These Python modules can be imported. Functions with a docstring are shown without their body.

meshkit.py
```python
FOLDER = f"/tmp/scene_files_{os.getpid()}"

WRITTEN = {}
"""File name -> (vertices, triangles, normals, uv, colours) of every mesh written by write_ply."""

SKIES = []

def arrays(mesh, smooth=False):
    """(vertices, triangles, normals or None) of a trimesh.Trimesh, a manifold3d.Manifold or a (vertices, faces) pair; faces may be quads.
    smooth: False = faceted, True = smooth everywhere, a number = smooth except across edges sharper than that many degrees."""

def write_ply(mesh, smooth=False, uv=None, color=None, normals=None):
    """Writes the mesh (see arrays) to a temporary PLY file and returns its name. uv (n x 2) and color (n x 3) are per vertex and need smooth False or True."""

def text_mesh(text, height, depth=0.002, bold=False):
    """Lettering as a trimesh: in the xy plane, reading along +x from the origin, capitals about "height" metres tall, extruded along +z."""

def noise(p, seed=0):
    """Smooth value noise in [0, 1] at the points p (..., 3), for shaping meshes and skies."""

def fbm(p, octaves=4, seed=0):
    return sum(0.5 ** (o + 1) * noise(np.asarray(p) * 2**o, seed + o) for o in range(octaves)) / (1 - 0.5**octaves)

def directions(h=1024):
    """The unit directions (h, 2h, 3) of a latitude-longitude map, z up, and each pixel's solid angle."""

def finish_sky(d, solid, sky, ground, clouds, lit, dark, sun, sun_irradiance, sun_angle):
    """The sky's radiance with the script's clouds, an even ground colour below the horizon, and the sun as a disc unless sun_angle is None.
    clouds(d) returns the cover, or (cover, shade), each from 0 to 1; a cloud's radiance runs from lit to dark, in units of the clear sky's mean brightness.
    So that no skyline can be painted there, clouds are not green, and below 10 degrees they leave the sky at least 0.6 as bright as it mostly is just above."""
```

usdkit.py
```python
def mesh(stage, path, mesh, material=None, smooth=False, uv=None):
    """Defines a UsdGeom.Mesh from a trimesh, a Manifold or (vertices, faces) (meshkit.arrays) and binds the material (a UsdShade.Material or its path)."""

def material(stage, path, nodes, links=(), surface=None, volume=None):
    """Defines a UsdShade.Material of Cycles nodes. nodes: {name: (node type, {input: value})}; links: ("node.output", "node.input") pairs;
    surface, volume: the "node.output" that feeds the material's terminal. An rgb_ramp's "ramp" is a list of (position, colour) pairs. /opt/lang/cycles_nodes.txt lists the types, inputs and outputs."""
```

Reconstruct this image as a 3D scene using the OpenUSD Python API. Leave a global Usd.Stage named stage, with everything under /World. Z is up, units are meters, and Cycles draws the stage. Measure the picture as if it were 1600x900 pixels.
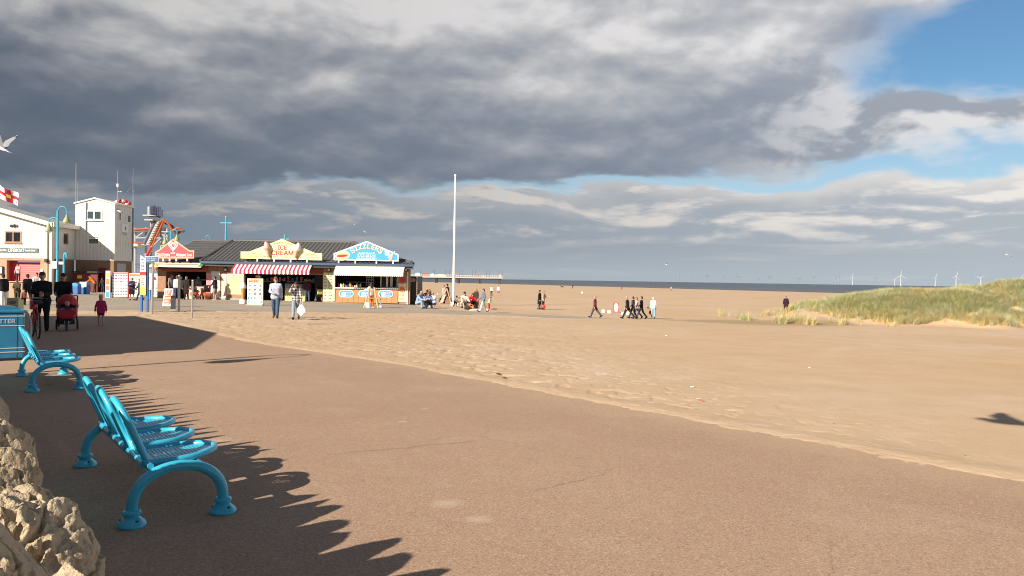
import math, random
import numpy as np, trimesh, manifold3d as m3, shapely, usdkit, meshkit
from shapely.geometry import Polygon, Point, LineString, box as sbox
from shapely import affinity
from pxr import Usd, UsdGeom, UsdLux, UsdShade, Gf, Sdf, Vt

stage = Usd.Stage.CreateInMemory()
UsdGeom.SetStageUpAxis(stage, UsdGeom.Tokens.z)
UsdGeom.SetStageMetersPerUnit(stage, 1.0)
UsdGeom.Xform.Define(stage, '/World')
UsdGeom.Scope.Define(stage, '/World/Looks')
PI = math.pi
rnd = random.Random(7)
rng = np.random.default_rng(7)

# ------------------------------------------------------------------ camera
CAM_Z, FOCAL_PX, PITCH, ROLL = 1.7, 1250.0, 0.62, 0.9
p_, r_ = math.radians(PITCH), math.radians(ROLL)
FWD = np.array([0, math.cos(p_), -math.sin(p_)])
RGT0, UP0 = np.array([1.0, 0, 0]), np.array([0, math.sin(p_), math.cos(p_)])
RGT = RGT0 * math.cos(r_) + UP0 * math.sin(r_)
UPV = UP0 * math.cos(r_) - RGT0 * math.sin(r_)
CAM = np.array([0, 0, CAM_Z])
cam = UsdGeom.Camera.Define(stage, '/World/Camera')
cam.AddTransformOp().Set(Gf.Matrix4d(*[float(v) for v in (*RGT, 0, *UPV, 0, *(-FWD), 0, *CAM, 1)]))
cam.CreateHorizontalApertureAttr(36.0)
cam.CreateVerticalApertureAttr(36.0 * 9 / 16)
cam.CreateFocalLengthAttr(36.0 * FOCAL_PX / 1600)
cam.CreateClippingRangeAttr(Gf.Vec2f(0.05, 100000))
cam.CreateExposureAttr(EXPOSURE := 0.75)

def ray(px, py):
    return FWD + RGT * (px - 800) / FOCAL_PX + UPV * (450 - py) / FOCAL_PX
def P(px, py, y):
    """the point of the upright plane at distance y that is seen at a place of the photograph"""
    d = ray(px, py)
    return CAM + d * (y / d[1])
def G(px, py, z=0.0):
    d = ray(px, py)
    return CAM + d * ((z - CAM_Z) / d[2])

# ------------------------------------------------------------------ sky and sun
SUN_AZ, SUN_EL = math.radians(40.0), math.radians(27.0)       # heading the light travels, height of the sun
SUN_ROT = math.atan2(-math.sin(SUN_AZ), -math.cos(SUN_AZ))
LIGHT = np.array([math.sin(SUN_AZ) * math.cos(SUN_EL), math.cos(SUN_AZ) * math.cos(SUN_EL), -math.sin(SUN_EL)])

class Graph:
    """collects Cycles nodes; every method returns the name of an output"""
    def __init__(self):
        self.nodes, self.links, self.k = {}, [], 0
    def add(self, kind, out, **inputs):
        n = f'n{self.k}'; self.k += 1
        plain = {}
        for k, v in inputs.items():
            if isinstance(v, str) and '.' in v:
                self.links.append((v, f'{n}.{k}'))
            else:
                plain[k] = v
        self.nodes[n] = (kind, plain)
        return f'{n}.{out}'
    def m(self, op, a, b=0.0, c=0.0, clamp=False):
        return self.add('math', 'value', math_type=op, value1=a, value2=b, value3=c, use_clamp=clamp)
    def plus(self, a, b): return self.m('add', a, b)
    def minus(self, a, b): return self.m('subtract', a, b)
    def times(self, a, b): return self.m('multiply', a, b)
    def madd(self, a, b, c): return self.m('multiply_add', a, b, c)
    def step(self, v, a, b, lo=0.0, hi=1.0):
        return self.add('map_range', 'result', range_type='smoothstep', value=v, from_min=a, from_max=b, to_min=lo, to_max=hi, clamp=True)
    def lin(self, v, a, b, lo=0.0, hi=1.0):
        return self.add('map_range', 'result', range_type='linear', value=v, from_min=a, from_max=b, to_min=lo, to_max=hi, clamp=True)
    def mix(self, f, a, b, blend='mix'):
        return self.add('mix_color', 'result', blend_type=blend, fac=f, a=a, b=b)
    def noise(self, vec, scale, detail=4.0, rough=0.5, dist=0.0, out='fac'):
        return self.add('noise_texture', out, dimensions='3D', vector=vec, scale=scale, detail=detail, roughness=rough, distortion=dist)
    def ramp(self, f, stops): return self.add('rgb_ramp', 'color', fac=f, ramp=stops)
    def done(self, name, surface, volume=None):
        return usdkit.material(stage, '/World/Looks/' + name, self.nodes, self.links, surface=surface, volume=volume)

def sky_material(strength):
    g = Graph()
    K = 1.0 / strength / 2 ** (EXPOSURE - 0.35)
    d = g.add('texture_coordinate', 'generated')
    sep = g.add('separate_xyz', 'x', vector=d); n = sep[:-2]
    x, y, z = n + '.x', n + '.y', n + '.z'
    A = g.times(g.m('arctan2', x, y), 57.2958)
    E = g.times(g.m('arcsine', z), 57.2958)
    wide = g.add('vector_math', 'vector', math_type='multiply', vector1=d, vector2=(1.0, 1.0, 2.1))
    flat = g.add('vector_math', 'vector', math_type='multiply', vector1=d, vector2=(1.0, 1.0, 4.5))
    n1 = g.noise(wide, 4.3, 5, 0.5)
    n2 = g.noise(wide, 9.0, 7, 0.50, 0.2)
    up = g.add('vector_math', 'vector', math_type='add', vector1=wide, vector2=(-0.006, 0.0, 0.03))
    n2u = g.noise(up, 9.0, 7, 0.50, 0.2)
    n3 = g.noise(flat, 6.5, 7, 0.55, 0.3)
    flu = g.add('vector_math', 'vector', math_type='add', vector1=flat, vector2=(-0.008, 0.0, 0.05))
    n3u = g.noise(flu, 6.5, 7, 0.55, 0.3)
    c1, c2, c3 = g.minus(n1, 0.5), g.minus(n2, 0.5), g.minus(n3, 0.5)
    emb, emb3 = g.minus(n2, n2u), g.minus(n3, n3u)
    Ew = g.plus(g.madd(c1, 5.0, E), g.madd(c2, 3.0, g.times(c3, 3.0)))
    Aw = g.plus(A, g.times(c2, 9.0))
    clear = g.add('sky_texture', 'color', sky_type='single_scattering', sun_disc=False, sun_elevation=SUN_EL, sun_rotation=SUN_ROT,
                  altitude=0.0, air_density=1.0, aerosol_density=0.6, ozone_density=1.6)
    clear = g.mix(1.0, clear, (0.60 * CLEAR_GAIN, 0.82 * CLEAR_GAIN, 0.94 * CLEAR_GAIN), 'multiply')
    clear = g.mix(g.step(E, 13, 5, 0, 0.45), clear, (0.46 * K, 0.57 * K, 0.66 * K))
    # the far band of cumulus along the horizon
    tint = g.lin(A, -34, 30)
    haze = g.mix(tint, (0.125, 0.165, 0.215), (0.35, 0.385, 0.425))
    lowhaze = g.mix(tint, (0.25, 0.29, 0.335), (0.36, 0.41, 0.45))
    haze = g.mix(g.step(E, 0.2, 2.6, 1, 0), haze, lowhaze)
    lit = g.mix(tint, (0.30, 0.275, 0.255), (0.66, 0.63, 0.60))
    top_t = g.minus(Ew, g.plus(6.5, g.times(A, 0.03)))
    puff = g.step(g.plus(g.times(emb3, 6.0), g.plus(g.times(c3, 2.0), g.times(g.minus(E, 4.6), 0.2))), -0.35, 0.95)
    puff = g.times(puff, g.step(E, 1.5, 4.2))
    rim = g.times(g.step(top_t, -2.6, -0.1), g.lin(tint, 0.2, 0.9, 0.1, 0.75))
    bank = g.mix(g.m('maximum', puff, rim), haze, lit)
    streak = g.times(g.step(g.noise(g.add('vector_math', 'vector', math_type='multiply', vector1=d, vector2=(1.0, 1.0, 14.0)), 5.0, 5, 0.5), 0.52, 0.72), g.step(E, 4.5, 2.0, 0, 1))
    bank = g.mix(g.times(streak, 0.25), bank, lit)
    bank_cover = g.step(top_t, 0.45, -0.45, 0, 1)
    # the heavy deck above it
    e0 = g.plus(6.9, g.times(A, 0.062))
    t = g.minus(Ew, e0)
    height = g.plus(g.minus(E, e0), g.plus(g.times(c1, 13.5), g.plus(g.times(c2, 5.0), g.times(emb, 18.0))))
    side = g.lin(A, -34, 26)
    deck_l = g.ramp(g.lin(height, -1, 14), [(0.0, (0.082, 0.106, 0.142)), (0.25, (0.096, 0.118, 0.154)), (0.55, (0.17, 0.184, 0.215)), (0.8, (0.30, 0.303, 0.318)), (1.0, (0.43, 0.42, 0.415))])
    deck_r = g.ramp(g.lin(height, -1, 13), [(0.0, (0.21, 0.245, 0.305)), (0.22, (0.25, 0.28, 0.335)), (0.5, (0.35, 0.37, 0.41)), (0.75, (0.46, 0.465, 0.485)), (1.0, (0.66, 0.65, 0.65))])
    deck = g.mix(side, deck_l, deck_r)
    far_r = g.times(g.step(A, 10, 29), g.step(E, 17.5, 12.5))
    deck = g.mix(g.times(far_r, 0.75), deck, g.mix(g.lin(g.plus(g.times(emb, 9.0), g.plus(g.times(c2, 0.9), g.times(g.minus(E, 11.0), 0.05))), -0.55, 0.50), (0.30, 0.325, 0.37), (0.70, 0.69, 0.68)))
    cover = g.step(t, -0.55, 0.65)
    def hole(ca, ce, ra, re):
        dx = g.m('divide', g.minus(Aw, ca), ra); dy = g.m('divide', g.minus(Ew, ce), re)
        r = g.m('sqrt', g.plus(g.times(dx, dx), g.times(dy, dy)))
        return g.step(r, 0.8, 1.18)
    cover = g.times(cover, hole(37.5, 14.2, 14.8, 3.7))
    cover = g.times(cover, hole(-26.0, 21.2, 6.5, 2.6))
    # overhead and behind the deck breaks up
    high = g.times(g.step(E, 24, 42), g.step(n1, 0.46, 0.56, 1, 0))
    back = g.step(g.m('absolute', A), 70, 120)
    brk = g.step(g.plus(n1, g.times(c2, 0.6)), 0.42, 0.56)
    cover = g.times(cover, g.minus(1.0, high))
    cover = g.times(cover, g.mix(back, (1, 1, 1), brk))
    # unseen grey deck overhead and behind, toned dark and warm to cut ambient light
    under = g.m('maximum', g.step(E, 21, 34), g.step(g.m('absolute', A), 45, 80))
    deck = g.mix(under, deck, g.mix(n2, (0.105, 0.098, 0.092), (0.21, 0.19, 0.17)))
    edge = g.times(g.times(g.step(cover, 0.15, 0.85, 1, 0), 0.4), g.minus(1.0, under))
    deck = g.mix(edge, deck, g.mix(side, (0.30, 0.31, 0.33), (0.70, 0.69, 0.68)))
    sc = lambda c: g.mix(1.0, c, (K, K, K), 'multiply')
    col = g.mix(bank_cover, clear, sc(bank))
    col = g.mix(cover, col, sc(deck))
    low = g.step(E, -1.0, 0.0)
    s = g.add('background_shader', 'background', color=col, strength=strength)
    return g.done('sky_look', s)

CLEAR_GAIN = 0.63
SKY_STRENGTH = 0.1
dome = UsdLux.DomeLight.Define(stage, '/World/sky')
UsdShade.MaterialBindingAPI.Apply(dome.GetPrim()).Bind(sky_material(SKY_STRENGTH))
sun = UsdLux.DistantLight.Define(stage, '/World/sun')
sun.CreateIntensityAttr(1.22); sun.CreateAngleAttr(0.5); sun.CreateNormalizeAttr(True); sun.CreateColorAttr(Gf.Vec3f(1.0, 0.90, 0.76))
zax = -LIGHT; xax = np.cross([0, 0, 1.0], zax); xax /= np.linalg.norm(xax); yax = np.cross(zax, xax)
sun.AddTransformOp().Set(Gf.Matrix4d(*[float(v) for v in (*xax, 0, *yax, 0, *zax, 0, 0, 0, 50, 1)]))

# ------------------------------------------------------------------ scene helpers
taken = {}
def number(parent, name):
    k = taken.get((parent, name), 0)
    taken[(parent, name)] = k + 1
    return name if k == 0 else f'{name}_{k:03d}'
def tag(prim, label=None, cat=None, group=None, kind=None):
    for k, v in (('label', label), ('category', cat), ('group', group), ('kind', kind)):
        if v:
            prim.SetCustomDataByKey(k, v)
    return prim
def ppath(parent):
    return '/World' if parent is None else str(parent.GetPath())
def obj(name, mesh, material, parent=None, smooth=False, label=None, cat=None, group=None, kind=None):
    """one Mesh prim under parent, or under /World"""
    if isinstance(mesh, list):
        mesh = join(mesh)
    pp = ppath(parent)
    if name in ('print', 'small_print', 'mesh', 'spokes'):
        kind = 'stuff'
    m = usdkit.mesh(stage, f'{pp}/{number(pp, name)}', mesh, material, smooth=smooth)
    return tag(m.GetPrim(), label, cat, group, kind)
def thing(name, label, cat, loc=(0, 0, 0), rz=0.0, group=None, scale=None, tilt=None):
    """an Xform at the thing's base whose children are its parts; rz in degrees"""
    x = UsdGeom.Xform.Define(stage, f'/World/{number("/World", name)}')
    x.AddTranslateOp().Set(Gf.Vec3d(*map(float, loc)))
    if tilt is not None:
        x.AddRotateXYZOp().Set(Gf.Vec3f(float(tilt[0]), float(tilt[1]), float(rz)))
    else:
        x.AddRotateZOp().Set(float(rz))
    if scale:
        x.AddScaleOp().Set(Gf.Vec3f(scale, scale, scale))
    return tag(x.GetPrim(), label, cat, group)
def copy(src, loc, rz, label, group=None, scale=None, tilt=None):
    was = src.GetCustomData()
    base = src.GetName().rstrip('0123456789').rstrip('_') if src.GetName()[-3:].isdigit() else src.GetName()
    t = thing(base, label, was['category'], loc, rz, group or was.get('group'), scale, tilt)
    t.GetReferences().AddInternalReference(src.GetPath())
    t.SetInstanceable(True)
    return t

# ------------------------------------------------------------------ mesh helpers
def join(ms):
    return trimesh.util.concatenate([as_tm(m) for m in ms])
def as_tm(m):
    if isinstance(m, m3.Manifold):
        q = m.to_mesh()
        return trimesh.Trimesh(np.array(q.vert_properties[:, :3], float), np.array(q.tri_verts, int), process=False)
    return m
def mv(m, x=0, y=0, z=0):
    m = m.copy(); m.apply_translation((x, y, z)); return m
def rot(m, deg, axis, at=(0, 0, 0)):
    m = m.copy(); m.apply_transform(trimesh.transformations.rotation_matrix(math.radians(deg), axis, at)); return m
def bx(x0, x1, y0, y1, z0, z1):
    m = trimesh.creation.box([x1 - x0, y1 - y0, z1 - z0])
    m.apply_translation(((x0 + x1) / 2, (y0 + y1) / 2, (z0 + z1) / 2)); return m
def rbx(x0, x1, y0, y1, z0, z1, r=0.02, seg=8):
    """a box with rounded edges"""
    s = [m3.Manifold.sphere(r, seg).translate((x, y, z)) for x in (x0 + r, x1 - r) for y in (y0 + r, y1 - r) for z in (z0 + r, z1 - r)]
    return as_tm(m3.Manifold.batch_hull(s))
def tube(pts, r, seg=8, cap=True, closed=False):
    """a round bar along points; r a number or one per point"""
    pts = np.asarray(pts, float); n = len(pts)
    rr = np.full(n, r, float) if np.ndim(r) == 0 else np.asarray(r, float)
    if closed:
        tan = np.roll(pts, -1, 0) - np.roll(pts, 1, 0)
    else:
        tan = np.gradient(pts, axis=0)
    tan /= np.linalg.norm(tan, axis=1, keepdims=True)
    a = np.array([0, 0, 1.0]) if abs(tan[0][2]) < 0.9 else np.array([1.0, 0, 0])
    u = np.cross(tan[0], a); u /= np.linalg.norm(u)
    V = []
    for i in range(n):
        u = u - tan[i] * (u @ tan[i]); u /= np.linalg.norm(u); v = np.cross(tan[i], u)
        t = np.arange(seg) / seg * 2 * PI
        V.append(pts[i] + rr[i] * (np.cos(t)[:, None] * u + np.sin(t)[:, None] * v))
    V = np.vstack(V); F = []
    for i in range(n if closed else n - 1):
        j = (i + 1) % n
        for k in range(seg):
            a0, a1, b0, b1 = i * seg + k, i * seg + (k + 1) % seg, j * seg + k, j * seg + (k + 1) % seg
            F += [(a0, a1, b1), (a0, b1, b0)]
    if cap and not closed:
        V = np.vstack([V, pts[0], pts[-1]]); c0, c1 = len(V) - 2, len(V) - 1
        for k in range(seg):
            F += [(c0, (k + 1) % seg, k), (c1, (n - 1) * seg + k, (n - 1) * seg + (k + 1) % seg)]
    return trimesh.Trimesh(V, np.array(F), process=False)
def lathe(profile, seg=20, x=0, y=0, z=0):
    m = trimesh.creation.revolve(np.asarray(profile, float), sections=seg); m.apply_translation((x, y, z)); return m
def ext(poly, depth):
    """a shapely polygon extruded along +z"""
    gs = getattr(poly, 'geoms', [poly])
    return join([trimesh.creation.extrude_polygon(g, depth, engine='earcut') for g in gs if g.area > 1e-9])
UPR = np.array([[1, 0, 0, 0], [0, 0, -1, 0], [0, 1, 0, 0], [0, 0, 0, 1.0]])
def upright(m, y=0.0):
    """from the flat drawing plane into an upright sheet that faces -y; its back lies at y"""
    m = m.copy(); m.apply_transform(UPR); m.apply_translation((0, y, 0)); return m
def plate(poly, depth, y=0.0):
    return upright(ext(poly, depth), y)
def lettering(txt, height, cx, cz, y, depth=0.012, bold=False, width=None, angle=0.0):
    t = meshkit.text_mesh(txt, height, depth, bold)
    b = t.bounds
    t.apply_translation((-(b[0][0] + b[1][0]) / 2, -height / 2, 0))
    if width:
        t.apply_scale((width / (b[1][0] - b[0][0]), 1, 1))
    if angle:
        t = rot(t, angle, (0, 0, 1))
    t.apply_translation((cx, cz, 0))
    return upright(t, y)
def marks(x0, x1, z0, z1, y, rows, seed, fill=0.62, depth=0.006, centred=False):
    """lines of print too small to read: rows of letter-sized strokes set in words"""
    r = random.Random(seed); out = []
    h = (z1 - z0) / rows
    lh = h * fill
    lw = max(min(lh * 0.62, (x1 - x0) / 7), (x1 - x0) / 34)
    for k in range(rows):
        wide = (x1 - x0) * r.uniform(0.72, 1.0)
        x = (x0 + x1 - wide) / 2 if centred else x0 + r.uniform(0, 0.06) * (x1 - x0)
        end = x + wide if centred else x1 - r.uniform(0, 0.2) * (x1 - x0)
        zc = z1 - (k + 0.5) * h
        while x < end - lw:
            for _ in range(r.randint(2, 7)):
                if x > end - lw: break
                w = lw * r.uniform(0.45, 0.95); hh = lh * r.choice((0.7, 0.72, 1.0, 0.75, 1.0))
                out.append(bx(x, x + w * 0.72, y - depth, y, zc - lh / 2, zc - lh / 2 + hh))
                x += w
            x += lw * r.uniform(0.6, 1.0)
    return join(out)
def arc(cx, cy, rx, ry, a0, a1, n):
    t = np.radians(np.linspace(a0, a1, n)); return np.stack([cx + rx * np.cos(t), cy + ry * np.sin(t)], 1)

# ------------------------------------------------------------------ materials
looks = {}
def paint(name, col, rough=0.5, var=0.10, scale=4.0, metal=0.0, spec=0.5, bump=0.0, bscale=60.0, coat=0.0, stain=0.0):
    if name in looks:
        return looks[name]
    g = Graph()
    o = g.add('texture_coordinate', 'object')
    n = g.noise(o, scale, 6, 0.6)
    v = g.lin(n, 0.3, 0.7, 1 - var, 1 + var)
    c = g.mix(1.0, tuple(col), g.add('combine_color', 'color', r=v, g=v, b=v), 'multiply')
    if stain:
        f = g.times(g.step(g.noise(o, scale * 0.6, 8, 0.65), 0.52, 0.72), stain)
        c = g.mix(f, c, tuple(0.45 * x + 0.03 for x in col))
    ins = dict(base_color=c, roughness=rough, metallic=metal, specular_ior_level=spec)
    if coat:
        ins.update(coat_weight=coat, coat_roughness=0.15)
    if bump:
        ins['normal'] = g.add('bump', 'normal', height=g.noise(o, bscale, 4, 0.6), strength=bump, distance=0.01)
    looks[name] = g.done(name, g.add('principled_bsdf', 'BSDF', **ins))
    return looks[name]
def cloth(col):
    return paint('cloth_%02d_%02d_%02d' % tuple(int(99 * c) for c in col), col, 0.9, 0.14, 9.0, spec=0.2, bump=0.3, bscale=40)
def lin(r, g, b):
    """a real-world colour from what the eye would call it"""
    f = lambda c: (c / 255 / 12.92) if c < 10.3 else ((c / 255 + 0.055) / 1.055) ** 2.4
    return (f(r), f(g), f(b))
SKIN = paint('skin', (0.50, 0.30, 0.22), 0.5, 0.05, 8)
DARK_EYE = paint('eye_dark', (0.03, 0.02, 0.02), 0.3)
LIPS = paint('lips', (0.36, 0.14, 0.12), 0.5)

def sand_look():
    g = Graph(); o = g.add('geometry', 'position')
    big = g.noise(o, 0.09, 5, 0.55); mid = g.noise(o, 0.9, 6, 0.6); fine = g.noise(o, 14.0, 5, 0.65); grain = g.noise(o, 160.0, 3, 0.6)
    c = g.mix(g.lin(big, 0.35, 0.65), (0.59, 0.41, 0.255), (0.64, 0.49, 0.365))
    c = g.mix(g.lin(mid, 0.3, 0.7, 0, 0.55), c, (0.49, 0.33, 0.19))
    c = g.mix(g.step(fine, 0.60, 0.74, 0, 0.22), c, (0.28, 0.18, 0.10))
    c = g.mix(g.lin(grain, 0.2, 0.8, 0.0, 0.18), c, (0.28, 0.19, 0.115))
    sep = g.add('separate_xyz', 'x', vector=o)[:-2]
    # a low stretch of sand darkened by weed and damp in front of the dune
    dx = g.m('divide', g.minus(sep + '.x', 18.5), 8.5); dy = g.m('divide', g.minus(sep + '.y', 60.0), 4.5)
    r2 = g.plus(g.plus(g.times(dx, dx), g.times(dy, dy)), g.times(g.minus(mid, 0.5), 1.6))
    c = g.mix(g.times(g.step(r2, 1.15, 0.25, 0, 1), 0.6), c, (0.27, 0.20, 0.105))
    # trodden stretch: pit shade and scuffed tone put into colour, with crumbs of weed
    tm = g.lin(g.madd(sep + '.y', 0.06, sep + '.x'), 7.0, 0.5)
    tn = g.step(g.noise(o, 6.5, 4, 0.65), 0.58, 0.68)
    c = g.mix(g.times(g.times(tn, tm), 0.45), c, (0.25, 0.155, 0.08))
    c = g.mix(g.times(g.step(g.noise(o, 17.0, 3, 0.6), 0.66, 0.72), g.times(tm, 0.6)), c, (0.12, 0.075, 0.04))
    # bits of shell and litter
    v = g.add('voronoi_texture', 'distance', vector=o, scale=2.2, randomness=1.0)
    vc = g.add('voronoi_texture', 'color', vector=o, scale=2.2, randomness=1.0)
    pick = g.add('separate_color', 'r', color=vc)[:-2]
    c = g.mix(g.times(g.step(v, 0.035, 0.02, 0, 1), g.step(pick + '.r', 0.84, 0.88)), c, (0.72, 0.70, 0.66))
    c = g.mix(g.times(g.step(v, 0.045, 0.03, 0, 1), g.step(pick + '.g', 0.80, 0.84)), c, (0.11, 0.075, 0.045))
    h = g.plus(g.times(fine, 0.5), g.times(grain, 0.12))
    b = g.add('bump', 'normal', height=h, strength=0.55, distance=0.03)
    return g.done('sand_look', g.add('principled_bsdf', 'BSDF', base_color=c, roughness=0.95, specular_ior_level=0.15, normal=b))
def promenade_look():
    g = Graph(); o = g.add('geometry', 'position')
    big = g.noise(o, 0.22, 5, 0.6); mid = g.noise(o, 1.7, 6, 0.62); grain = g.noise(o, 95.0, 3, 0.75); g2 = g.noise(o, 230.0, 2, 0.7)
    c = g.mix(g.lin(big, 0.32, 0.68), (0.37, 0.237, 0.160), (0.43, 0.287, 0.198))
    c = g.mix(g.step(mid, 0.52, 0.75, 0, 0.28), c, (0.29, 0.18, 0.13))
    c = g.mix(g.step(g.noise(o, 0.55, 7, 0.68), 0.52, 0.66, 0, 0.30), c, (0.50, 0.36, 0.26))
    # the chippings of the surface dressing, each with its own tone
    for sc_, am in ((80.0, 0.34), (150.0, 0.34)):
        cell = g.add('separate_color', 'r', color=g.add('voronoi_texture', 'color', vector=o, scale=sc_))[:-2]
        c = g.mix(g.step(cell + '.r', 0.72, 0.95, 0, am), c, (0.66, 0.50, 0.36))
        c = g.mix(g.step(cell + '.g', 0.72, 0.95, 0, am), c, (0.13, 0.075, 0.05))
    # pale worn spots and gum
    v = g.add('voronoi_texture', 'distance', vector=o, scale=0.8)
    c = g.mix(g.step(v, 0.055, 0.03, 0, 0.35), c, (0.62, 0.50, 0.40))
    # sand blown along the direction of the walk: streaks and a spill by the beach edge
    sv = g.add('mapping', 'vector', vector=o, rotation=(0, 0, math.radians(-126.9)), scale=(1, 1, 1))
    st = g.noise(g.add('vector_math', 'vector', math_type='multiply', vector1=sv, vector2=(0.12, 2.2, 1)), 1.0, 6, 0.6)
    c = g.mix(g.step(st, 0.55, 0.75, 0, 0.28), c, (0.50, 0.37, 0.27))
    s = g.add('vector_math', 'value', math_type='dot_product', vector1=o, vector2=(0.8, 0.6, 0))
    spill = g.times(g.step(g.plus(s, g.times(g.minus(mid, 0.5), 2.4)), 6.5, 8.3), g.step(grain, 0.30, 0.62))
    c = g.mix(g.times(spill, 0.85), c, (0.50, 0.36, 0.23))
    # a dried trickle across the walk, and two scuffed patches
    sp = g.add('separate_xyz', 'x', vector=o)[:-2]
    a_, b_ = G(520, 712)[:2], G(752, 686)[:2]
    L_ = float(np.linalg.norm(b_ - a_)); e_ = (b_ - a_) / L_
    al = g.add('vector_math', 'value', math_type='dot_product', vector1=g.add('vector_math', 'vector', math_type='subtract', vector1=o, vector2=(a_[0], a_[1], 0)), vector2=(e_[0], e_[1], 0))
    ac = g.add('vector_math', 'value', math_type='dot_product', vector1=g.add('vector_math', 'vector', math_type='subtract', vector1=o, vector2=(a_[0], a_[1], 0)), vector2=(-e_[1], e_[0], 0))
    wig = g.plus(ac, g.times(g.minus(g.noise(o, 1.6, 3, 0.5), 0.5), 0.5))
    tr = g.times(g.step(g.m('absolute', wig), g.lin(al, 0, L_, 0.025, 0.09), 0.0), g.times(g.step(al, -0.2, 0.2), g.step(al, L_ + 0.1, L_ - 0.3)))
    c = g.mix(g.times(tr, 0.4), c, (0.17, 0.10, 0.07))
    for (qx, qy), rr in (((700, 787), 0.16), ((748, 813), 0.15), ((330, 690), 0.3)):
        w_ = G(qx, qy)
        d_ = g.add('vector_math', 'value', math_type='distance', vector1=o, vector2=(w_[0], w_[1], 0))
        c = g.mix(g.step(g.plus(d_, g.times(g.minus(mid, 0.5), 0.3)), rr, 0.0, 0, 0.45), c, (0.60, 0.48, 0.36))
    # hairline cracks
    e = g.add('voronoi_texture', 'distance', feature='distance_to_edge', vector=g.plus_v(o, g.noise(o, 2.0, 4, 0.6, out='color'), 0.5), scale=0.42)
    cr = g.times(g.step(e, 0.006, 0.002, 0, 1), g.step(big, 0.52, 0.6))
    c = g.mix(g.times(cr, 0.5), c, (0.12, 0.08, 0.06))
    h = g.plus(g.times(grain, 0.8), g.times(g2, 0.4))
    b = g.add('bump', 'normal', height=h, strength=0.6, distance=0.006)
    return g.done('promenade_look', g.add('principled_bsdf', 'BSDF', base_color=c, roughness=0.86, specular_ior_level=0.25, normal=b))
def _plus_v(self, a, b, k):
    return self.add('vector_math', 'vector', math_type='add', vector1=a, vector2=self.add('vector_math', 'vector', math_type='scale', vector1=b, scale=k))
Graph.plus_v = _plus_v
def concrete_look(name, a, b, sandy=0.4):
    g = Graph(); o = g.add('geometry', 'position')
    big = g.noise(o, 0.25, 5, 0.6); mid = g.noise(o, 2.0, 6, 0.6); fine = g.noise(o, 40, 4, 0.6)
    c = g.mix(g.lin(big, 0.3, 0.7), a, b)
    c = g.mix(g.step(mid, 0.45, 0.75, 0, sandy), c, (0.50, 0.36, 0.22))
    c = g.mix(g.lin(fine, 0.3, 0.7, 0, 0.3), c, tuple(0.6 * x for x in a))
    return g.done(name, g.add('principled_bsdf', 'BSDF', base_color=c, roughness=0.9, specular_ior_level=0.2))
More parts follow.
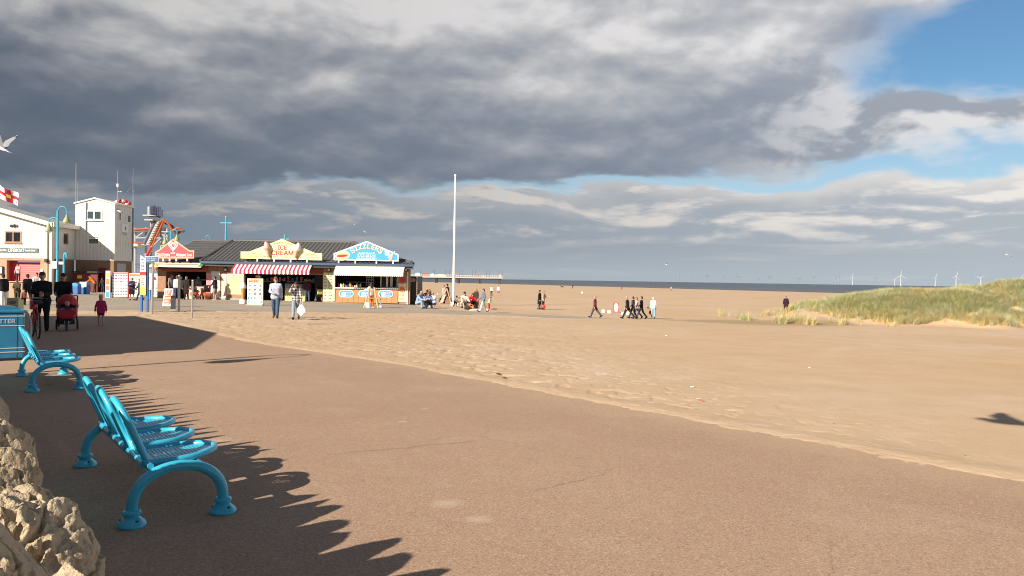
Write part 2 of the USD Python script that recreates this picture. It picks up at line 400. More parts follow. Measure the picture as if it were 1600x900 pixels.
def sea_look():
    g = Graph(); o = g.add('geometry', 'position')
    w = g.add('vector_math', 'vector', math_type='multiply', vector1=o, vector2=(0.5, 1.0, 1.0))
    n = g.noise(w, 0.16, 5, 0.6); big = g.noise(w, 0.004, 4, 0.5)
    c = g.mix(g.lin(big, 0.35, 0.65), (0.060, 0.082, 0.115), (0.095, 0.115, 0.150))
    sep = g.add('separate_xyz', 'x', vector=o)[:-2]
    s = g.add('vector_math', 'value', math_type='dot_product', vector1=o, vector2=(0.878, 0.478, 0))
    shallow = g.step(g.plus(s, g.times(n, 40)), 900, 420, 0, 1)
    c = g.mix(g.times(shallow, 0.7), c, (0.115, 0.115, 0.115))
    foam = g.times(g.step(g.noise(w, 0.5, 5, 0.6), 0.60, 0.68), g.step(s, 455, 415, 0, 1))
    c = g.mix(g.times(foam, 0.6), c, (0.55, 0.55, 0.55))
    b = g.add('bump', 'normal', height=n, strength=1.0, distance=1.6)
    return g.done('sea_look', g.add('principled_bsdf', 'BSDF', base_color=c, roughness=0.42, specular_ior_level=0.16, normal=b))
def brick_look(name, c1, c2, mortar, scale=1.0, dirt=0.25):
    """walls too far away for single bricks"""
    g = Graph(); o = g.add('geometry', 'position')
    sep = g.add('separate_xyz', 'x', vector=o)[:-2]
    u = g.plus(sep + '.x', sep + '.y')
    v = g.add('combine_xyz', 'vector', x=u, y=sep + '.z', z=0.0)
    br = g.add('brick_texture', 'color', vector=v, color1=c1, color2=c2, mortar=mortar, scale=1.0 / scale, mortar_size=0.010, brick_width=0.225, row_height=0.075)
    n = g.noise(o, 0.9, 6, 0.6)
    c = g.mix(g.step(n, 0.45, 0.75, 0, dirt), br, tuple(0.5 * x for x in c1))
    return g.done(name, g.add('principled_bsdf', 'BSDF', base_color=c, roughness=0.88, specular_ior_level=0.2))
def clad_look(name, col, pitch, axis, var=0.06):
    """ribbed sheet cladding"""
    g = Graph(); o = g.add('geometry', 'position')
    sep = g.add('separate_xyz', 'x', vector=o)[:-2]
    t = g.m('fraction', g.m('divide', f'{sep}.{axis}', pitch))
    rib = g.plus(g.step(t, 0.0, 0.10, 1, 0), g.step(t, 0.90, 1.0))
    n = g.noise(o, 0.6, 6, 0.6)
    st = g.noise(g.add('vector_math', 'vector', math_type='multiply', vector1=o, vector2=(3.0, 3.0, 0.25)), 1.0, 5, 0.6)
    c = g.mix(g.lin(n, 0.3, 0.7, 0, 0.5), col, tuple(x * (1 - 2 * var) for x in col))
    c = g.mix(g.step(st, 0.55, 0.8, 0, 0.30), c, tuple(0.6 * x for x in col))
    c = g.mix(g.times(rib, 0.45), c, tuple(0.5 * x for x in col))
    b = g.add('bump', 'normal', height=rib, strength=0.8, distance=0.03)
    return g.done(name, g.add('principled_bsdf', 'BSDF', base_color=c, roughness=0.6, specular_ior_level=0.3, normal=b))
def rock_look():
    g = Graph(); o = g.add('geometry', 'position')
    a = g.noise(o, 3.0, 6, 0.6); b_ = g.noise(o, 22.0, 6, 0.7); c_ = g.noise(o, 90.0, 4, 0.7)
    c = g.mix(g.lin(a, 0.3, 0.7), (0.50, 0.39, 0.26), (0.60, 0.50, 0.37))
    c = g.mix(g.step(b_, 0.52, 0.72, 0, 0.55), c, (0.26, 0.19, 0.115))
    c = g.mix(g.step(c_, 0.58, 0.70, 0, 0.5), c, (0.66, 0.58, 0.46))
    c = g.mix(g.step(c_, 0.42, 0.30, 0, 0.55), c, (0.16, 0.115, 0.07))
    v = g.add('voronoi_texture', 'distance', vector=o, scale=34.0)
    pit = g.step(v, 0.34, 0.12, 0, 1)
    h = g.minus(g.plus(g.times(b_, 1.0), g.times(c_, 0.45)), g.times(pit, 0.35))
    n = g.add('bump', 'normal', height=h, strength=0.9, distance=0.02)
    return g.done('rock_look', g.add('principled_bsdf', 'BSDF', base_color=c, roughness=0.93, specular_ior_level=0.15, normal=n))
def grass_look(name, a, b):
    g = Graph()
    r = g.add('geometry', 'random_per_island'); r2 = g.add('object_info', 'random')
    c = g.mix(r, a, b)
    c = g.mix(g.times(r2, 0.5), c, tuple(0.5 * (x + y) * k for x, y, k in zip(a, b, (1.25, 1.1, 0.8))))
    d = g.add('principled_bsdf', 'BSDF', base_color=c, roughness=0.55, specular_ior_level=0.3)
    t = g.add('translucent_bsdf', 'BSDF', color=c)
    return g.done(name, g.add('mix_closure', 'closure', fac=0.25, closure1=d, closure2=t))
def pane_look():
    g = Graph()
    t = g.add('transparent_bsdf', 'BSDF', color=(0.85, 0.9, 0.9)); s = g.add('glossy_bsdf', 'BSDF', color=(1, 1, 1), roughness=0.03)
    return g.done('window_glass', g.add('mix_closure', 'closure', fac=g.plus(g.add('fresnel', 'fac', IOR=1.5), 0.06), closure1=t, closure2=s))
GLASS = pane_look()
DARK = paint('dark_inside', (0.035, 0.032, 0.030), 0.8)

# ------------------------------------------------------------------ the ground
from scipy.interpolate import PchipInterpolator
_prof = PchipInterpolator([-300, 6, 8, 13, 24, 30, 36, 42, 50, 60, 90, 200, 390, 500, 900, 3000], [0, 0, -0.01, -0.10, -0.22, -0.33, -0.72, -1.08, -1.25, -1.31, -1.38, -1.9, -3.3, -4.3, -7, -9])
SEA_Z = -3.3
_dh = PchipInterpolator([-50, 18, 21.5, 24.5, 28, 32, 36, 42, 60, 200, 1000], [0, 0, 0.15, 0.85, 1.7, 2.3, 2.5, 2.95, 3.1, 3.0, 3.0])
def dune(x, y):
    yc = 67 + 1.2 * np.sin(x * 0.5) - 0.03 * (x - 30)
    d = (y - yc)
    front = np.clip((d + 8.6 + 1.0 * np.sin(x * 0.9 + 1)) / 8.6, 0, 1); back = np.clip((13 - d) / 13, 0, 1)
    f = front * front * (3 - 2 * front) * back * back * (3 - 2 * back)
    lump = 1 + 0.30 * (meshkit.fbm(np.stack([x * 0.25, y * 0.25, 0 * x], -1), 3, 5) - 0.5)
    return _dh(np.clip(x, -50, 999)) * f * lump
def zt(x, y):
    x, y = np.asarray(x, float), np.asarray(y, float)
    s = 0.8 * x + 0.6 * y
    # far along the shore the slope follows the water's edge
    s2 = 0.878 * x + 0.478 * y
    k = np.clip((y - 110) / 250, 0, 1)
    return _prof(np.clip(s * (1 - k) + s2 * k, -300, 3000)) + dune(x, y)
def GT(px, py):
    """the ground seen at a place of the photograph"""
    lo, hi = 2.0, 3000.0
    d = ray(px, py); ts = np.geomspace(lo, hi, 4000)
    pts = CAM + ts[:, None] * d
    below = np.nonzero(pts[:, 2] <= zt(pts[:, 0], pts[:, 1]))[0]
    return pts[below[0]] if len(below) else pts[-1]

PROM = [(14, -5.7), (4.5, 7.0), (-2.0, 15.45), (-5.75, 19.4), (-7.2, 21.1), (-9.0, 23.7), (-11.6, 27.5), (-14.2, 31.0), (-17, 32.6), (-21, 33.0), (-30, 32.4), (-60, 32), (-60, -12), (14, -12)]
prom_poly = Polygon(PROM)
def inside_depth(poly, x, y):
    """how far inside the polygon, negative outside"""
    pts = shapely.points(x.ravel(), y.ravel())
    d = shapely.distance(poly.exterior, pts)
    return np.where(shapely.contains(poly, pts), d, -d).reshape(x.shape)

def outline(pts):
    return [tuple(GT(px, py)[:2]) for px, py in pts]
plaza = Polygon(outline([(-60, 489), (130, 486), (215, 485), (300, 486), (400, 487.5), (520, 489), (640, 490), (740, 492), (830, 495.5), (900, 498.2), (950, 499.2), (958, 498.6),
                         (900, 495), (800, 490), (740, 487.5), (690, 484), (650, 479)]) + [(-7.0, 58.4), (-6.4, 70), (-24, 74), (-70, 80), (-75, 45)])
plaza = plaza.buffer(0)
if plaza.geom_type != 'Polygon':
    plaza = max(plaza.geoms, key=lambda q: q.area)
def build_ground():
    po = np.concatenate([np.linspace(950, 322, 170), np.linspace(320, 56, 600), np.linspace(55, 12, 110), np.geomspace(11.8, 0.9, 36)])
    Y = CAM_Z * FOCAL_PX / po
    tcol = np.concatenate([np.linspace(-1.5, -0.68, 60), np.linspace(-0.675, 0.675, 660), np.linspace(0.68, 1.5, 60)])
    yy, tt = np.meshgrid(Y, tcol, indexing='ij')
    xx = tt * yy
    z = zt(xx, yy)
    s = 0.8 * xx + 0.6 * yy
    near = np.clip((95 - yy) / 60, 0, 1)
    p3 = np.stack([xx, yy, 0 * xx], -1)
    foot = meshkit.fbm(p3 * 4.0, 3, 11); dent = meshkit.noise(p3 * 4.6 + 9.1, 21); soft = meshkit.fbm(p3 * 0.35, 3, 31)
    # the trodden stretch is rougher than the wide smooth beach
    trod = np.clip(1.0 - (xx + 0.06 * (yy - 20) + 0.5) / 5.5, 0.03, 1)
    dent2 = meshkit.noise(p3 * 8.3 + 3.7, 22)
    z += near * (0.012 * trod * (foot - 0.5) - 0.020 * trod * np.clip((dent - 0.66) / 0.12, 0, 1) - 0.018 * trod * np.clip((dent2 - 0.70) / 0.1, 0, 1) + 0.05 * (soft - 0.5))
    # below the paving, and a ragged feather of sand over its edge
    dep = inside_depth(prom_poly, xx, yy)
    lip = 0.012 - 0.085 * np.clip(dep + 0.10, -0.12, 1.2) + 0.022 * (meshkit.fbm(p3 * 1.2, 3, 41) - 0.5) + 0.016 * (meshkit.fbm(p3 * 9.0, 3, 47) - 0.5)
    blend = np.clip((dep + 0.7) / 0.7, 0, 1)
    z = np.where(dep > -0.7, z * (1 - blend) + (np.minimum(lip, 0.03)) * blend, z)
    z = np.where(dep > 1.5, -0.12, z)
    dq = inside_depth(plaza, xx, yy)
    base = zt(xx, yy)
    lip = base + 0.035 - 0.10 * np.clip(dq + 0.15, -0.15, 1.2) + 0.06 * (meshkit.fbm(p3 * 0.9, 4, 43) - 0.5)
    bl = np.clip((dq + 1.0) / 1.0, 0, 1)
    z = np.where((dq > -1.0) & (dep < -0.2), z * (1 - bl) + np.minimum(lip, base + 0.05) * bl, z)
    z = np.where(dq > 1.3, base - 0.10, z)
    n, m = xx.shape
    idx = np.arange(n * m).reshape(n, m)
    f = np.stack([idx[:-1, :-1], idx[:-1, 1:], idx[1:, 1:], idx[1:, :-1]], -1).reshape(-1, 4)
    v = np.stack([xx, yy, z], -1).reshape(-1, 3)
    f = np.vstack([f[:, [0, 1, 2]], f[:, [0, 2, 3]]])
    obj('beach', trimesh.Trimesh(v, f, process=False), sand_look(), smooth=True, kind='structure')
build_ground()
def sheet(poly, height, step, zoff):
    """a thin paving sheet that follows the ground"""
    x0, y0, x1, y1 = poly.bounds
    cells = []
    xs, ys = np.arange(x0, x1 + step, step), np.arange(y0, y1 + step, step)
    for a in xs:
        strip = poly.intersection(sbox(a, y0 - 1, a + step, y1 + 1))
        if strip.is_empty: continue
        for b in ys:
            c = strip.intersection(sbox(a, b, a + step, b + step))
            for q in getattr(c, 'geoms', [c]):
                if q.geom_type == 'Polygon' and q.area > 1e-4:
                    cells.append(trimesh.creation.triangulate_polygon(q, engine='earcut'))
    vs, fs, n = [], [], 0
    for v, f in cells:
        vs.append(np.column_stack([v, zt(v[:, 0], v[:, 1]) + zoff])); fs.append(f + n); n += len(v)
    v, f = np.vstack(vs), np.vstack(fs)
    nz = np.cross(v[f[:, 1]] - v[f[:, 0]], v[f[:, 2]] - v[f[:, 0]])[:, 2]
    f[nz < 0] = f[nz < 0][:, ::-1]
    m = trimesh.Trimesh(v, f, process=False); m.merge_vertices()
    return m
pv, pf = trimesh.creation.triangulate_polygon(prom_poly, engine='earcut')
obj('promenade', ext(prom_poly, 0.12).apply_translation((0, 0, -0.12)), promenade_look(), kind='structure')

obj('pavement', sheet(plaza, 0, 2.0, 0.02), concrete_look('pavement_look', (0.36, 0.30, 0.24), (0.44, 0.37, 0.30), 0.5), kind='structure', smooth=True)
def build_sea():
    ys = np.concatenate([np.linspace(250, 2000, 36), np.geomspace(2200, 45000, 18)])
    v, f = [], []
    for i, y in enumerate(ys):
        w = max(1600, y * 1.5)
        for j in range(25):
            v.append((-w + 2 * w * j / 24, y, SEA_Z))
    for i in range(len(ys) - 1):
        for j in range(24):
            a = i * 25 + j; f += [(a, a + 1, a + 26), (a, a + 26, a + 25)]
    obj('sea', trimesh.Trimesh(v, f, process=False), sea_look(), kind='structure')
build_sea()

# ------------------------------------------------------------------ buildings
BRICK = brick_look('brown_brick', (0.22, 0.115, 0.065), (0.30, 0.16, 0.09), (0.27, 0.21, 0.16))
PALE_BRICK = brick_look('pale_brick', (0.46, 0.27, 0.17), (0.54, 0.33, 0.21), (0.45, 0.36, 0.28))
CLAD = clad_look('cream_cladding', (0.74, 0.715, 0.665), 0.33, 'x')
CLADY = clad_look('cream_cladding_side', (0.73, 0.71, 0.67), 0.33, 'y')
TRIM = paint('cream_trim', (0.74, 0.70, 0.60), 0.5, 0.06, 2)
WHITE = paint('white_paint', (0.76, 0.76, 0.74), 0.45, 0.06, 3)
RED = paint('red_paint', (0.55, 0.035, 0.035), 0.45, 0.10, 3)
SALMON = paint('salmon_red_paint', (0.70, 0.20, 0.20), 0.5, 0.08, 2)
YELLOW = paint('yellow_paint', (0.78, 0.66, 0.12), 0.5, 0.06, 3)
CREAMY = paint('pale_yellow_paint', (0.80, 0.74, 0.42), 0.5, 0.05, 2)
ORANGE = paint('orange_paint', (0.72, 0.22, 0.05), 0.5, 0.08, 2)
NAVY = paint('navy_paint', (0.012, 0.018, 0.075), 0.5, 0.08, 2)
BLUE = paint('blue_paint', (0.04, 0.16, 0.42), 0.45, 0.08, 2)
SKYBLUE = paint('sky_blue_paint', (0.06, 0.36, 0.66), 0.45, 0.06, 2)
TURQ = paint('turquoise_paint', (0.05, 0.40, 0.56), 0.35, 0.08, 5, stain=0.15)
BLACK = paint('black_paint', (0.02, 0.02, 0.022), 0.5, 0.1, 3)
GREY = paint('grey_metal', (0.34, 0.34, 0.34), 0.45, 0.1, 4)
GALV = paint('galvanised_metal', (0.42, 0.41, 0.39), 0.4, 0.12, 9, metal=0.5)
SLATE = paint('slate_roof', (0.085, 0.083, 0.085), 0.6, 0.14, 3, stain=0.2)
TILE = paint('pantile_roof', (0.105, 0.102, 0.10), 0.6, 0.16, 6, stain=0.3)
GUTTER = paint('blue_gutter', (0.055, 0.085, 0.15), 0.5, 0.08, 3)
WOOD = paint('warm_wood', (0.50, 0.24, 0.09), 0.55, 0.14, 3, stain=0.2)
PINE = paint('pale_wood', (0.58, 0.38, 0.22), 0.6, 0.12, 8)
FRAMEW = paint('brown_window_frame', (0.40, 0.19, 0.09), 0.55, 0.1, 5)
PINK = paint('pale_pink_paint', (0.78, 0.52, 0.46), 0.5, 0.06, 3)
CONE = paint('wafer_brown', (0.62, 0.30, 0.10), 0.6, 0.1, 20)
ICE = paint('whipped_white', (0.78, 0.75, 0.66), 0.5, 0.04, 5)
GREENP = paint('green_paint', (0.10, 0.34, 0.13), 0.5, 0.1, 3)
PRINT = paint('grey_print', (0.22, 0.22, 0.24), 0.6, 0.2, 10)
PRINTB = paint('blue_print', (0.05, 0.18, 0.50), 0.6, 0.2, 10)

def X(px, y): return P(px, 430, y)[0]
def Z(px, py, y): return P(px, py, y)[2]
def pts(lst, y):
    q = np.array([P(px, py, y) for px, py in lst]); return q[:, [0, 2]]

def window(parent, x0, x1, z0, z1, y, panes=2, frame=WHITE, w=0.09, bar=None, name='window', inner=DARK):
    """a window let into a wall that faces -y; y is the wall's face"""
    outer = sbox(x0, z0, x1, z1); holes = []
    pw = (x1 - x0 - w) / panes
    for k in range(panes):
        a, b = x0 + w + k * pw, x0 + (k + 1) * pw
        if bar:
            zb = z0 + (z1 - z0) * bar
            holes += [sbox(a, z0 + w, b, zb - w / 2), sbox(a, zb + w / 2, b, z1 - w)]
        else:
            holes.append(sbox(a, z0 + w, b, z1 - w))
    f = obj(name, plate(outer.difference(shapely.union_all(holes)), 0.10, y + 0.06), frame, parent)
    for h in holes:
        a, c, b, d = h.bounds
        obj('pane', bx(a - 0.01, b + 0.01, y + 0.005, y + 0.012, c - 0.01, d + 0.01), GLASS, f)
    obj('sill', bx(x0 - 0.06, x1 + 0.06, y - 0.13, y - 0.042, z0 - 0.07, z0 - 0.004), frame, f)
    return f

# ---- lifeboat station: low gabled boathouse and its tower
def lifeboat_station():
    b = thing('lifeboat_station', 'cream ribbed lifeboat boathouse with red shutter door beside its square tower', 'building', (0, 0, 0))
    yF, yB, xR, xL, zb = 71.2, 75.0, X(80, 71.2), -56.0, -0.3
    zc = Z(40, 403.5, yF)
    e_z, s = Z(78, 350, yF), 0.268
    gx = -50.5
    ap = e_z + (xR - gx) * s
    def gable(x): return e_z + (xR - abs(x - gx) + gx - gx) * 0 + (ap - abs(x - gx) * s)- e_z
    wall = Polygon([(xL, zc), (xR, zc), (xR, e_z - 0.05), (gx, ap - 0.05), (xL, ap - (gx - xL) * s - 0.05)])
    wx0, wz0 = pts([(8, 379)], yF)[0]; wx1, wz1 = pts([(33.5, 361.5)], yF)[0]
    wall = wall.difference(sbox(wx0, wz0, wx1, wz1))
    obj('front_wall', plate(wall, 0.22, yF + 0.22), CLAD, b)
    dx0, dx1 = X(10, yF), X(62.5, yF)
    low = sbox(xL, zb, xR, zc - 0.003).difference(sbox(dx0, zb - 1, dx1, zc - 0.2))
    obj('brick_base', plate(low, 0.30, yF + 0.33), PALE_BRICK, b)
    obj('door_reveal', [bx(dx0 - 0.02, dx0 + 0.02, yF + 0.33, yF + 1.6, zb, zc), bx(dx1 - 0.02, dx1 + 0.02, yF + 0.33, yF + 1.6, zb, zc), bx(dx0, dx1, yF + 0.33, yF + 1.6, zc - 0.22, zc - 0.18)], RED, b)
    d = obj('shutter_door', bx(dx0, dx1, yF + 0.62, yF + 0.70, zb, zc - 0.35), paint('door_red', (0.42, 0.03, 0.05), 0.5, 0.1, 3), b)
    for k in range(16):
        z = zb + 0.1 + k * 0.185
        if z + 0.17 < zc - 0.4:
            obj('slat', bx(X(20, yF), dx1 - 0.05, yF + 0.57, yF + 0.618, z, z + 0.165), SALMON, d)
    # gutter-side wall
    side = Polygon([(yF + 0.34, zb), (yB, zb), (yB, e_z - 0.06), (yF + 0.34, e_z - 0.06)])
    def plate_x(poly, x, t): # faces +x
        m = ext(poly, t); T = np.array([[0, 0, 1, x - t], [1, 0, 0, 0], [0, 1, 0, 0], [0, 0, 0, 1.0]]); m.apply_transform(T); return m
    wy0, wy1 = yF + 1.9, yF + 2.75
    wz = (Z(100, 382, 73.4), Z(100, 364.5, 73.4))
    up = sbox(yF + 0.34, zc, yB, e_z - 0.06).difference(sbox(wy0, wz[0], wy1, wz[1]))
    obj('side_wall', plate_x(up, xR, 0.22), CLADY, b)
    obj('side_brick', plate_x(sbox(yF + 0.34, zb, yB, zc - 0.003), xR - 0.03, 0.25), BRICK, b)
    sw = obj('side_window', plate_x(sbox(wy0, wz[0], wy1, wz[1]).difference(sbox(wy0 + .1, wz[0] + .1, wy1 - .1, wz[1] - .1)), xR - 0.06, 0.08), FRAMEW, b)
    obj('pane', plate_x(sbox(wy0 + .08, wz[0] + .08, wy1 - .08, wz[1] - .08), xR - 0.09, 0.01), GLASS, sw)
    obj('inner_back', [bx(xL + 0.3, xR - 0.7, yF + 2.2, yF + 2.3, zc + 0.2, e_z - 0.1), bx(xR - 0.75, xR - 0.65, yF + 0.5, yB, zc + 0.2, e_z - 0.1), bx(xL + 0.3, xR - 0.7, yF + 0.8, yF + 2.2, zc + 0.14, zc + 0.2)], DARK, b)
    obj('corner_trim', bx(xR - 0.18, xR + 0.05, yF - 0.05, yF + 0.3, zb + 0.1, e_z - 0.1), TRIM, b)
    # roof: two slopes with a deep cream edge
    th = 0.16
    def slab(xa, za, xb_, zb_, y0, y1):
        poly = Polygon([(xa, za), (xb_, zb_), (xb_, zb_ + th), (xa, za + th)])
        return plate(poly, y1 - y0, y1)
    ov = 0.35
    r = obj('roof', slab(gx, ap, xR + ov, e_z - ov * s, yF - 0.5, yB - 0.02), paint('pale_roof_sheet', (0.46, 0.45, 0.42), 0.45, 0.08, 1.2), b)
    obj('roof', slab(xL - ov, ap - (gx - xL + ov) * s, gx - 0.002, ap, yF - 0.5, yB - 0.02), looks['pale_roof_sheet'], b)
    obj('verge_board', plate(Polygon([(gx, ap + 0.19), (xR + ov, e_z - ov * s + 0.19), (xR + ov, e_z - ov * s - 0.18), (gx, ap - 0.18)]), 0.06, yF - 0.502), TRIM, r)
    obj('gutter', bx(xR + ov + 0.002, xR + ov + 0.14, yF - 0.5, yB - 0.02, e_z - ov * s - 0.16, e_z - ov * s + 0.2), TRIM, r)
    window(b, wx0, wx1, wz0, wz1, yF, 2, FRAMEW, 0.10)
    obj('curtain', bx(wx0 + 0.08, wx0 + 0.55, yF + 0.3, yF + 0.33, wz0, wz1), paint('grey_blind', (0.30, 0.32, 0.31), 0.8), b)
    # sign along the wall above the door
    sx0, sx1 = X(-34, yF), X(59.5, yF); sz0, sz1 = Z(30, 394.6, yF), Z(30, 387.6, yF)
    sg = obj('name_board', bx(sx0, sx1, yF - 0.07, yF - 0.002, sz0, sz1), paint('board_grey_blue', (0.12, 0.17, 0.20), 0.5), b)
    zm = (sz0 + sz1) / 2
    obj('lettering', lettering('LIFEBOAT', 0.27, (X(14, yF) + X(38, yF)) / 2, zm, yF - 0.071, bold=True, width=1.45), WHITE, sg)
    obj('small_print', [marks(X(39.5, yF), X(58, yF), zm - 0.13, zm + 0.13, yF - 0.071, 1, 3), marks(X(-8, yF), X(13, yF), zm - 0.13, zm + 0.13, yF - 0.071, 1, 4)], TRIM, sg)
    # iron emblem above the window
    ex, ez = X(21.5, yF), Z(21.5, 353, yF)
    obj('emblem', [tube([(ex - 0.3, yF - 0.06, ez), (ex + 0.3, yF - 0.06, ez - 0.05)], 0.035, 6), tube([(ex, yF - 0.06, ez + 0.18), (ex + 0.05, yF - 0.06, ez - 0.16)], 0.035, 6)] +
        [tube(np.column_stack([arc(ex + dx, ez, 0.13, 0.10, 0, 360, 12)[:, 0], np.full(12, yF - 0.06), arc(ex + dx, ez, 0.13, 0.10, 0, 360, 12)[:, 1]]), 0.03, 6) for dx in (-0.22, 0.2)], BLACK, b)
    # notice case, downpipe, wall lamp
    nb = obj('notice_case', bx(X(-3, yF), X(5, yF), yF - 0.12, yF + 0.028, Z(2, 428, yF), Z(2, 416, yF)), BLACK, b)
    obj('notice', bx(X(-2, yF), X(4, yF), yF - 0.128, yF - 0.122, Z(2, 427, yF), Z(2, 417, yF)), WHITE, nb)
    obj('notice_plate', bx(X(63.6, yF), X(67.2, yF), yF - 0.02, yF + 0.028, Z(65, 427, yF), Z(65, 421, yF)), WHITE, b)
    obj('downpipe', tube([(xR - 0.32, yF - 0.10, e_z - 0.3), (xR - 0.32, yF - 0.10, zb)], 0.06, 8), paint('pipe_buff', (0.50, 0.44, 0.27), 0.5), b)
    obj('wall_lamp', [bx(X(74, yF) - 0.12, X(74, yF) + 0.1, yF - 0.3, yF - 0.06, zc - 0.35, zc - 0.05)], BLACK, b)
    return b, xR, zc
station, ST_X, ST_ZC = lifeboat_station()

def tower():
    b = thing('lookout_tower', 'square cream ribbed tower with brick base and low gable at the lifeboat station', 'building')
    yF, yB = 75.02, 78.7
    x0, x1, zb = X(117, yF), X(178, yF), -0.3
    zc, ze, za = Z(140, 406.5, yF), Z(147, 318, yF), Z(148, 310.5, yF)
    xm = (x0 + x1) / 2
    A = [(*pts([(134.7, 344)], yF)[0],), (*pts([(160, 328.5)], yF)[0],)]
    B = [(*pts([(136.8, 382.5)], yF)[0],), (*pts([(156, 368)], yF)[0],)]
    w = Polygon([(x0, zc), (x1, zc), (x1, ze), (xm, za), (x0, ze)])
    for (a, c), (d, e) in (A, B):
        w = w.difference(sbox(a, c, d, e))
    obj('front_wall', plate(w, 0.2, yF + 0.2), CLAD, b)
    brick = sbox(x0 + 0.03, zb, x1 - 0.03, zc - 0.003)
    door = sbox(X(153.5, yF), zb - 1, X(166.5, yF), Z(160, 418.5, yF))
    obj('brick_base', plate(brick.difference(door), 0.25, yF + 0.28), BRICK, b)
    dd = obj('door', bx(X(153.5, yF), X(166.5, yF), yF + 0.12, yF + 0.18, zb, Z(160, 418.5, yF)), paint('dark_red_door', (0.22, 0.02, 0.02), 0.5), b)
    obj('handle', bx(X(155, yF), X(155, yF) + 0.05, yF + 0.07, yF + 0.12, 0.7, 0.85), GALV, dd)
    def plate_x(poly, x, t):
        m = ext(poly, t); m.apply_transform(np.array([[0, 0, 1, x - t], [1, 0, 0, 0], [0, 1, 0, 0], [0, 0, 0, 1.0]])); return m
    ysp = lambda px: x1 * FOCAL_PX / (px - 800) * 1.0
    sidewins = [(184, 188.2, 345.5, 331.5), (197.5, 203.2, 348.5, 335.5)]
    blanks = [(182, 187.6, 385, 373), (196, 201.5, 386.5, 375.5)]
    w = sbox(yF + 0.2, zc, yB, ze)
    holes = []
    for a, b_, c, d in sidewins:
        ya, yb = ysp(a), ysp(b_); holes.append((ya, Z(a, c, (ya + yb) / 2), yb, Z(a, d, (ya + yb) / 2)))
    for h in holes: w = w.difference(sbox(*h))
    obj('side_wall', plate_x(w, x1, 0.2), CLADY, b)
    for h in holes:
        f = obj('side_window', plate_x(sbox(*h).difference(sbox(h[0] + 0.09, h[1] + 0.09, h[2] - 0.09, h[3] - 0.09)), x1 + 0.04, 0.08), WHITE, b)
        obj('pane', plate_x(sbox(h[0] + 0.05, h[1] + 0.05, h[2] - 0.05, h[3] - 0.05), x1, 0.01), GLASS, f)
    for a, b_, c, d in blanks:
        ya, yb = ysp(a), ysp(b_); h = (ya, Z(a, c, (ya + yb) / 2), yb, Z(a, d, (ya + yb) / 2))
        obj('side_shutter', plate_x(sbox(*h).difference(sbox(h[0] + 0.1, h[1] + 0.1, h[2] - 0.1, h[3] - 0.1)), x1 + 0.042, 0.04), TRIM, b)
    obj('side_brick', plate_x(sbox(yF + 0.28, zb, yB, zc - 0.003), x1 - 0.03, 0.25), BRICK, b)
    obj('back_wall', [bx(x0, x1, yB - 0.2, yB + 0.02, zb, ze), bx(x0, x0 + 0.2, yF + 0.2, yB, zb, ze)], CLAD, b)
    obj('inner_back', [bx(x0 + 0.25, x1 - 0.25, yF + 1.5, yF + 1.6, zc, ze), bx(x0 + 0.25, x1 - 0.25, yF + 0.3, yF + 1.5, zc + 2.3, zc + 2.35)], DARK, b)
    th = 0.12
    m = plate(Polygon([(x0 - 0.12, ze - 0.06), (xm, za), (x1 + 0.12, ze - 0.06), (x1 + 0.12, ze + th - 0.06), (xm, za + th), (x0 - 0.12, ze + th - 0.06)]), 3.9, yB + 0.1)
    obj('roof', m, TRIM, b)
    obj('corner_trim', bx(x1 - 0.08, x1 + 0.06, yF - 0.06, yF + 0.12, zc, ze - 0.06), TRIM, b)
    obj('downpipe', tube([(X(134, yF), yF - 0.07, ze + 0.1), (X(134, yF), yF - 0.07, Z(134, 362, yF))], 0.05, 8), GREY, b)
    window(b, A[0][0], A[1][0], A[0][1], A[1][1], yF, 2, WHITE, 0.13)
    window(b, B[0][0], B[1][0], B[0][1], B[1][1], yF, 1, WHITE, 0.13, bar=0.7)
    ya, yb = ysp(188.3), ysp(198)
    s = obj('emblem_board', plate_x(sbox(ya, Z(193, 368.5, 77), yb, Z(193, 350, 77)), x1 + 0.05, 0.045), WHITE, b)
    zc2, yc2 = Z(195, 357.5, 77), ya + (yb - ya) * 0.62
    obj('emblem', [plate_x(sbox(yc2 - 0.06, zc2 - 0.2, yc2 + 0.06, zc2 + 0.25), x1 + 0.062, 0.01), plate_x(sbox(yc2 - 0.2, zc2 + 0.0, yc2 + 0.2, zc2 + 0.1), x1 + 0.063, 0.012)], RED, s)
    obj('small_print', [plate_x(sbox(ya + 0.15 + 0.02 * k, zc2 - 0.42 - 0.1 * k, yb - 0.15, zc2 - 0.36 - 0.1 * k), x1 + 0.062, 0.01) for k in range(3)], PRINT, s)
    yv0, yv1 = ysp(184), ysp(196)
    obj('vent_panel', plate_x(sbox(yv0 - 0.2, Z(190, 426, 77), yv1, Z(190, 412, 77)), x1 + 0.02, 0.05), GREY, b)
    # beacon cluster and antennas on the roof
    bx0, bz = X(191, 77.2), ze + 0.05
    for k, (dx, dz) in enumerate([(-0.35, 0.28), (-0.1, 0.38), (0.12, 0.40), (0.34, 0.34), (0.45, 0.08), (0.62, 0.2)]):
        obj('beacon_lamp', mv(trimesh.creation.icosphere(2, 0.19), x1 - 0.55 + dx, 77.4 + dx * 0.5, bz + dz + 0.05), WHITE if k % 2 == 0 else RED, b, smooth=True)
    obj('beacon_stand', [bx(x1 - 0.95, x1 + 0.0, 77.1, 77.5, bz - 0.06, bz + 0.1), tube([(x1 - 0.55, 77.3, bz), (x1 - 0.2, 77.5, bz + 0.45)], 0.05, 6)], RED, b)
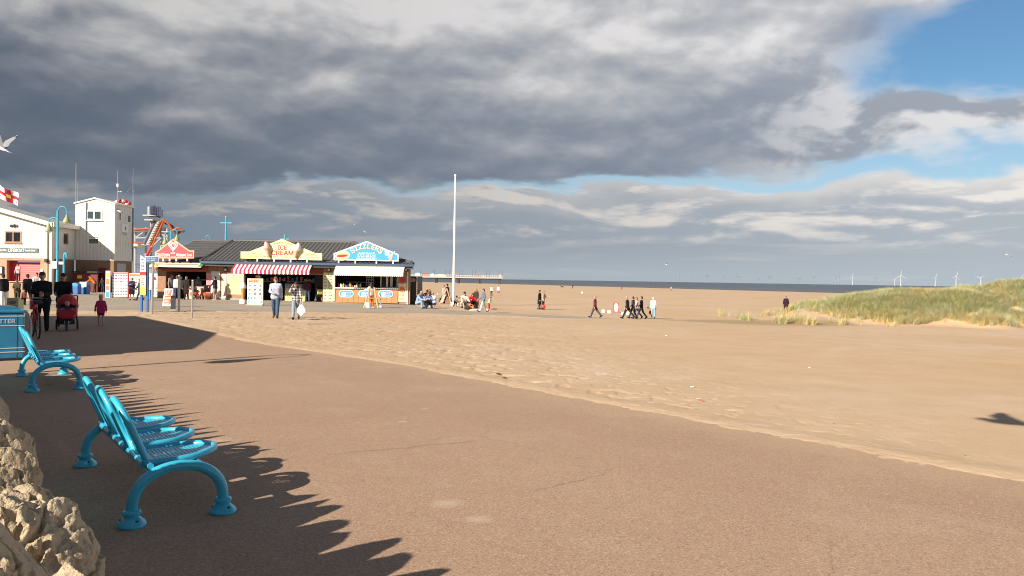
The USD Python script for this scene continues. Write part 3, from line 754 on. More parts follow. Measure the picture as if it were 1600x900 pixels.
    def mast(px, pyt, y, zbot, r, col=GALV, name='antenna'):
        x = X(px, y); top = P(px, pyt, y)[2]; obj(name, tube([(x, y, zbot), (x, y, zbot + (top - zbot) * .55), (x, y, top)], [r, r * 0.8, r * 0.45], 6), col, b)
        return x, top
    mast(117.3, 255, 75.3, zc, 0.055); mast(120.3, 285, 75.6, ze - 1, 0.04)
    xa, ta = mast(182.3, 266.5, 77, ze, 0.05); mast(206.3, 263, 78.5, ze - 4, 0.025); mast(207.5, 297, 78.6, ze - 4, 0.045)
    obj('antenna_stay', [tube([P(191, 309, 77.5), P(205, 292, 78.5)], 0.018, 5), bx(xa - 0.1, xa + 0.1, 76.95, 77.05, Z(182, 292, 77), Z(182, 287, 77))], GALV, b)
    return b
tower()

# low store with dark roof against the tower, its red front and small yellow sign
def store():
    y = 73.6
    b = thing('bin_store', 'low dark red shelter with flat roof against the tower base', 'shelter')
    x0, x1 = X(115, y), X(151.5, y); zt_ = Z(130, 426, y)
    obj('front_panel', bx(x0, x1, y + 0.1, y + 0.2, -0.3, zt_ - 0.02), paint('maroon_panel', (0.16, 0.02, 0.025), 0.5), b)
    obj('roof', bx(x0 - 0.1, x1 + 0.1, y - 0.15, y + 1.3, zt_, zt_ + 0.13), BLACK, b)
    obj('warning_plate', bx(X(120, y), X(127, y), y + 0.06, y + 0.098, Z(123, 435, y), Z(123, 430, y)), YELLOW, b)
store()

# ---- the kiosk row
YK = 59.0
SK = 1.75      # the row is skewed: its right flank runs back to the left
KB = -0.26
def kiosk_shell(name, label, px0, px1, openings, brick, y=YK):
    b = thing(name, label, 'kiosk')
    x0, x1 = X(px0, y), X(px1, y)
    ztop = Z((px0 + px1) / 2, 413.5, y)
    w = sbox(x0, KB, x1, ztop)
    for a, c, t, bt in openings:
        w = w.difference(sbox(X(a, y), Z((a + c) / 2, bt, y) if bt else KB - 1, X(c, y), Z((a + c) / 2, t, y)))
    obj('front_wall', plate(w, 0.25, y + 0.25), brick, b)
    obj('side_wall', [bx(x0 + 0.002, x0 + 0.25, y + 0.252, y + 9, KB, ztop)], brick, b)
    obj('side_wall', ext(Polygon([(x1 - 0.27, y + 0.252), (x1 - 0.01, y + 0.252), (x1 - 0.01 - SK * 0.9, y + 9), (x1 - 0.27 - SK * 0.9, y + 9)]), ztop - KB).apply_translation((0, 0, KB)), brick, b)
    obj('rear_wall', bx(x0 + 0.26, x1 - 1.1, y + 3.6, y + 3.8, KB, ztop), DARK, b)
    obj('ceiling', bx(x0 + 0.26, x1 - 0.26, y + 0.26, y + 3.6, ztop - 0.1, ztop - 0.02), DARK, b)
    return b, x0, x1, ztop
def tiled_slope(p00, p10, p11, p01, pitch, amp, courses=0):
    """a roof plane of ribbed tiles between eave p00-p10 and ridge p01-p11 (may be a triangle or trapezium)"""
    p00, p10, p11, p01 = map(np.array, (p00, p10, p11, p01))
    e = p10 - p00; L = np.linalg.norm(e); e = e / L
    up = p01 - p00; up = up - e * (up @ e); Hs = np.linalg.norm(up); up /= Hs
    n = np.cross(e, up)
    n = n if n[2] > 0 else -n
    left, right = (p01 - p00) @ e, (p11 - p00) @ e
    V, F = [], []
    nu = int(L / pitch * 6); nv = max(2, courses * 3)
    for j in range(nv + 1):
        h = Hs * j / nv
        lo, hi = left * j / nv, L + (right - L) * j / nv
        step_ = 0.035 * (1 - ((j / 3) % 1.0)) if courses else 0
        for i in range(nu + 1):
            u = min(max(L * i / nu, lo), hi)
            V.append(p00 + e * u + up * h + n * (amp * abs(math.sin(PI * u / pitch)) ** 0.8 + step_))
    for j in range(nv):
        for i in range(nu):
            a = j * (nu + 1) + i; F += [(a, a + 1, a + nu + 2), (a, a + nu + 2, a + nu + 1)]
    m = trimesh.Trimesh(np.array(V, float), np.array(F), process=False)
    ar = trimesh.triangles.area(m.triangles)
    m.update_faces(ar > 1e-7)
    if m.face_normals.mean(0)[2] < 0: m.invert()
    return m
YE = YK - 0.85
def roof_main():
    b, x0, x1, zt_ = kiosk_shell('food_kiosk', 'long brick beach kiosk with grey ribbed tile roof and two shop counters', 340, 641,
                                 [(382, 504.5, 428.5, None), (524, 622, 426, 449.5)], brick_look('kiosk_brick', (0.36, 0.18, 0.09), (0.44, 0.24, 0.13), (0.36, 0.27, 0.2)))
    ze = Z(480, 411.5, YE)
    xa, xb = X(313, YE), X(645.5, YE)
    yr = 63.6
    zr = Z(450, 378.5, yr)
    ra, rb = X(363, yr), X(552, yr)
    yb = 2 * yr - YE
    r = obj('roof', tiled_slope((xa, YE, ze), (xb, YE, ze), (rb, yr, zr), (ra, yr, zr), 0.31, 0.075, 12), TILE, b)
    obj('hip_slope', tiled_slope((xb, YE, ze), (xb - SK, yb, ze), (rb - 0.3, yr + 0.3, zr), (rb, yr, zr), 0.31, 0.075, 12), TILE, r)
    obj('rear_slope', tiled_slope((xb - SK, yb, ze), (xa, yb, ze), (ra, yr, zr), (rb, yr, zr), 0.31, 0.07), TILE, r)
    obj('ridge', tube([(ra - .1, yr, zr + 0.05), (rb + 0.1, yr, zr + 0.05)], 0.13, 8), TILE, r)
    obj('hip_ridge', tube([(rb, yr, zr + 0.05), (xb, YE, ze + 0.1)], 0.12, 8), SLATE, r)
    obj('finial', as_tm(m3.Manifold.batch_hull([m3.Manifold.sphere(0.03, 6).translate(q) for q in [(xb - 0.35, YE, ze + 0.05), (xb + 0.02, YE - 0.02, ze + 0.05), (xb - 0.12, YE, ze + 0.32), (xb - 0.3, YE + 0.3, ze + 0.1)]])), BLACK, r)
    obj('verge', tube([(ra, yr, zr + 0.06), (xa, YE, ze + 0.08)], 0.11, 8), SLATE, r)
    g = obj('gutter', bx(xa, xb + 0.05, YE - 0.16, YE - 0.02, ze - 0.12, ze + 0.05), GUTTER, b)
    obj('fascia', bx(xa + 0.02, xb - 0.04, YE - 0.015, YE + 0.05, ze - 0.30, ze - 0.02), paint('dark_fascia', (0.05, 0.055, 0.07), 0.6), b)
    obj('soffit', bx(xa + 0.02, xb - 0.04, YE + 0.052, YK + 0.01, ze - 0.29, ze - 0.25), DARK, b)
    obj('side_gutter', tube([(xb + 0.02, YE - 0.06, ze - 0.03), (xb + 0.02 - SK, yb, ze - 0.03)], 0.07, 6), GUTTER, b)
    return b, x0, x1, zt_, ze
kiosk, KX0, KX1, KZT, KZE = roof_main()

def wing():
    b, x0, x1, zt_ = kiosk_shell('drinks_kiosk', 'smaller brick kiosk with plain dark slate roof below the red gabled sign', 246, 339.6,
                                 [(259, 322, 424.5, None)], brick_look('wing_brick', (0.34, 0.16, 0.085), (0.42, 0.22, 0.12), (0.36, 0.27, 0.2)))
    ze = Z(270, 413.5, YE)
    xa, xb = X(214, YE), X(313, YE) - 0.13
    yr = 63.6; zr = Z(340, 377.8, yr); ra, rb = X(303, yr), X(363, yr) - 0.12
    yb = 2 * yr - YE
    m = trimesh.Trimesh([(xa, YE, ze), (xb, YE, ze), (rb, yr, zr), (ra, yr, zr), (xa, yb, ze), (xb, yb, ze)], [(0, 1, 2), (0, 2, 3), (0, 3, 4), (4, 3, 2), (4, 2, 5)], process=False)
    r = obj('roof', m, SLATE, b)
    for k in range(9):
        f = (k + 0.5) / 9
        obj('slate_course', bx(xa + (ra - xa) * f + 0.05, xb + (rb - xb) * f - 0.05, YE + (yr - YE) * f - 0.02, YE + (yr - YE) * f + 0.05, ze + (zr - ze) * f + 0.0, ze + (zr - ze) * f + 0.035), SLATE, r)
    obj('ridge', tube([(ra - 0.1, yr, zr + 0.03), (rb, yr, zr + 0.03)], 0.10, 8), SLATE, r)
    obj('gutter', bx(xa - 0.05, xb - 0.02, YE - 0.16, YE - 0.02, ze - 0.12, ze + 0.05), GUTTER, b)
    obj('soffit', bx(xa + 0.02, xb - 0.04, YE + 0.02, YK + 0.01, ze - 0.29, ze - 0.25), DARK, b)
    fz0, fz1 = Z(290, 424.2, YK), Z(290, 415.5, YK)
    obj('fascia_sign', bx(X(254, YK), X(325, YK), YK - 0.08, YK - 0.005, fz0, fz1), paint('fascia_red', (0.40, 0.06, 0.04), 0.5), b)
    obj('counter', bx(X(286, YK), X(322, YK), YK + 0.5, YK + 1.1, KB, KB + 1.05), PINK, b)
    obj('back_shelf', bx(X(262, YK), X(318, YK), YK + 2.9, YK + 3.3, KB + 1.5, KB + 1.6), GREY, b)
    obj('pillar_poster', bx(X(322.5, YK), X(330, YK), YK - 0.035, YK - 0.004, KB + 0.1, Z(326, 426, YK)), paint('pink_poster', (0.78, 0.30, 0.32), 0.5), b)
    obj('pillar_poster', bx(X(330.5, YK), X(343.8, YK), YK - 0.05, YK - 0.008, KB + 0.15, Z(337, 424, YK)), WHITE, b)
    return b
wingb = wing()
def canopy_left():
    """pale fabric awning over the left counter"""
    t = thing('pale_awning', 'faded cream and green awning over the counter below the red sign', 'awning')
    ya, yb = YK - 1.4, YK - 0.02
    x0, x1 = X(231, ya), X(314, ya)
    z1, z0 = Z(270, 410.4, ya), Z(270, 416.5, ya)
    n = 14
    for k in range(n):
        a, b = x0 + (x1 - x0) * k / n, x0 + (x1 - x0) * (k + 1) / n
        m = paint('awning_cream', (0.70, 0.62, 0.42), 0.8, 0.15, 2, stain=0.3) if k < n - 1 else GREENP
        obj('awning_strip', trimesh.Trimesh([(a, ya, z0), (b, ya, z0), (b, yb - 0.6, z1 + 0.02), (a, yb - 0.6, z1 + 0.02)], [(0, 1, 2), (0, 2, 3)], process=False), m, t)
    obj('rail', tube([(x0, ya, z0 - 0.02), (x1, ya, z0 - 0.02)], 0.03, 6), WHITE, t)
canopy_left()

# inside the counters of the main kiosk
def fittings():
    y = YK
    cx0, cx1 = X(524.5, y), X(621.5, y); cz = Z(573, 449.5, y)
    c = obj('counter_front', bx(X(527, y), cx1 + 0.05, y - 0.09, y - 0.01, KB + 0.05, cz - 0.09), WOOD, kiosk)
    for k in range(11):
        xa = X(527, y) + (cx1 - X(527, y)) * k / 11
        obj('board', bx(xa + 0.01, xa + (cx1 - X(527, y)) / 11 - 0.01, y - 0.11, y - 0.092, KB + 0.07, cz - 0.11), WOOD, c)
    obj('counter_top', bx(cx0 - 0.05, cx1 + 0.08, y - 0.25, y + 0.5, cz - 0.08, cz), WHITE, kiosk)
    for k, (a, b) in enumerate([(530.5, 553.5), (561, 584), (592, 615)]):
        xa, xb = X(a, y), X(b, y); zm = Z((a + b) / 2, 459, y); h = 0.26
        pill = LineString([(xa + h, zm), (xb - h, zm)])
        p = obj('counter_sign', plate(pill.buffer(h), 0.03, y - 0.112), WHITE, kiosk)
        obj('sign_face', plate(pill.buffer(h - 0.05), 0.008, y - 0.1425), SKYBLUE, p)
        xm = (xa + xb) / 2 + 0.12
        obj('print', marks(xm - 0.30, xm + 0.36, zm - 0.17, zm + 0.17, y - 0.151, 3, 20 + k), PINK, p)
        obj('picture', plate(Point(xa + 0.36, zm - 0.03).buffer(0.17), 0.008, y - 0.151), ICE, p)
    # sliding glass on the right half, dark racks on the left
    for a, b in ((594, 604), (604.6, 611), (611.6, 621)):
        f = sbox(X(a, y), cz, X(b, y), Z(607, 427, y))
        q = obj('serving_window', plate(f.difference(f.buffer(-0.06)), 0.06, y + 0.22), WHITE, kiosk)
        x_0, z_0, x_1, z_1 = f.buffer(-0.05).bounds
        obj('pane', bx(x_0, x_1, y + 0.19, y + 0.20, z_0, z_1), GLASS, q)
    obj('wire_rack', [tube([(X(567 + 4 * k, y), y + 1.4, cz), (X(567 + 4 * k, y), y + 1.4, cz + 0.9)], 0.025, 5) for k in range(4)] + [bx(X(567, y), X(579, y), y + 1.35, y + 1.45, cz + 0.15 + 0.2 * k, cz + 0.2 + 0.2 * k) for k in range(4)], GALV, kiosk)
    obj('back_shelf', bx(X(529, y), X(566, y), y + 2.8, y + 3.2, cz + 0.35, cz + 0.4), GALV, kiosk)
    r = random.Random(5)
    cols = [RED, WHITE, YELLOW, GREY, WHITE, RED, SKYBLUE, ORANGE]
    for k in range(13):
        px = 528 + k * 2.9 + r.uniform(-.5, .5)
        h = r.uniform(0.14, 0.34); x = X(px, y)
        o = obj('sauce_bottle', lathe([(0, 0), (0.055, 0), (0.055, h * 0.7), (0.02, h * 0.85), (0.02, h), (0, h)], 8, x, y + 0.2 + r.uniform(-.15, .15), cz + 0.001), cols[k % len(cols)])
        tag(o, ['red sauce bottle', 'white tub', 'yellow mustard bottle', 'grey canister', 'white cup', 'squat red bottle', 'blue carton bottle', 'orange drink bottle'][k % 8] + ' standing on the white blue-sign kiosk counter' + (' near its left end' if k < 7 else ', further along by the glass'), 'bottle', 'bottles on the counter')
    # ice-cream counter, further in
    z1 = KB + 1.12
    x0, x1 = X(430, y), X(503, y)
    cnt = obj('display_counter', bx(X(447, y + 1), X(478, y + 1), y + 0.75, y + 1.5, KB, z1 - 0.25), paint('counter_yellow', (0.66, 0.55, 0.26), 0.5, 0.1, 3), kiosk)
    obj('display_glass', bx(X(447, y + 1), X(478, y + 1), y + 0.74, y + 0.75, z1 - 0.25, z1 + 0.25), GLASS, cnt)
    obj('display_tray', bx(X(448, y + 1), X(477, y + 1), y + 0.85, y + 1.4, z1 - 0.25, z1 - 0.1), ICE, cnt)
    obj('shelf', bx(X(400, y + 3), X(500, y + 3), y + 2.9, y + 3.4, z1 + 0.35, z1 + 0.42), GREY, kiosk)
    for k in range(14):
        px = 403 + k * 6.6
        a = X(px, y + 3); h = r.uniform(0.15, 0.4)
        obj('carton', bx(a, a + r.uniform(0.12, 0.22), y + 3.0, y + 3.2, z1 + 0.421, z1 + 0.42 + h), r.choice([RED, YELLOW, WHITE, PINK, SKYBLUE, ORANGE]), kiosk)
    obj('hanging_sign', bx(X(400, y + 1), X(407, y + 1), y + 0.9, y + 0.95, Z(403, 433.5, y + 1), Z(403, 430.5, y + 1)), WHITE, kiosk)
    # doorway at the right of the ice-cream counter, wall lamps and menus
    obj('door_leaf', bx(X(484, y), X(504, y), y + 1.6, y + 1.68, KB, Z(494, 428.6, y)), BLACK, kiosk)
    obj('door_header', bx(X(483, y), X(505, y), y - 0.05, y - 0.004, Z(494, 428, y), Z(494, 416, y)), paint('header_brown', (0.22, 0.05, 0.03), 0.6), kiosk)
    for px in (353, 514, 634.5):
        xa = X(px, y); zz = Z(px, 421.5, y)
        l = obj('wall_lamp', rbx(xa - 0.13, xa + 0.13, y - 0.12, y - 0.004, zz - 0.15, zz + 0.15, 0.03), DARK, kiosk)
        obj('lens', bx(xa - 0.08, xa + 0.08, y - 0.128, y - 0.122, zz - 0.1, zz + 0.08), TRIM, l)
    def poster(a, b, t, bt, mat, seed, rows, prints=PRINT, heads=None, name='menu_poster'):
        xa, xb = X(a, y), X(b, y); zb_, z_t = Z((a + b) / 2, bt, y), Z((a + b) / 2, t, y)
        p = obj(name, bx(xa, xb, y - 0.05, y - 0.004, zb_, z_t), mat, kiosk)
        obj('print', marks(xa + 0.06, xb - 0.06, zb_ + 0.1, z_t - 0.15, y - 0.051, rows, seed, 0.42), prints, p)
        if heads:
            obj('picture', heads, RED, p)
        return p
    poster(355.5, 381, 426, 460, CREAMY, 1, 9, GREENP)
    poster(505.5, 513, 426, 471, CREAMY, 2, 8, PRINT)
    poster(513.5, 522, 426, 471, paint('pale_green_poster', (0.62, 0.70, 0.50), 0.5), 3, 8, ORANGE)
    p = poster(622.8, 636, 430, 472, paint('cream_poster', (0.80, 0.66, 0.46), 0.5), 4, 6, ORANGE)
    xm = X(629, y)
    obj('disc', plate(Point(xm, Z(629, 437, y)).buffer(0.22), 0.012, y - 0.057), RED, p)
    obj('dark_band', bx(X(623, y), X(635.8, y), y - 0.053, y - 0.0505, Z(629, 442.5, y), Z(629, 430.2, y)), PRINT, p)
    obj('disc', plate(Point(xm, Z(629, 453, y)).buffer(0.19), 0.012, y - 0.057), ORANGE, p)
    obj('trim_strip', bx(X(636.3, y), X(638, y), y - 0.06, y - 0.003, KB, Z(637, 424, y)), WHITE, kiosk)
    obj('trim_strip', bx(X(522.2, y), X(523.6, y), y - 0.06, y - 0.003, KB + 0.15, Z(523, 424, y)), CREAMY, kiosk)
    obj('plinth', bx(KX0 + 0.02, X(381, y), y - 0.06, y - 0.002, KB - 0.2, KB + 0.25), GREY, kiosk)
    obj('pale_panel', bx(X(346.5, y), X(354.5, y), y - 0.03, y - 0.004, KB + 0.2, Z(350, 427, y)), PINK, kiosk)
fittings()

def awning(name, label, px0, px1, t, bt, n, mats, reach, cat='awning'):
    w = thing(name, label, cat)
    ya, yb = YK - 0.90 - reach, YK - 0.90
    x0, x1 = X(px0, ya), X(px1, ya)
    ztop, zlow = Z((px0 + px1) / 2, t, yb), Z((px0 + px1) / 2, bt, ya)
    val = 0.28
    for k in range(n):
        a, b = x0 + (x1 - x0) * k / n, x0 + (x1 - x0) * (k + 1) / n
        c, r = (a + b) / 2, (b - a) / 2
        th = np.linspace(0, PI, 7)
        edge = [(c - r * math.cos(q), ya, zlow + 0.09 - 0.09 * math.sin(q) ** 0.7) for q in th]
        V = [(a, yb, ztop), (b, yb, ztop), (b, ya, zlow + val), (a, ya, zlow + val)] + edge
        F = [(3, 2, 1), (3, 1, 0)]
        base = 4
        for q in range(6):
            F.append((base + q, base + q + 1, 2 if q >= 3 else 3))
        F.append((base + 3, 2, 3))
        top = trimesh.Trimesh(np.array(V, float), np.array(F), process=False)
        obj('stripe', top, mats[k % len(mats)], w)
    obj('roller', tube([(x0, yb, ztop + 0.05), (x1, yb, ztop + 0.05)], 0.07, 8), WHITE, w)
    for xx in (x0 + 0.05, x1 - 0.05):
        obj('arm', tube([(xx, yb, ztop - 0.1), (xx, ya + 0.05, zlow + val - 0.02)], 0.025, 6), GALV, w)
    return w
AW_R = paint('awning_crimson', (0.40, 0.04, 0.08), 0.85, 0.12, 6)
AW_W = paint('awning_white', (0.80, 0.76, 0.72), 0.85, 0.08, 4)
AW_C = paint('awning_pale_cream', (0.80, 0.76, 0.58), 0.85, 0.08, 4)
AW_G = paint('awning_buff', (0.66, 0.62, 0.50), 0.85, 0.10, 4)
awning('striped_awning', 'crimson and white striped awning over the ice cream counter', 361, 483.0, 413.5, 428.6, 38, [AW_R, AW_W], 0.75)
awning('striped_awning', 'cream scalloped awning over the counter below the blue sign', 521.5, 630, 415.5, 431.5, 36, [AW_C, AW_G], 0.75)

# ---- gabled shop signs on the roof edge
YS = YE - 0.05
def sign_base(name, label, outline_px, edge, face, posts, y=YS, border=0.09):
    s = thing(name, label, 'sign')
    poly = Polygon(pts(outline_px, y))
    obj('back_board', plate(poly, 0.10, y + 0.10), edge, s)
    obj('face', plate(poly.buffer(-border, join_style=2), 0.012, y - 0.001), face, s)
    for px, py in posts:
        a = X(px, y + 0.05)
        obj('bracket', bx(a - 0.05, a + 0.05, y + 0.0, y + 0.09, Z(px, py + 4.2, y), Z(px, py, y) - 0.003), TRIM, s)
    return s
def ice_sign():
    y = YS
    s = sign_base('ice_cream_sign', 'pale yellow gabled ICE CREAM sign with two model cones on kiosk roof',
                  [(376, 404), (376, 393), (389.5, 393), (440.6, 373.2), (491.9, 395.2), (503.2, 395.6), (503.2, 406.8)], paint('sign_cream_edge', (0.72, 0.66, 0.36), 0.5), CREAMY,
                  [(402, 404.4), (428, 405), (454, 405.6), (479.5, 406.2)], border=0.03)
    yl = y - 0.014
    R_ = paint('letter_red', (0.50, 0.03, 0.035), 0.5)
    cx = X(441, y)
    obj('lettering', [lettering('ICE', 0.30, X(440.5, y), Z(440, 386.8, y), yl, bold=True, width=0.66), lettering('CREAM', 0.30, X(440.8, y), Z(440, 395, y), yl, bold=True, width=1.60)], R_, s)
    word, r0 = 'Whipped & Scooped', 1.55
    zc = Z(440, 378.6, y) - r0
    letters = []
    for k, ch in enumerate(word):
        if ch == ' ': continue
        a = (k - (len(word) - 1) / 2) * 3.15
        letters.append(lettering(ch, 0.13, cx + r0 * math.sin(math.radians(a)), zc + r0 * math.cos(math.radians(a)), yl, 0.008, angle=-a))
    DG = paint('letter_brown', (0.20, 0.12, 0.03), 0.5)
    obj('lettering', letters, DG, s)
    GRN = paint('letter_green', (0.10, 0.22, 0.06), 0.5)
    OR_ = paint('letter_orange', (0.70, 0.28, 0.10), 0.5)
    obj('lettering', [lettering('DONUTS', 0.15, X(397.5, y), Z(397, 396.3, y), yl, width=0.95), lettering('DRINKS', 0.15, X(485.5, y), Z(485, 397.9, y), yl, width=0.85)], GRN, s)
    obj('lettering', [lettering('PANCAKES', 0.13, X(395, y), Z(395, 400.4, y), yl, width=1.2), lettering('SLUSHES', 0.13, X(446, y), Z(446, 402, y), yl, width=0.65), lettering('SWEETS', 0.13, X(490, y), Z(490, 402.8, y), yl, width=0.95)], OR_, s)
    obj('lettering', [lettering('WAFFLES', 0.13, X(421.5, y), Z(421, 401.2, y), yl, width=0.95), lettering('COLA', 0.13, X(465, y), Z(465, 402.4, y), yl, width=0.55)], DG, s)
    for px, tip, top, lean, mat, nm in ((415.5, 403.5, 377.2, 12, paint('strawberry_ice', (0.74, 0.42, 0.36), 0.5, 0.15, 6), 'model_cone'), (466.5, 404.5, 379.2, -14, ICE, 'model_cone')):
        x = X(px + (5.5 if lean > 0 else -5.5), y) ; zb_, z_t = Z(px, tip, y), Z(px, top, y)
        h = z_t - zb_
        cone = lathe([(0, 0), (0.03, 0), (0.19, h * 0.55), (0.21, h * 0.58), (0, h * 0.58)], 16)
        sc_ = [mv(trimesh.creation.icosphere(2, 0.24), 0, 0, h * 0.64), mv(trimesh.creation.icosphere(2, 0.19), 0.02, 0, h * 0.80), mv(trimesh.creation.icosphere(2, 0.11), 0.0, 0, h * 0.93)]
        place = lambda m: mv(rot(m, -lean, (0, 1, 0)), x, y - 0.16, zb_)
        c = obj(nm, place(cone), paint('cone_tan', (0.62, 0.38, 0.22), 0.6, 0.1, 12), s, smooth=40)
        obj('ice_swirl', place(as_tm(m3.Manifold.batch_boolean([m3.Manifold(m3.Mesh(np.array(q.vertices, np.float32), np.array(q.faces, np.uint32))) for q in sc_], m3.OpType.Add))), mat, c, smooth=40)
ice_sign()
def sizzlers():
    y = YS
    s = sign_base('sizzlers_sign', 'blue gabled SIZZLERS sign with hot dog and milkshake pictures on kiosk roof', [(521.3, 406.4), (521.3, 395.7), (573, 376.5), (622.7, 397.3), (622.7, 408.5)], WHITE, SKYBLUE,
                  [(529, 406.8), (555, 407.3), (588, 408), (614, 408.6)])
    yl = y - 0.014
    TAN_ = paint('letter_pale_orange', (0.80, 0.66, 0.50), 0.5); BR = paint('letter_shadow', (0.42, 0.17, 0.07), 0.5)
    word = 'SIZZLERS'
    r0 = 1.75; cx = X(572.5, y); zc = Z(572, 384.6, y) - r0
    for d, mat, dy in ((0.03, BR, 0.0), (0.0, TAN_, -0.008)):
        ls = []
        for k, ch in enumerate(word):
            a = (k - 3.5) * 10.2
            ls.append(lettering(ch, 0.36 - 0.01 * k * (7 - k) / 3, cx + d + r0 * math.sin(math.radians(a)), zc - d + r0 * math.cos(math.radians(a)), yl + dy, 0.010, bold=True, angle=-a))
        obj('lettering', ls, mat, s)
    obj('small_print', marks(X(556, y), X(590, y), Z(572, 405.5, y), Z(572, 394, y), yl, 4, 8, 0.66, centred=True), TRIM, s)
    # a hot dog and a milkshake
    hx, hz = X(535, y), Z(535, 399.5, y)
    el = affinity.rotate(affinity.scale(Point(0, 0).buffer(1), 0.47, 0.30), 12)
    h = obj('hot_dog', plate(affinity.translate(el, hx, hz), 0.02, yl), paint('bun', (0.70, 0.46, 0.24), 0.6), s)
    obj('outline', plate(affinity.translate(el.buffer(0.05).difference(el), hx, hz), 0.012, yl), TRIM, h)
    obj('bun_top', plate(affinity.translate(affinity.rotate(affinity.scale(Point(0, 0).buffer(1), 0.30, 0.20), 16), hx + 0.1, hz + 0.16), 0.012, yl - 0.021), paint('bun_light', (0.80, 0.56, 0.34), 0.6), h)
    obj('sausage', plate(affinity.translate(affinity.rotate(affinity.scale(Point(0, 0).buffer(1), 0.38, 0.085), 6), hx - 0.04, hz + 0.0), 0.016, yl - 0.035), RED, h)
    mx, mz = X(609, y), Z(609, 400.5, y)
    cup = Polygon([(mx - 0.20, mz + 0.12), (mx + 0.26, mz + 0.2), (mx + 0.10, mz - 0.34), (mx - 0.02, mz - 0.36)])
    m = obj('milkshake', plate(cup, 0.02, yl), paint('shake_pink', (0.75, 0.40, 0.38), 0.5), s)
    obj('cream_top', plate(shapely.union_all([Point(mx - 0.2, mz + 0.2).buffer(0.17), Point(mx - 0.28, mz + 0.36).buffer(0.11), Point(mx - 0.32, mz + 0.48).buffer(0.05)]), 0.02, yl - 0.021), WHITE, m)
    obj('straw', plate(LineString([(mx + 0.1, mz + 0.1), (mx + 0.34, mz + 0.36)]).buffer(0.035), 0.015, yl - 0.021), WHITE, m)
sizzlers()
def drinks_sign():
    y = YS
    s = sign_base('drinks_sign', 'red gabled drinks and ices sign with white heart swirl on the left kiosk', [(242, 403.6), (242, 393.6), (248, 390.4), (270.4, 372.9), (296.2, 391.3), (303.3, 391.3), (302.9, 403.8)],
                  paint('sign_orange_edge', (0.74, 0.44, 0.22), 0.5), paint('sign_coral', (0.60, 0.08, 0.10), 0.5, 0.06), [(255, 404), (265, 404), (275.5, 404), (292.5, 404)])
    yl = y - 0.014
    z1, z2 = Z(275, 397.3, y), Z(275, 401.4, y)
    obj('lettering', [lettering('Cold Drinks', 0.19, X(254.5, y), z1 - 0.03, yl, bold=True, width=1.0), lettering('and', 0.13, X(269.7, y), z1 + 0.09, yl, bold=True), lettering('Whipped Ices', 0.19, X(287.3, y), z1 - 0.03, yl, bold=True, width=1.15)], WHITE, s)
    obj('small_print', marks(X(246, y), X(299, y), z2 - 0.04, z2 + 0.04, yl, 1, 12), TRIM, s)
    hx, hz = X(270.2, y), Z(270, 383.8, y)
    def heart(k):
        t = np.linspace(0, 2 * PI, 48)
        return Polygon(np.column_stack([hx + k * 0.92 * np.sin(t) ** 3 * 1.0, hz + k * (0.75 * np.cos(t) - 0.34 * np.cos(2 * t) - 0.12 * np.cos(3 * t) - 0.05 * np.cos(4 * t)) * 1.15])).buffer(0.02).buffer(0)
    obj('heart_swirl', plate(heart(0.36).difference(heart(0.27)), 0.012, yl), WHITE, s)
    obj('heart_swirl', plate(heart(0.20).difference(heart(0.11)), 0.012, yl), WHITE, s)
drinks_sign()

# black board and wire cage beside the kiosk
def side_boards():
    y = YK + 0.6
    b = thing('tall_board', 'tall black panel with grey oval sign at the right end of the kiosk', 'panel')
    x0, x1 = X(637.8, y), X(650.5, y)
    obj('board', bx(x0, x1, y, y + 0.1, KB - 0.1, Z(644, 431.5, y)), BLACK, b)
    ov = affinity.translate(affinity.scale(Point(0, 0).buffer(1), 0.25, 0.15), (x0 + x1) / 2, Z(644, 437.5, y))
    obj('oval_sign', plate(ov, 0.02, y - 0.001), GREY, b)
    obj('oval_stripe', plate(affinity.scale(ov, 0.7, 0.25), 0.01, y - 0.022), RED, b)
    c = thing('wire_cage', 'grey wire mesh gas cage between black panel and beach', 'cage')
    xa, xb = x1 + 0.02, X(658, y); z1 = Z(654, 432, y)
    bars = [tube([(xx, yy, KB - 0.2), (xx, yy, z1)], 0.012, 4) for xx in np.linspace(xa, xb, 6) for yy in (y, y + 0.8)]
    bars += [tube([(xa, yy, z), (xb, yy, z)], 0.012, 4) for z in np.linspace(KB, z1, 14) for yy in (y, y + 0.8)]
    obj('mesh', bars, GALV, c)
    obj('cage_back', bx(xa, xb, y + 0.82, y + 0.86, KB - 0.2, z1), paint('cage_grey', (0.20, 0.21, 0.24), 0.6), c)
    for k in range(3):
        obj('gas_bottle', lathe([(0, 0), (0.12, 0), (0.13, 0.05), (0.13, 0.75), (0.08, 0.88), (0.03, 0.92), (0, 0.92)], 10, xa + 0.17 + 0.0 * k + 0.13 * (k % 2), y + 0.2 + 0.25 * k, KB), GREY, c)
side_boards()

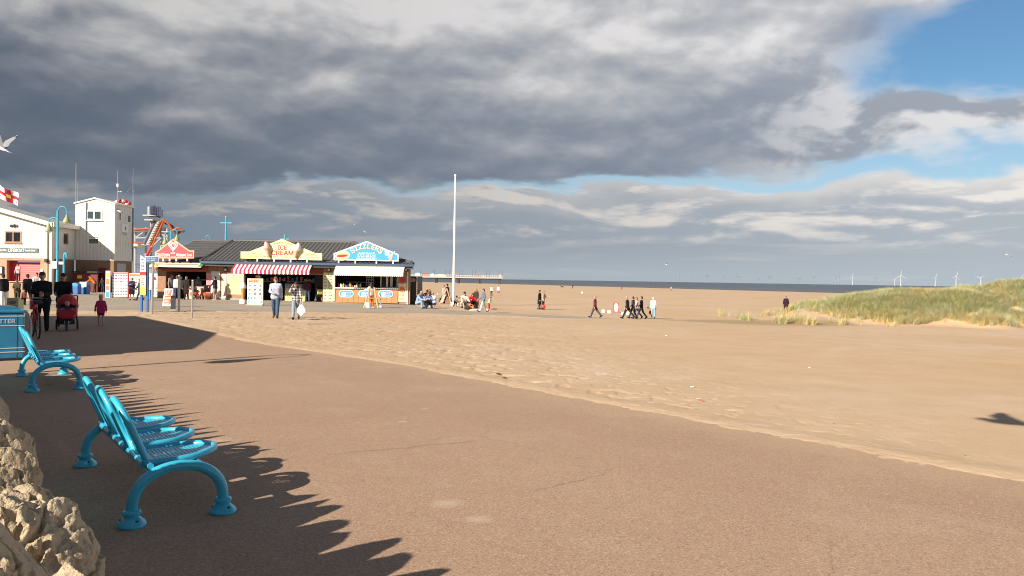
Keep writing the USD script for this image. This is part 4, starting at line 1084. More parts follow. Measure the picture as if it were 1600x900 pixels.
# ---- roller coaster behind
def coaster():
    y = 112.0
    b = thing('roller_coaster', 'orange roller coaster track on pale lattice behind the kiosks', 'roller coaster')
    Q = lambda px, py, dy=0: P(px, py, y + dy)
    ORANGE = paint('coaster_rust_orange', (0.36, 0.085, 0.02), 0.55, 0.12, 0.6)
    PALE = paint('coaster_pale', (0.36, 0.37, 0.37), 0.5, 0.1, 0.5)
    LIL = paint('coaster_lilac', (0.11, 0.11, 0.15), 0.5)
    def bar(a, b_, r, m, name, n=2): obj(name, tube([np.array(a) + (np.array(b_) - np.array(a)) * t for t in np.linspace(0, 1, n)], r, 6), m, b)
    bar(Q(206, 359), Q(234, 357.5), 0.16, ORANGE, 'track_rail'); bar(Q(206, 360, 1), Q(234, 358.6, 1), 0.16, ORANGE, 'track_rail')
    bar(Q(206, 362.5), Q(232, 361.5), 0.13, LIL, 'track_girder')
    for px in (212, 228.5, 236.5, 252.3, 257.5, 261.5):
        top = {212: 356, 228.5: 355, 236.5: 345, 252.3: 352, 257.5: 356, 261.5: 357}[px]
        bar(Q(px, top, 0.5), (Q(px, top, 0.5)[0], y + 0.5, -0.4), 0.16, PALE, 'support_post')
    for k, (a, c) in enumerate([((212, 372), (230, 371.5)), ((213, 371), (224, 363)), ((212, 383), (226, 382)), ((252.5, 362), (262, 362)), ((253, 366.5), (262, 371)), ((228.5, 372), (236, 386)), ((237, 372), (252, 372)), ((237, 386), (252, 372)), ((252.5, 384), (262, 384))]):
        bar(Q(*a), Q(*c), 0.10, PALE, 'brace')
    # the steep drop: lift girder, pale stair, orange rails
    bar(Q(243, 346), Q(226.5, 380.5), 0.30, LIL, 'lift_girder'); bar(Q(246.5, 346), Q(230.5, 382), 0.22, PALE, 'lift_stair')
    for k in range(14):
        t = k / 13; bar(Q(245 - 16 * t, 348 + 34 * t, -0.3), Q(249 - 16.5 * t, 346.5 + 36 * t, -0.3), 0.05, TRIM, 'step')
    bar(Q(252.5, 345), Q(235, 384), 0.14, ORANGE, 'track_rail'); bar(Q(255.5, 346), Q(238, 384.5), 0.14, ORANGE, 'track_rail')
    for k in range(12):
        t = k / 11; bar(Q(252.5 - 17.5 * t, 345 + 39 * t), Q(255.5 - 17.5 * t, 346 + 38.5 * t), 0.09, paint('track_tie', (0.40, 0.10, 0.03), 0.6), 'track_tie')
    curve = np.array([Q(*q) for q in [(252.5, 345), (254, 343.8), (256, 344.2), (259, 346.5), (263, 349), (266, 354), (268.5, 359), (271, 361), (274, 358.5), (277, 356.5), (280.5, 356.3), (282, 357.5)]])
    obj('track_curve', tube(curve, 0.16, 6), ORANGE, b)
    obj('track_curve', tube(curve + np.array([0.05, 1.1, -0.35]), 0.2, 6), paint('track_shadow', (0.12, 0.05, 0.04), 0.6), b)  # dark brown second rail behind and below the curve
    # platform with its dark blue sign of spiky boards
    p0, p1 = Q(232.5, 345), Q(253, 342)
    obj('platform', bx(Q(233, 0)[0], Q(246, 0)[0], y - 0.8, y + 1.6, Q(233, 345)[2], Q(233, 342.8)[2]), PALE, b)
    obj('platform', bx(Q(229.5, 0)[0], Q(251, 0)[0], y - 0.6, y + 1.6, Q(233, 338)[2], Q(233, 336)[2]), PALE, b)
    obj('platform_girder', bx(Q(238, 0)[0], Q(252.5, 0)[0], y - 0.4, y + 0.4, Q(245, 340.5)[2], Q(245, 338.6)[2]), LIL, b)
    obj('rider_shelter', bx(Q(236, 0)[0], Q(239, 0)[0], y - 0.4, y + 0.4, Q(237, 336)[2], Q(237, 323)[2]), PALE, b)
    for k, (px, t) in enumerate([(235, 323), (237.5, 321.5), (240, 322.8), (241.5, 320.4), (244, 324), (246, 322.6), (249.5, 323.2), (252.4, 327.5)]):
        a = Q(px, t, -0.6)
        obj('sign_slat', bx(a[0] - 0.13, a[0] + 0.13, a[1], a[1] + 0.12, Q(px, 336 + k * 0.4)[2], a[2]), NAVY, b)
    obj('sign_panel', plate(Polygon(pts([(238.8, 324.5), (251, 328), (252.6, 339.6), (239, 335.5)], y)), 0.1, y - 0.30), NAVY, b)
    obj('boarding_deck', bx(Q(209, 0)[0], Q(224, 0)[0], y - 1, y + 1, Q(215, 385)[2], Q(215, 381.5)[2]), TRIM, b)
    bar(Q(208, 379), Q(223, 378.6), 0.07, ORANGE, 'track_rail')
    bar(Q(237, 386), Q(229, 400), 0.2, RED, 'track_rail')
coaster()

# ---- pier in the far left distance
def pier():
    y = 700.0
    b = thing('pier', 'long low pleasure pier with lamp posts reaching into the sea', 'pier')
    Q = lambda px, py: P(px, py, y)
    z1 = Q(785, 433.3)[2]; z0 = Q(785, 435.6)[2]
    xa, xb = Q(560, 431)[0], Q(785.3, 433)[0]
    PW = paint('pier_white', (0.42, 0.39, 0.34), 0.6, 0.05, 0.02)
    DKW = paint('pier_timber', (0.06, 0.06, 0.07), 0.8)
    obj('deck', bx(xa, xb, y, y + 9, z0, z1), PW, b)
    obj('under_beam', bx(xa, xb - 1, y + 1, y + 8, z0 - 0.75, z0 - 0.01), DKW, b)
    for px in (646, 681, 715.8, 749.5, 780.3):
        x = Q(px, 436)[0]
        for yy in (y + 1.2, y + 7.5):
            obj('pile', tube([(x - 0.5, yy, z0 - 0.5), (x - 0.5, yy, SEA_Z - 1.5)], 0.42, 6), DKW, b)
            obj('pile', tube([(x + 0.75, yy, z0 - 0.5), (x + 0.75, yy, SEA_Z - 1.5)], 0.30, 6), DKW, b)
    for k in range(70):
        x = xa + (xb - xa) * k / 69
        obj('railing_post', bx(x - 0.07, x + 0.07, y + 0.1, y + 0.25, z1, z1 + 1.3), TRIM, b)
    obj('railing', [bx(xa, xb, y + 0.12, y + 0.22, z1 + 1.3, z1 + 1.45), bx(xa, xb, y + 0.12, y + 0.22, z1 + 0.65, z1 + 0.75)], TRIM, b)
    for px in (656.5, 675, 678.8, 696.5, 701, 717.5, 722, 738.5, 743.5, 759.5, 764.5, 779.5, 785):
        x = Q(px, 431)[0]
        yy = y + (0.6 if int(px * 2) % 2 else 8)
        o = obj('lamp_post', tube([(x, yy, z1), (x, yy, z1 + 5.2)], [0.16, 0.10], 5), DKW, b)
        obj('lamp_head', bx(x - 0.35, x + 0.35, yy - 0.2, yy + 0.2, z1 + 5.2, z1 + 5.5), DKW, o)
    for px0, px1, h, m in ((648, 656, 2.9, WHITE), (660, 668, 3.0, paint('pier_red', (0.42, 0.12, 0.09), 0.6)), (672, 678, 2.4, WHITE), (679, 696, 1.9, CREAMY), (744, 749, 2.0, looks['pier_red']), (779.5, 782.5, 3.2, PW), (753, 757, 1.7, GREY)):
        x0, x1 = Q(px0, 431)[0], Q(px1, 431)[0]
        s = obj('pier_stall', bx(x0, x1, y + 3, y + 6, z1, z1 + h * 0.7), m, b)
        obj('stall_roof', plate(Polygon([(x0 - 0.3, z1 + h * 0.7), (x1 + 0.3, z1 + h * 0.7), ((x0 + x1) / 2, z1 + h)]), 3.4, y + 6.2), m, s)
pier()

# ---- wind farm
def turbine(name, label, px, py_top, tall, mat, group, yaw=0, spin=0.0, src=None):
    """tall: metres from the sea to the hub; its distance follows from the height seen"""
    hor = 437.0 + (px - 800) * 0.0157
    dist = FOCAL_PX * tall / (hor - py_top)
    x = P(px, 430, dist)[0]
    if src is None:
        t = thing(name, label, 'wind turbine', (x, dist, SEA_Z), yaw, group)
        h = tall
        obj('tower', lathe([(0, 0), (3.2, 0), (3.2, 12), (2.6, 14), (1.7, h - 2), (0, h - 2)], 10), mat, t)
        obj('nacelle', rbx(-2.2, 2.2, -3.5, 8, h - 2.5, h + 2.0, 0.8), mat, t)
        obj('hub', mv(trimesh.creation.icosphere(1, 2.0), 0, -4.6, h), mat, t)
        for k in range(3):
            a = math.radians(spin + 120 * k)
            L = 44.0
            blade = tube([(0, -4.8, h), (math.sin(a) * L * 0.2, -4.9, h + math.cos(a) * L * 0.2), (math.sin(a) * L, -5.0, h + math.cos(a) * L)], [1.3, 1.9, 0.45], 6)
            obj('blade', blade, mat, t)
        return t
    return copy(src, (x, dist, SEA_Z), yaw, label, group)
TG = paint('turbine_grey', (0.21, 0.235, 0.27), 0.6, 0.05, 0.02)  # cloud shade on the far turbines put into their base colour
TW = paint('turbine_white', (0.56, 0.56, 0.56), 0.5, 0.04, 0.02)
first = None
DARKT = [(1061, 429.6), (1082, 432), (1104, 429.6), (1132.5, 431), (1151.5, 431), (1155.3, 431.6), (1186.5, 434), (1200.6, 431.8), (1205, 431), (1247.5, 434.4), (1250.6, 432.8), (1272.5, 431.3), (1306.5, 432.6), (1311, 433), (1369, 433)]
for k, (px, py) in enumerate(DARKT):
    lab = ['leftmost', 'second', 'third', 'fourth', 'fifth', 'sixth', 'seventh', 'eighth', 'ninth', 'tenth', 'eleventh', 'twelfth', 'thirteenth', 'fourteenth', 'rightmost'][k] + ' of the dark shade-toned wind turbines along the sea horizon, counted from the left'
    o = turbine('wind_turbine', lab, px, py, 78, TG, 'dark shade-toned wind turbines along the horizon', rnd.uniform(-70, 70), (k * 37) % 120, first if k % 3 else None)
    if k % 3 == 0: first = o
DECOY = None
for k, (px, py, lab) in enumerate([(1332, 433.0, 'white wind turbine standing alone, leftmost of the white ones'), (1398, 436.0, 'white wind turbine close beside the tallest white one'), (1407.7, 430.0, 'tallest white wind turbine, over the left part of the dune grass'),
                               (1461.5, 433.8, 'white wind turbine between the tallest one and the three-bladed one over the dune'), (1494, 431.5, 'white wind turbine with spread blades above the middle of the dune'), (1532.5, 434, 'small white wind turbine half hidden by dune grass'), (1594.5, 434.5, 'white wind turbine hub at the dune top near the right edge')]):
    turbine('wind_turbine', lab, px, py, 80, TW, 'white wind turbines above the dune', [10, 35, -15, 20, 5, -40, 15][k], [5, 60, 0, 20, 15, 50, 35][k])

# ------------------------------------------------------------------ benches, litter bin, rockery
U = np.array([-0.6, 0.8, 0]); N = np.array([0.8, 0.6, 0])
BENCH = paint('bench_turquoise', (0.042, 0.44, 0.63), 0.32, 0.07, 6, coat=0.4, stain=0.08)
def stadium(w, l0, l1, n=14):
    """a loop: square at the near end l0, rounded at the far end l1 (drawing plane)"""
    r = w / 2
    top = arc(0, l1 - r * 1.25, r, r * 1.25, 0, 180, n)
    return np.vstack([[(r, l0)], top, [(-r, l0)]])
def make_bench(name, label, loc, rz):
    b = thing(name, label, 'bench', loc, rz, 'turquoise benches along the promenade')
    for s in (-1, 1):
        x = s * 1.02
        t = np.linspace(0, 1, 33)
        a = np.radians(180 - 180 * t)
        yy = 0.005 + 0.30 * np.cos(a); zz = 0.10 + 0.275 * np.sin(a) ** 0.80
        zz[0] = zz[-1] = 0.06
        arch = obj('arch_leg', tube(np.column_stack([np.full(33, x), yy, zz]), 0.038, 14), BENCH, b, smooth=40)
        for q in (-0.295, 0.305):
            f = obj('foot', lathe([(0, 0), (0.088, 0), (0.094, 0.012), (0.090, 0.030), (0.066, 0.052), (0.050, 0.066), (0.050, 0.078), (0.060, 0.086), (0.060, 0.100), (0.052, 0.110), (0.040, 0.114), (0, 0.114)], 22, x, q, 0.0), BENCH, arch, smooth=35)
            for w in (0.3, 2.4, 4.4):
                obj('bolt', mv(trimesh.creation.cylinder(0.011, 0.012, sections=10), x + 0.066 * math.cos(w), q + 0.066 * math.sin(w), 0.047), BLACK, f)
    obj('beam', tube([(-1.02, -0.16, 0.335), (1.02, -0.16, 0.335)], 0.030, 12), BENCH, b, smooth=40)
    obj('beam', tube([(-1.02, 0.16, 0.345), (1.02, 0.16, 0.345)], 0.030, 12), BENCH, b, smooth=40)
    obj('beam', tube([(-1.0, -0.175, 0.385), (1.0, -0.175, 0.385)], 0.022, 10), BENCH, b, smooth=40)
    for i, x in enumerate((-0.64, 0.0, 0.64)):
        w = 0.50
        loop = stadium(w, -0.20, 0.34)
        p3 = np.column_stack([loop[:, 0] + x, loop[:, 1], 0.385 + 0.03 * np.clip((loop[:, 1] + 0.2) / 0.54, 0, 1) ** 2 + 0 * loop[:, 0]])
        s = obj('seat', tube(np.vstack([p3, p3[:1]]), 0.024, 12), BENCH, b, smooth=40)
        inner = Polygon(loop).buffer(-0.012)
        holes = [Point(hx, hy).buffer(0.0085, 3) for k, hy in enumerate(np.arange(-0.10, 0.27, 0.026)) for hx in np.arange(-0.18 + 0.013 * (k % 2), 0.19, 0.026)]
        core = inner.buffer(-0.06)
        pan = inner.difference(shapely.union_all([h for h in holes if core.contains(h)]))
        m = ext(pan, 0.004)
        m.vertices[:, 2] += 0.385 + 0.03 * np.clip((m.vertices[:, 1] + 0.2) / 0.54, 0, 1) ** 2
        obj('seat_panel', mv(m, x, 0, 0), BENCH, s)
        # the back: a taller loop that leans away, open in its upper half
        h0, h1, lean = 0.0, 0.47, 0.40
        loop = stadium(0.44, h0, h1)
        def stand(q, off=0.0):
            return np.column_stack([q[:, 0] + x, -0.165 - q[:, 1] * math.sin(lean) + off * math.cos(lean), 0.38 + q[:, 1] * math.cos(lean) + off * math.sin(lean)])
        k3 = stand(loop)
        bk = obj('backrest', tube(np.vstack([k3, k3[:1]]), 0.024, 12), BENCH, b, smooth=40)
        inner = Polygon(loop).buffer(-0.012)
        window_ = affinity.translate(affinity.scale(Point(0, 0).buffer(1), 0.125, 0.085), 0, 0.315)
        core = inner.buffer(-0.05).difference(window_.buffer(0.03))
        holes = [Point(hx, hy).buffer(0.0085, 3) for k, hy in enumerate(np.arange(0.05, 0.24, 0.026)) for hx in np.arange(-0.16 + 0.013 * (k % 2), 0.17, 0.026)]
        pan = inner.difference(window_).difference(shapely.union_all([h for h in holes if core.contains(h)]))
        m = ext(pan, 0.004); v = m.vertices.copy()
        q3 = stand(v[:, :2]); q3[:, 1] += v[:, 2] * math.cos(lean); q3[:, 2] += v[:, 2] * math.sin(lean)
        m.vertices = q3
        obj('back_panel', m, BENCH, bk)
        for sx in (-0.10, 0.10):
            obj('bracket', bx(x + sx - 0.018, x + sx + 0.018, -0.185, -0.13, 0.335, 0.385), BENCH, b)
    return b
def bench_at(rear_near, rear_far):
    a, c = G(*rear_near), G(*rear_far)
    mid = (a + c) / 2
    d = (c - a)[:2]; d /= np.linalg.norm(d)      # along the bench, away
    ang = math.degrees(math.atan2(-d[1], -d[0]))
    n = np.array([-math.sin(math.radians(ang)), math.cos(math.radians(ang))])
    return (mid[0] + n[0] * 0.295, mid[1] + n[1] * 0.295, 0.0), ang
loc, ang = bench_at((205, 822), (133.5, 729))
bench = make_bench('promenade_bench', 'turquoise three-seat bench with looped backs, the nearer one by the rockery', loc, ang)
loc2, ang2 = bench_at((50, 612), (34, 588))
copy(bench, loc2, ang2, 'turquoise three-seat bench with looped backs, the farther one by the litter bin')

# litter bin
def litter_bin():
    p = G(38, 562.5)
    f = np.array([0.6, -0.8])                    # the way its front faces
    ang = math.degrees(math.atan2(f[1], f[0])) + 90
    BB = paint('bin_blue', (0.025, 0.21, 0.38), 0.35, 0.10, 4, coat=0.2, stain=0.12)
    BANDW = paint('bin_band', (0.50, 0.58, 0.60), 0.4)
    w, h, d = 0.74, 0.90, 0.66
    c, s = math.cos(math.radians(ang)), math.sin(math.radians(ang))
    cx = p[0] - (w / 2) * c - d / 2 * s; cy = p[1] - (w / 2) * s + d / 2 * c
    b = thing('litter_bin', 'blue square litter bin with white bands and domed lid beside the far bench', 'litter bin', (cx, cy, 0), ang)
    obj('body', rbx(-w / 2, w / 2, -d / 2, d / 2, 0.015, h, 0.03), BB, b)
    obj('base', bx(-w / 2 - 0.012, w / 2 + 0.012, -d / 2 - 0.012, d / 2 + 0.012, 0.0, 0.05), BLACK, b)
    for z in (0.16, 0.235, 0.665, 0.845):
        obj('band', rbx(-w / 2 - 0.008, w / 2 + 0.008, -d / 2 - 0.008, d / 2 + 0.008, z - 0.009, z + 0.009, 0.006, 6), BANDW, b)
    obj('door_edge', [bx(w / 2 - 0.125, w / 2 - 0.119, -d / 2 - 0.004, -d / 2 + 0.01, 0.06, h - 0.02)], BLACK, b)
    lid = obj('lid', rbx(-w / 2 - 0.02, w / 2 + 0.02, -d / 2 - 0.02, d / 2 + 0.02, h + 0.001, h + 0.07, 0.03), BB, b)
    obj('dome', plate(Polygon(np.vstack([arc(0, 0, w * 0.42, 0.075, 0, 180, 16)])), d * 0.9, d * 0.45).apply_translation((0, 0, h + 0.068)), BB, lid, smooth=30)
    obj('lettering', lettering('LITTER', 0.075, 0.035, 0.755, -d / 2 - 0.001, 0.004, bold=True, width=0.36), BANDW, b)
litter_bin()

# the rockery that edges the promenade
ROCK = rock_look()
def boulder(c, r, seed, squash=(1, 1, 1), sub=5, amp=0.5):
    m = trimesh.creation.icosphere(sub, 1.0)
    v = m.vertices
    n = meshkit.fbm(v * 0.95 + seed * 7.3, 3, seed) - 0.5
    # flattened facets, then chips and pits
    d = 1 + amp * n
    for k in range(7):
        q = random.Random(seed * 31 + k); a = np.array([q.gauss(0, 1), q.gauss(0, 1), q.gauss(0, 1)]); a /= np.linalg.norm(a)
        lim = q.uniform(0.72, 0.9); t = (v * d[:, None]) @ a
        d = np.where(t > lim, d * (1 - 0.8 * (t - lim) / np.maximum(t, 1e-6)), d)
    d += 0.16 * (meshkit.fbm(v * 3.2 + seed, 4, seed + 3) - 0.5) + 0.07 * (meshkit.fbm(v * 11 + seed, 3, seed + 5) - 0.5)
    ridge = np.abs(meshkit.fbm(v * 2.0 + seed * 3, 3, seed + 9) - 0.5)
    d -= 0.10 * np.clip(0.06 - ridge, 0, 1) / 0.06
    m.vertices = v * d[:, None] * np.array(squash) * r + np.array(c)
    return m
def rockery():
    b = thing('rockery_wall', 'sunlit tan stone rockery wall edging the promenade in the near left corner', 'wall')
    W = lambda n, w, z: N * n + U * w + np.array([0, 0, z])
    q = random.Random(3)
    # mortared core, ragged on top
    core = []
    for k in range(34):
        w = -1.6 + 0.5 * k
        core.append(tuple(W(0.06, w, 0)[:2]))
    poly = LineString(core).buffer(0.24, cap_style=2)
    obj('rubble_core', ext(poly, 0.74), ROCK, b)
    spine = [tuple(W(-0.06, -1.5 + 0.5 * k, 0)[:2]) for k in range(33)]
    obj('rubble_core', mv(ext(LineString(spine).buffer(0.12, cap_style=2), 0.28), 0, 0, 0.741), ROCK, b)  # unseen spine added to close sunlit gaps in the cast shade
    k = 0
    for row, (z, n0, rr) in enumerate([(0.16, 0.26, 0.25), (0.42, 0.22, 0.23), (0.66, 0.17, 0.21)]):
        w = -1.2 + 0.2 * row
        while w < 15:
            r = rr * q.uniform(0.85, 1.2)
            obj('rock', boulder(W(n0 + q.uniform(-.03, .03), w, z + q.uniform(-.04, .04)), r, 50 + k, (1.1, 1.1, 0.85), 4 if w < 7 else 3), ROCK, b, smooth=55)
            w += r * 1.7; k += 1
    # the top course: ragged stones set on edge, close together, seen from above in the corner of the photograph
    def coping(c, seed, r, h, sub_, c_w):
        m = boulder((0, 0, 0), 1.0, seed, (1, 1, 1), sub_, 0.45)
        v = m.vertices.copy()
        p = random.Random(seed + 900)
        for _ in range(6):                      # broken faces
            z = p.uniform(-0.15, 0.9); t_ = p.uniform(0, 2 * PI); nrm = np.array([math.cos(t_) * math.sqrt(1 - z * z), math.sin(t_) * math.sqrt(1 - z * z), z])
            over = np.clip(v @ nrm - p.uniform(0.55, 0.85), 0, None)
            v -= np.outer(over, nrm) * 0.88
        lift = np.clip((v[:, 2] + 0.3) / 1.2, 0, 1.2)
        v[:, :2] *= (1 - (0.08 if c_w < 6 else 0.5) * lift)[:, None]  # unseen far stones are tapered to shape the spiky shadow edge
        e = np.array([0.8, 0.6])
        v[:, :2] += np.outer(v[:, :2] @ e, e) * (0.25 if c_w < 6 else 0.5)
        nn = m.vertex_normals
        v += nn * (0.055 * (meshkit.fbm(v * 4.5 + seed, 4, seed)[:, None] - 0.5) + 0.045 * (meshkit.fbm(v * 14 + seed, 3, seed + 1)[:, None] - 0.5))
        crack = np.abs(meshkit.fbm(v * 1.7 + seed * 2.1, 2, seed + 2) - 0.5)
        v -= nn * (0.07 * np.clip(1 - crack / 0.03, 0, 1))[:, None]
        v = v * np.array([r, r, h])
        v[:, :2] += np.outer(lift, np.array([p.uniform(-.05, .05), p.uniform(-.05, .05)]))
        m.vertices = v + np.array(c)
        return m
    w, k = 1.25, 0
    while w < 14.6:
        for n, zc, r, h in ((-0.12 + q.uniform(-.03, .03), 0.84, q.uniform(0.20, 0.25), q.uniform(0.20, 0.30)), (0.125 + 0.026 * min(max(w - 1.8, 0), 3) + q.uniform(-.03, .025), 0.93, q.uniform(0.165, 0.195) if w < 6 else q.uniform(0.12, 0.15), q.uniform(0.26, 0.33) if w < 6 else q.uniform(0.34, 0.46))):
            if n < 0.1 and w > 5: continue
            obj('rock', coping(W(n, w + q.uniform(-.04, .04) + (0.12 if n < 0.1 else 0), zc), 200 + k, r, h, 6 if w < 4.5 else 4, w), ROCK, b, smooth=60)
            k += 1
        w += q.uniform(0.25, 0.31)
    # the planted bed behind
    bed = Polygon([tuple(W(a, w_, 0)[:2]) for a, w_ in ((-0.18, -1.6), (-0.18, 15), (-2.6, 15), (-2.6, -1.6))])
    obj('flower_bed', ext(bed, 0.70), paint('bed_soil', (0.12, 0.085, 0.055), 0.95, 0.2, 5), kind='structure')
    return W
W_ = rockery()
# a house off the left edge whose shade lies over the far promenade
def side_house():
    t = thing('beach_chalet', 'brick chalet with gabled slate roof standing left of the promenade', 'house')
    def back(px, py, h):
        p = G(px, py); return p - LIGHT * (h / -LIGHT[2]) * np.array([1, 1, 0])
    A_ = back(290, 546, 4.2); B_ = back(331, 521, 4.2); C_ = back(206, 494.5, 4.2)
    dirx = (B_ - A_)[:2] / np.linalg.norm((B_ - A_)[:2])
    p0 = A_[:2]; p1 = B_[:2]
    left = np.array([-dirx[1], dirx[0]])
    p2, p3 = C_[:2], C_[:2] + left * 5
    poly = Polygon([p0, p1, p2, p3, p0 + left * 9])
    poly = poly.convex_hull
    obj('walls', ext(poly, 4.1), BRICK, t)
    obj('roof', mv(ext(poly.buffer(0.06, join_style=2), 0.16), 0, 0, 4.102), SLATE, t)
side_house()

# ------------------------------------------------------------------ lamp posts, poles, flag
BRASS = paint('lamp_brass_green', (0.30, 0.34, 0.14), 0.45, 0.12, 6)
def lamp(name, label, base, heads, height, group=None, thin=1.0, sign=False, bell=True):
    """heads: (side x, height of the crook's foot, reach)"""
    t = thing(name, label, 'lamp post', base, 0, group)
    r = 0.085 * thin
    obj('post', [lathe([(0, 0), (r * 2.0, 0), (r * 2.0, 0.5), (r * 1.4, 0.62), (r * 1.2, 0.75), (r, 1.0), (r * 0.9, height), (0, height)], 12)], TURQ, t, smooth=40)
    for sx, z0, reach, rise in heads:
        a = np.linspace(180, 0, 13)
        xs = sx * (reach / 2 + reach / 2 * np.cos(np.radians(a))); zs = z0 + rise * np.sin(np.radians(a))
        drop = z0 - 0.35
        c = np.vstack([[(0.0, 0, z0 - 0.5)], np.column_stack([xs, 0 * xs, zs]), [(sx * reach, 0, drop)]])
        arm = obj('crook', tube(c, 0.035 * thin, 8), TURQ, t, smooth=40)
        lam = obj('lamp_shade', lathe([(0, 0.16), (0.06, 0.16), (0.10, 0.02), (0.20, -0.16), (0.27, -0.34), (0.27, -0.40), (0.24, -0.40), (0, -0.38)], 14, sx * reach, 0, drop), BRASS, t, smooth=40)
        obj('glass_bowl', lathe([(0.24, -0.401), (0.16, -0.50), (0, -0.54)], 12, sx * reach, 0, drop), TRIM, lam, smooth=40)
    return t
def zbase(x, y): return float(zt(x, y)) + 0.02
y = 58.0; x = X(89.5, y); z0 = zbase(x, y)
top = Z(97, 322.5, y) - z0
main_lamp = lamp('lamp_post', 'turquoise lamp post with two swan-neck lamps in front of the lifeboat station', (x, y, z0), [(1, top - 0.42, 0.65, 0.42), (-1, top - 1.05, 0.65, 0.22)], top - 0.3)
# direction blades on it
fs = thing('finger_sign', 'white finger sign board fixed to the turquoise lamp post', 'sign', (x, y - 0.16, 0))
obj('panel', bx(-0.30, 0.06, -0.03, 0.0, Z(86, 419.5, y), Z(86, 408, y)), WHITE, fs)
y = 68.0; x = X(99.8, y); z0 = zbase(x, y)
t = thing('hooked_post', 'short turquoise post with curled top and white plate beside the tall lamp post', 'post', (x, y, z0))
h = Z(100, 396, y) - z0
obj('post', tube(np.vstack([[(0, 0, 0), (0, 0, h - 0.25)], np.column_stack([0.12 - 0.12 * np.cos(np.radians(np.linspace(0, 200, 9))), np.zeros(9), h - 0.25 + 0.25 * np.sin(np.radians(np.linspace(0, 200, 9)))])]), 0.09, 8), TURQ, t)
obj('plate', bx(-0.55, 0.02, -0.13, -0.095, Z(96, 413, y) - z0, Z(96, 409, y) - z0), WHITE, t)
y = 78.0; x = X(267, y); z0 = zbase(x, y)
top = Z(262, 359.5, y) - z0
lamp('lamp_post', 'turquoise twin swan-neck lamp post rising behind the red gabled sign', (x, y, z0), [(1, top - 0.25, 0.55, 0.3), (-1, top - 0.6, 0.6, 0.45)], top)
y = 92.0; x = X(320.5, y); z0 = zbase(x, y); top = Z(321, 367.5, y) - z0
lamp('lamp_post', 'pale turquoise swan-neck lamp just topping the slate roof ridge', (x, y, z0), [(1, top - 0.45, 0.5, 0.45), (-1, top - 0.75, 0.6, 0.2)], top - 0.6)
def cross_post(px, pt, pa, half, y, label):
    x = X(px, y); z0 = zbase(x, y); t = thing('cross_post', label, 'post', (x, y, z0))
    h = P(px, pt, y)[2] - z0
    obj('post', tube([(0, 0, 0), (0, 0, h)], [0.14, 0.09], 10), TURQ, t)
    za = P(px, pa, y)[2] - z0
    obj('cross_arm', bx(-half, half, -0.05, 0.05, za - 0.06, za + 0.06), TURQ, t)
    obj('cap', mv(trimesh.creation.icosphere(1, 0.12), 0, 0, h), BRASS, t)
cross_post(352.3, 339.5, 348, 0.57, 80, 'turquoise cross-shaped post standing above the kiosk roof')
cross_post(444.6, 368, 373.6, 0.5, 95, 'turquoise post tip with short arm just above the ice cream sign')
# the post off to the left whose shadow crosses the promenade
gp = G(452, 553.3); h = 6.2
lb = gp[:2] - LIGHT[:2] / -LIGHT[2] * h
lamp('lamp_post', 'turquoise lamp post left of the frame, casting the long thin shadow', (lb[0], lb[1], 0), [(1, h - 0.42, 0.65, 0.42)], h - 0.3, thin=0.8)

# flagpole on the beach
p = GT(708.5, 477.5)
t = thing('flagpole', 'tall white flagpole standing bare at the edge of the beach', 'flagpole', tuple(p))
h = P(709.8, 272.5, p[1])[2] - p[2]
obj('pole', tube([(0, 0, -0.2), (0, 0, h * 0.5), (0, 0, h - 0.15)], [0.155, 0.13, 0.075], 12), WHITE, t, smooth=40)
obj('cap', mv(trimesh.creation.icosphere(2, 0.13), 0, 0, h - 0.1), WHITE, t)
obj('base_collar', lathe([(0, 0), (0.3, 0), (0.28, 0.35), (0.18, 0.4), (0, 0.4)], 12), WHITE, t)

# waving flag, upper left
def flag():
    y = 62.0
    o = P(-14, 283, y)
    t = thing('flag', 'white lifeboat flag with red cross and small yellow emblem flying above the boathouse', 'flag', tuple(o))
    ux = np.array(P(28, 301, y) - o); uz = np.array(P(-12, 303.5, y) - o)
    n_, m_ = 40, 22
    def cloth_(u0, u1, v0, v1, off, nu=28, nv=12, pred=None):
        uu, vv = np.meshgrid(np.linspace(u0, u1, nu), np.linspace(v0, v1, nv))
        sag = 0.10 * uu ** 2
        p_ = uu[..., None] * ux + vv[..., None] * uz
        p_[..., 1] += 0.22 * np.sin(uu * 9 + vv * 1.3) * (0.3 + uu) + off
        p_[..., 2] += 0.05 * np.sin(uu * 7 + 1.0) - sag
        idx = np.arange(nu * nv).reshape(nv, nu)
        f = np.stack([idx[:-1, :-1], idx[:-1, 1:], idx[1:, 1:], idx[1:, :-1]], -1).reshape(-1, 4)
        return trimesh.Trimesh(p_.reshape(-1, 3), np.vstack([f[:, [0, 1, 2]], f[:, [0, 2, 3]]]), process=False)
    fabric = paint('flag_white', (0.74, 0.72, 0.70), 0.9, 0.05, 2)
    obj('cloth', cloth_(0, 1, 0, 1, 0.0), fabric, t, smooth=True)
    for off in (-0.02, 0.02):
        obj('cross_bar', cloth_(0, 1, 0.36, 0.60, off), paint('flag_red', (0.50, 0.02, 0.05), 0.9), t, smooth=True)
        obj('cross_bar', cloth_(0.55, 0.72, 0, 1, off * 1.4), looks['flag_red'], t, smooth=True)
    obj('emblem', cloth_(0.58, 0.69, 0.40, 0.66, -0.05, 6, 6), YELLOW, t)
    obj('emblem', cloth_(0.86, 0.92, 0.72, 0.86, -0.03, 6, 6), looks['flag_red'], t)
    obj('emblem', cloth_(0.30, 0.35, 0.72, 0.86, -0.03, 6, 6), looks['flag_red'], t)
    obj('pole', tube([(-0.05, 0, 0.5), (-0.05, 0, -P(-14, 283, y)[2] + 0.0)], 0.05, 8), WHITE, t)
flag()

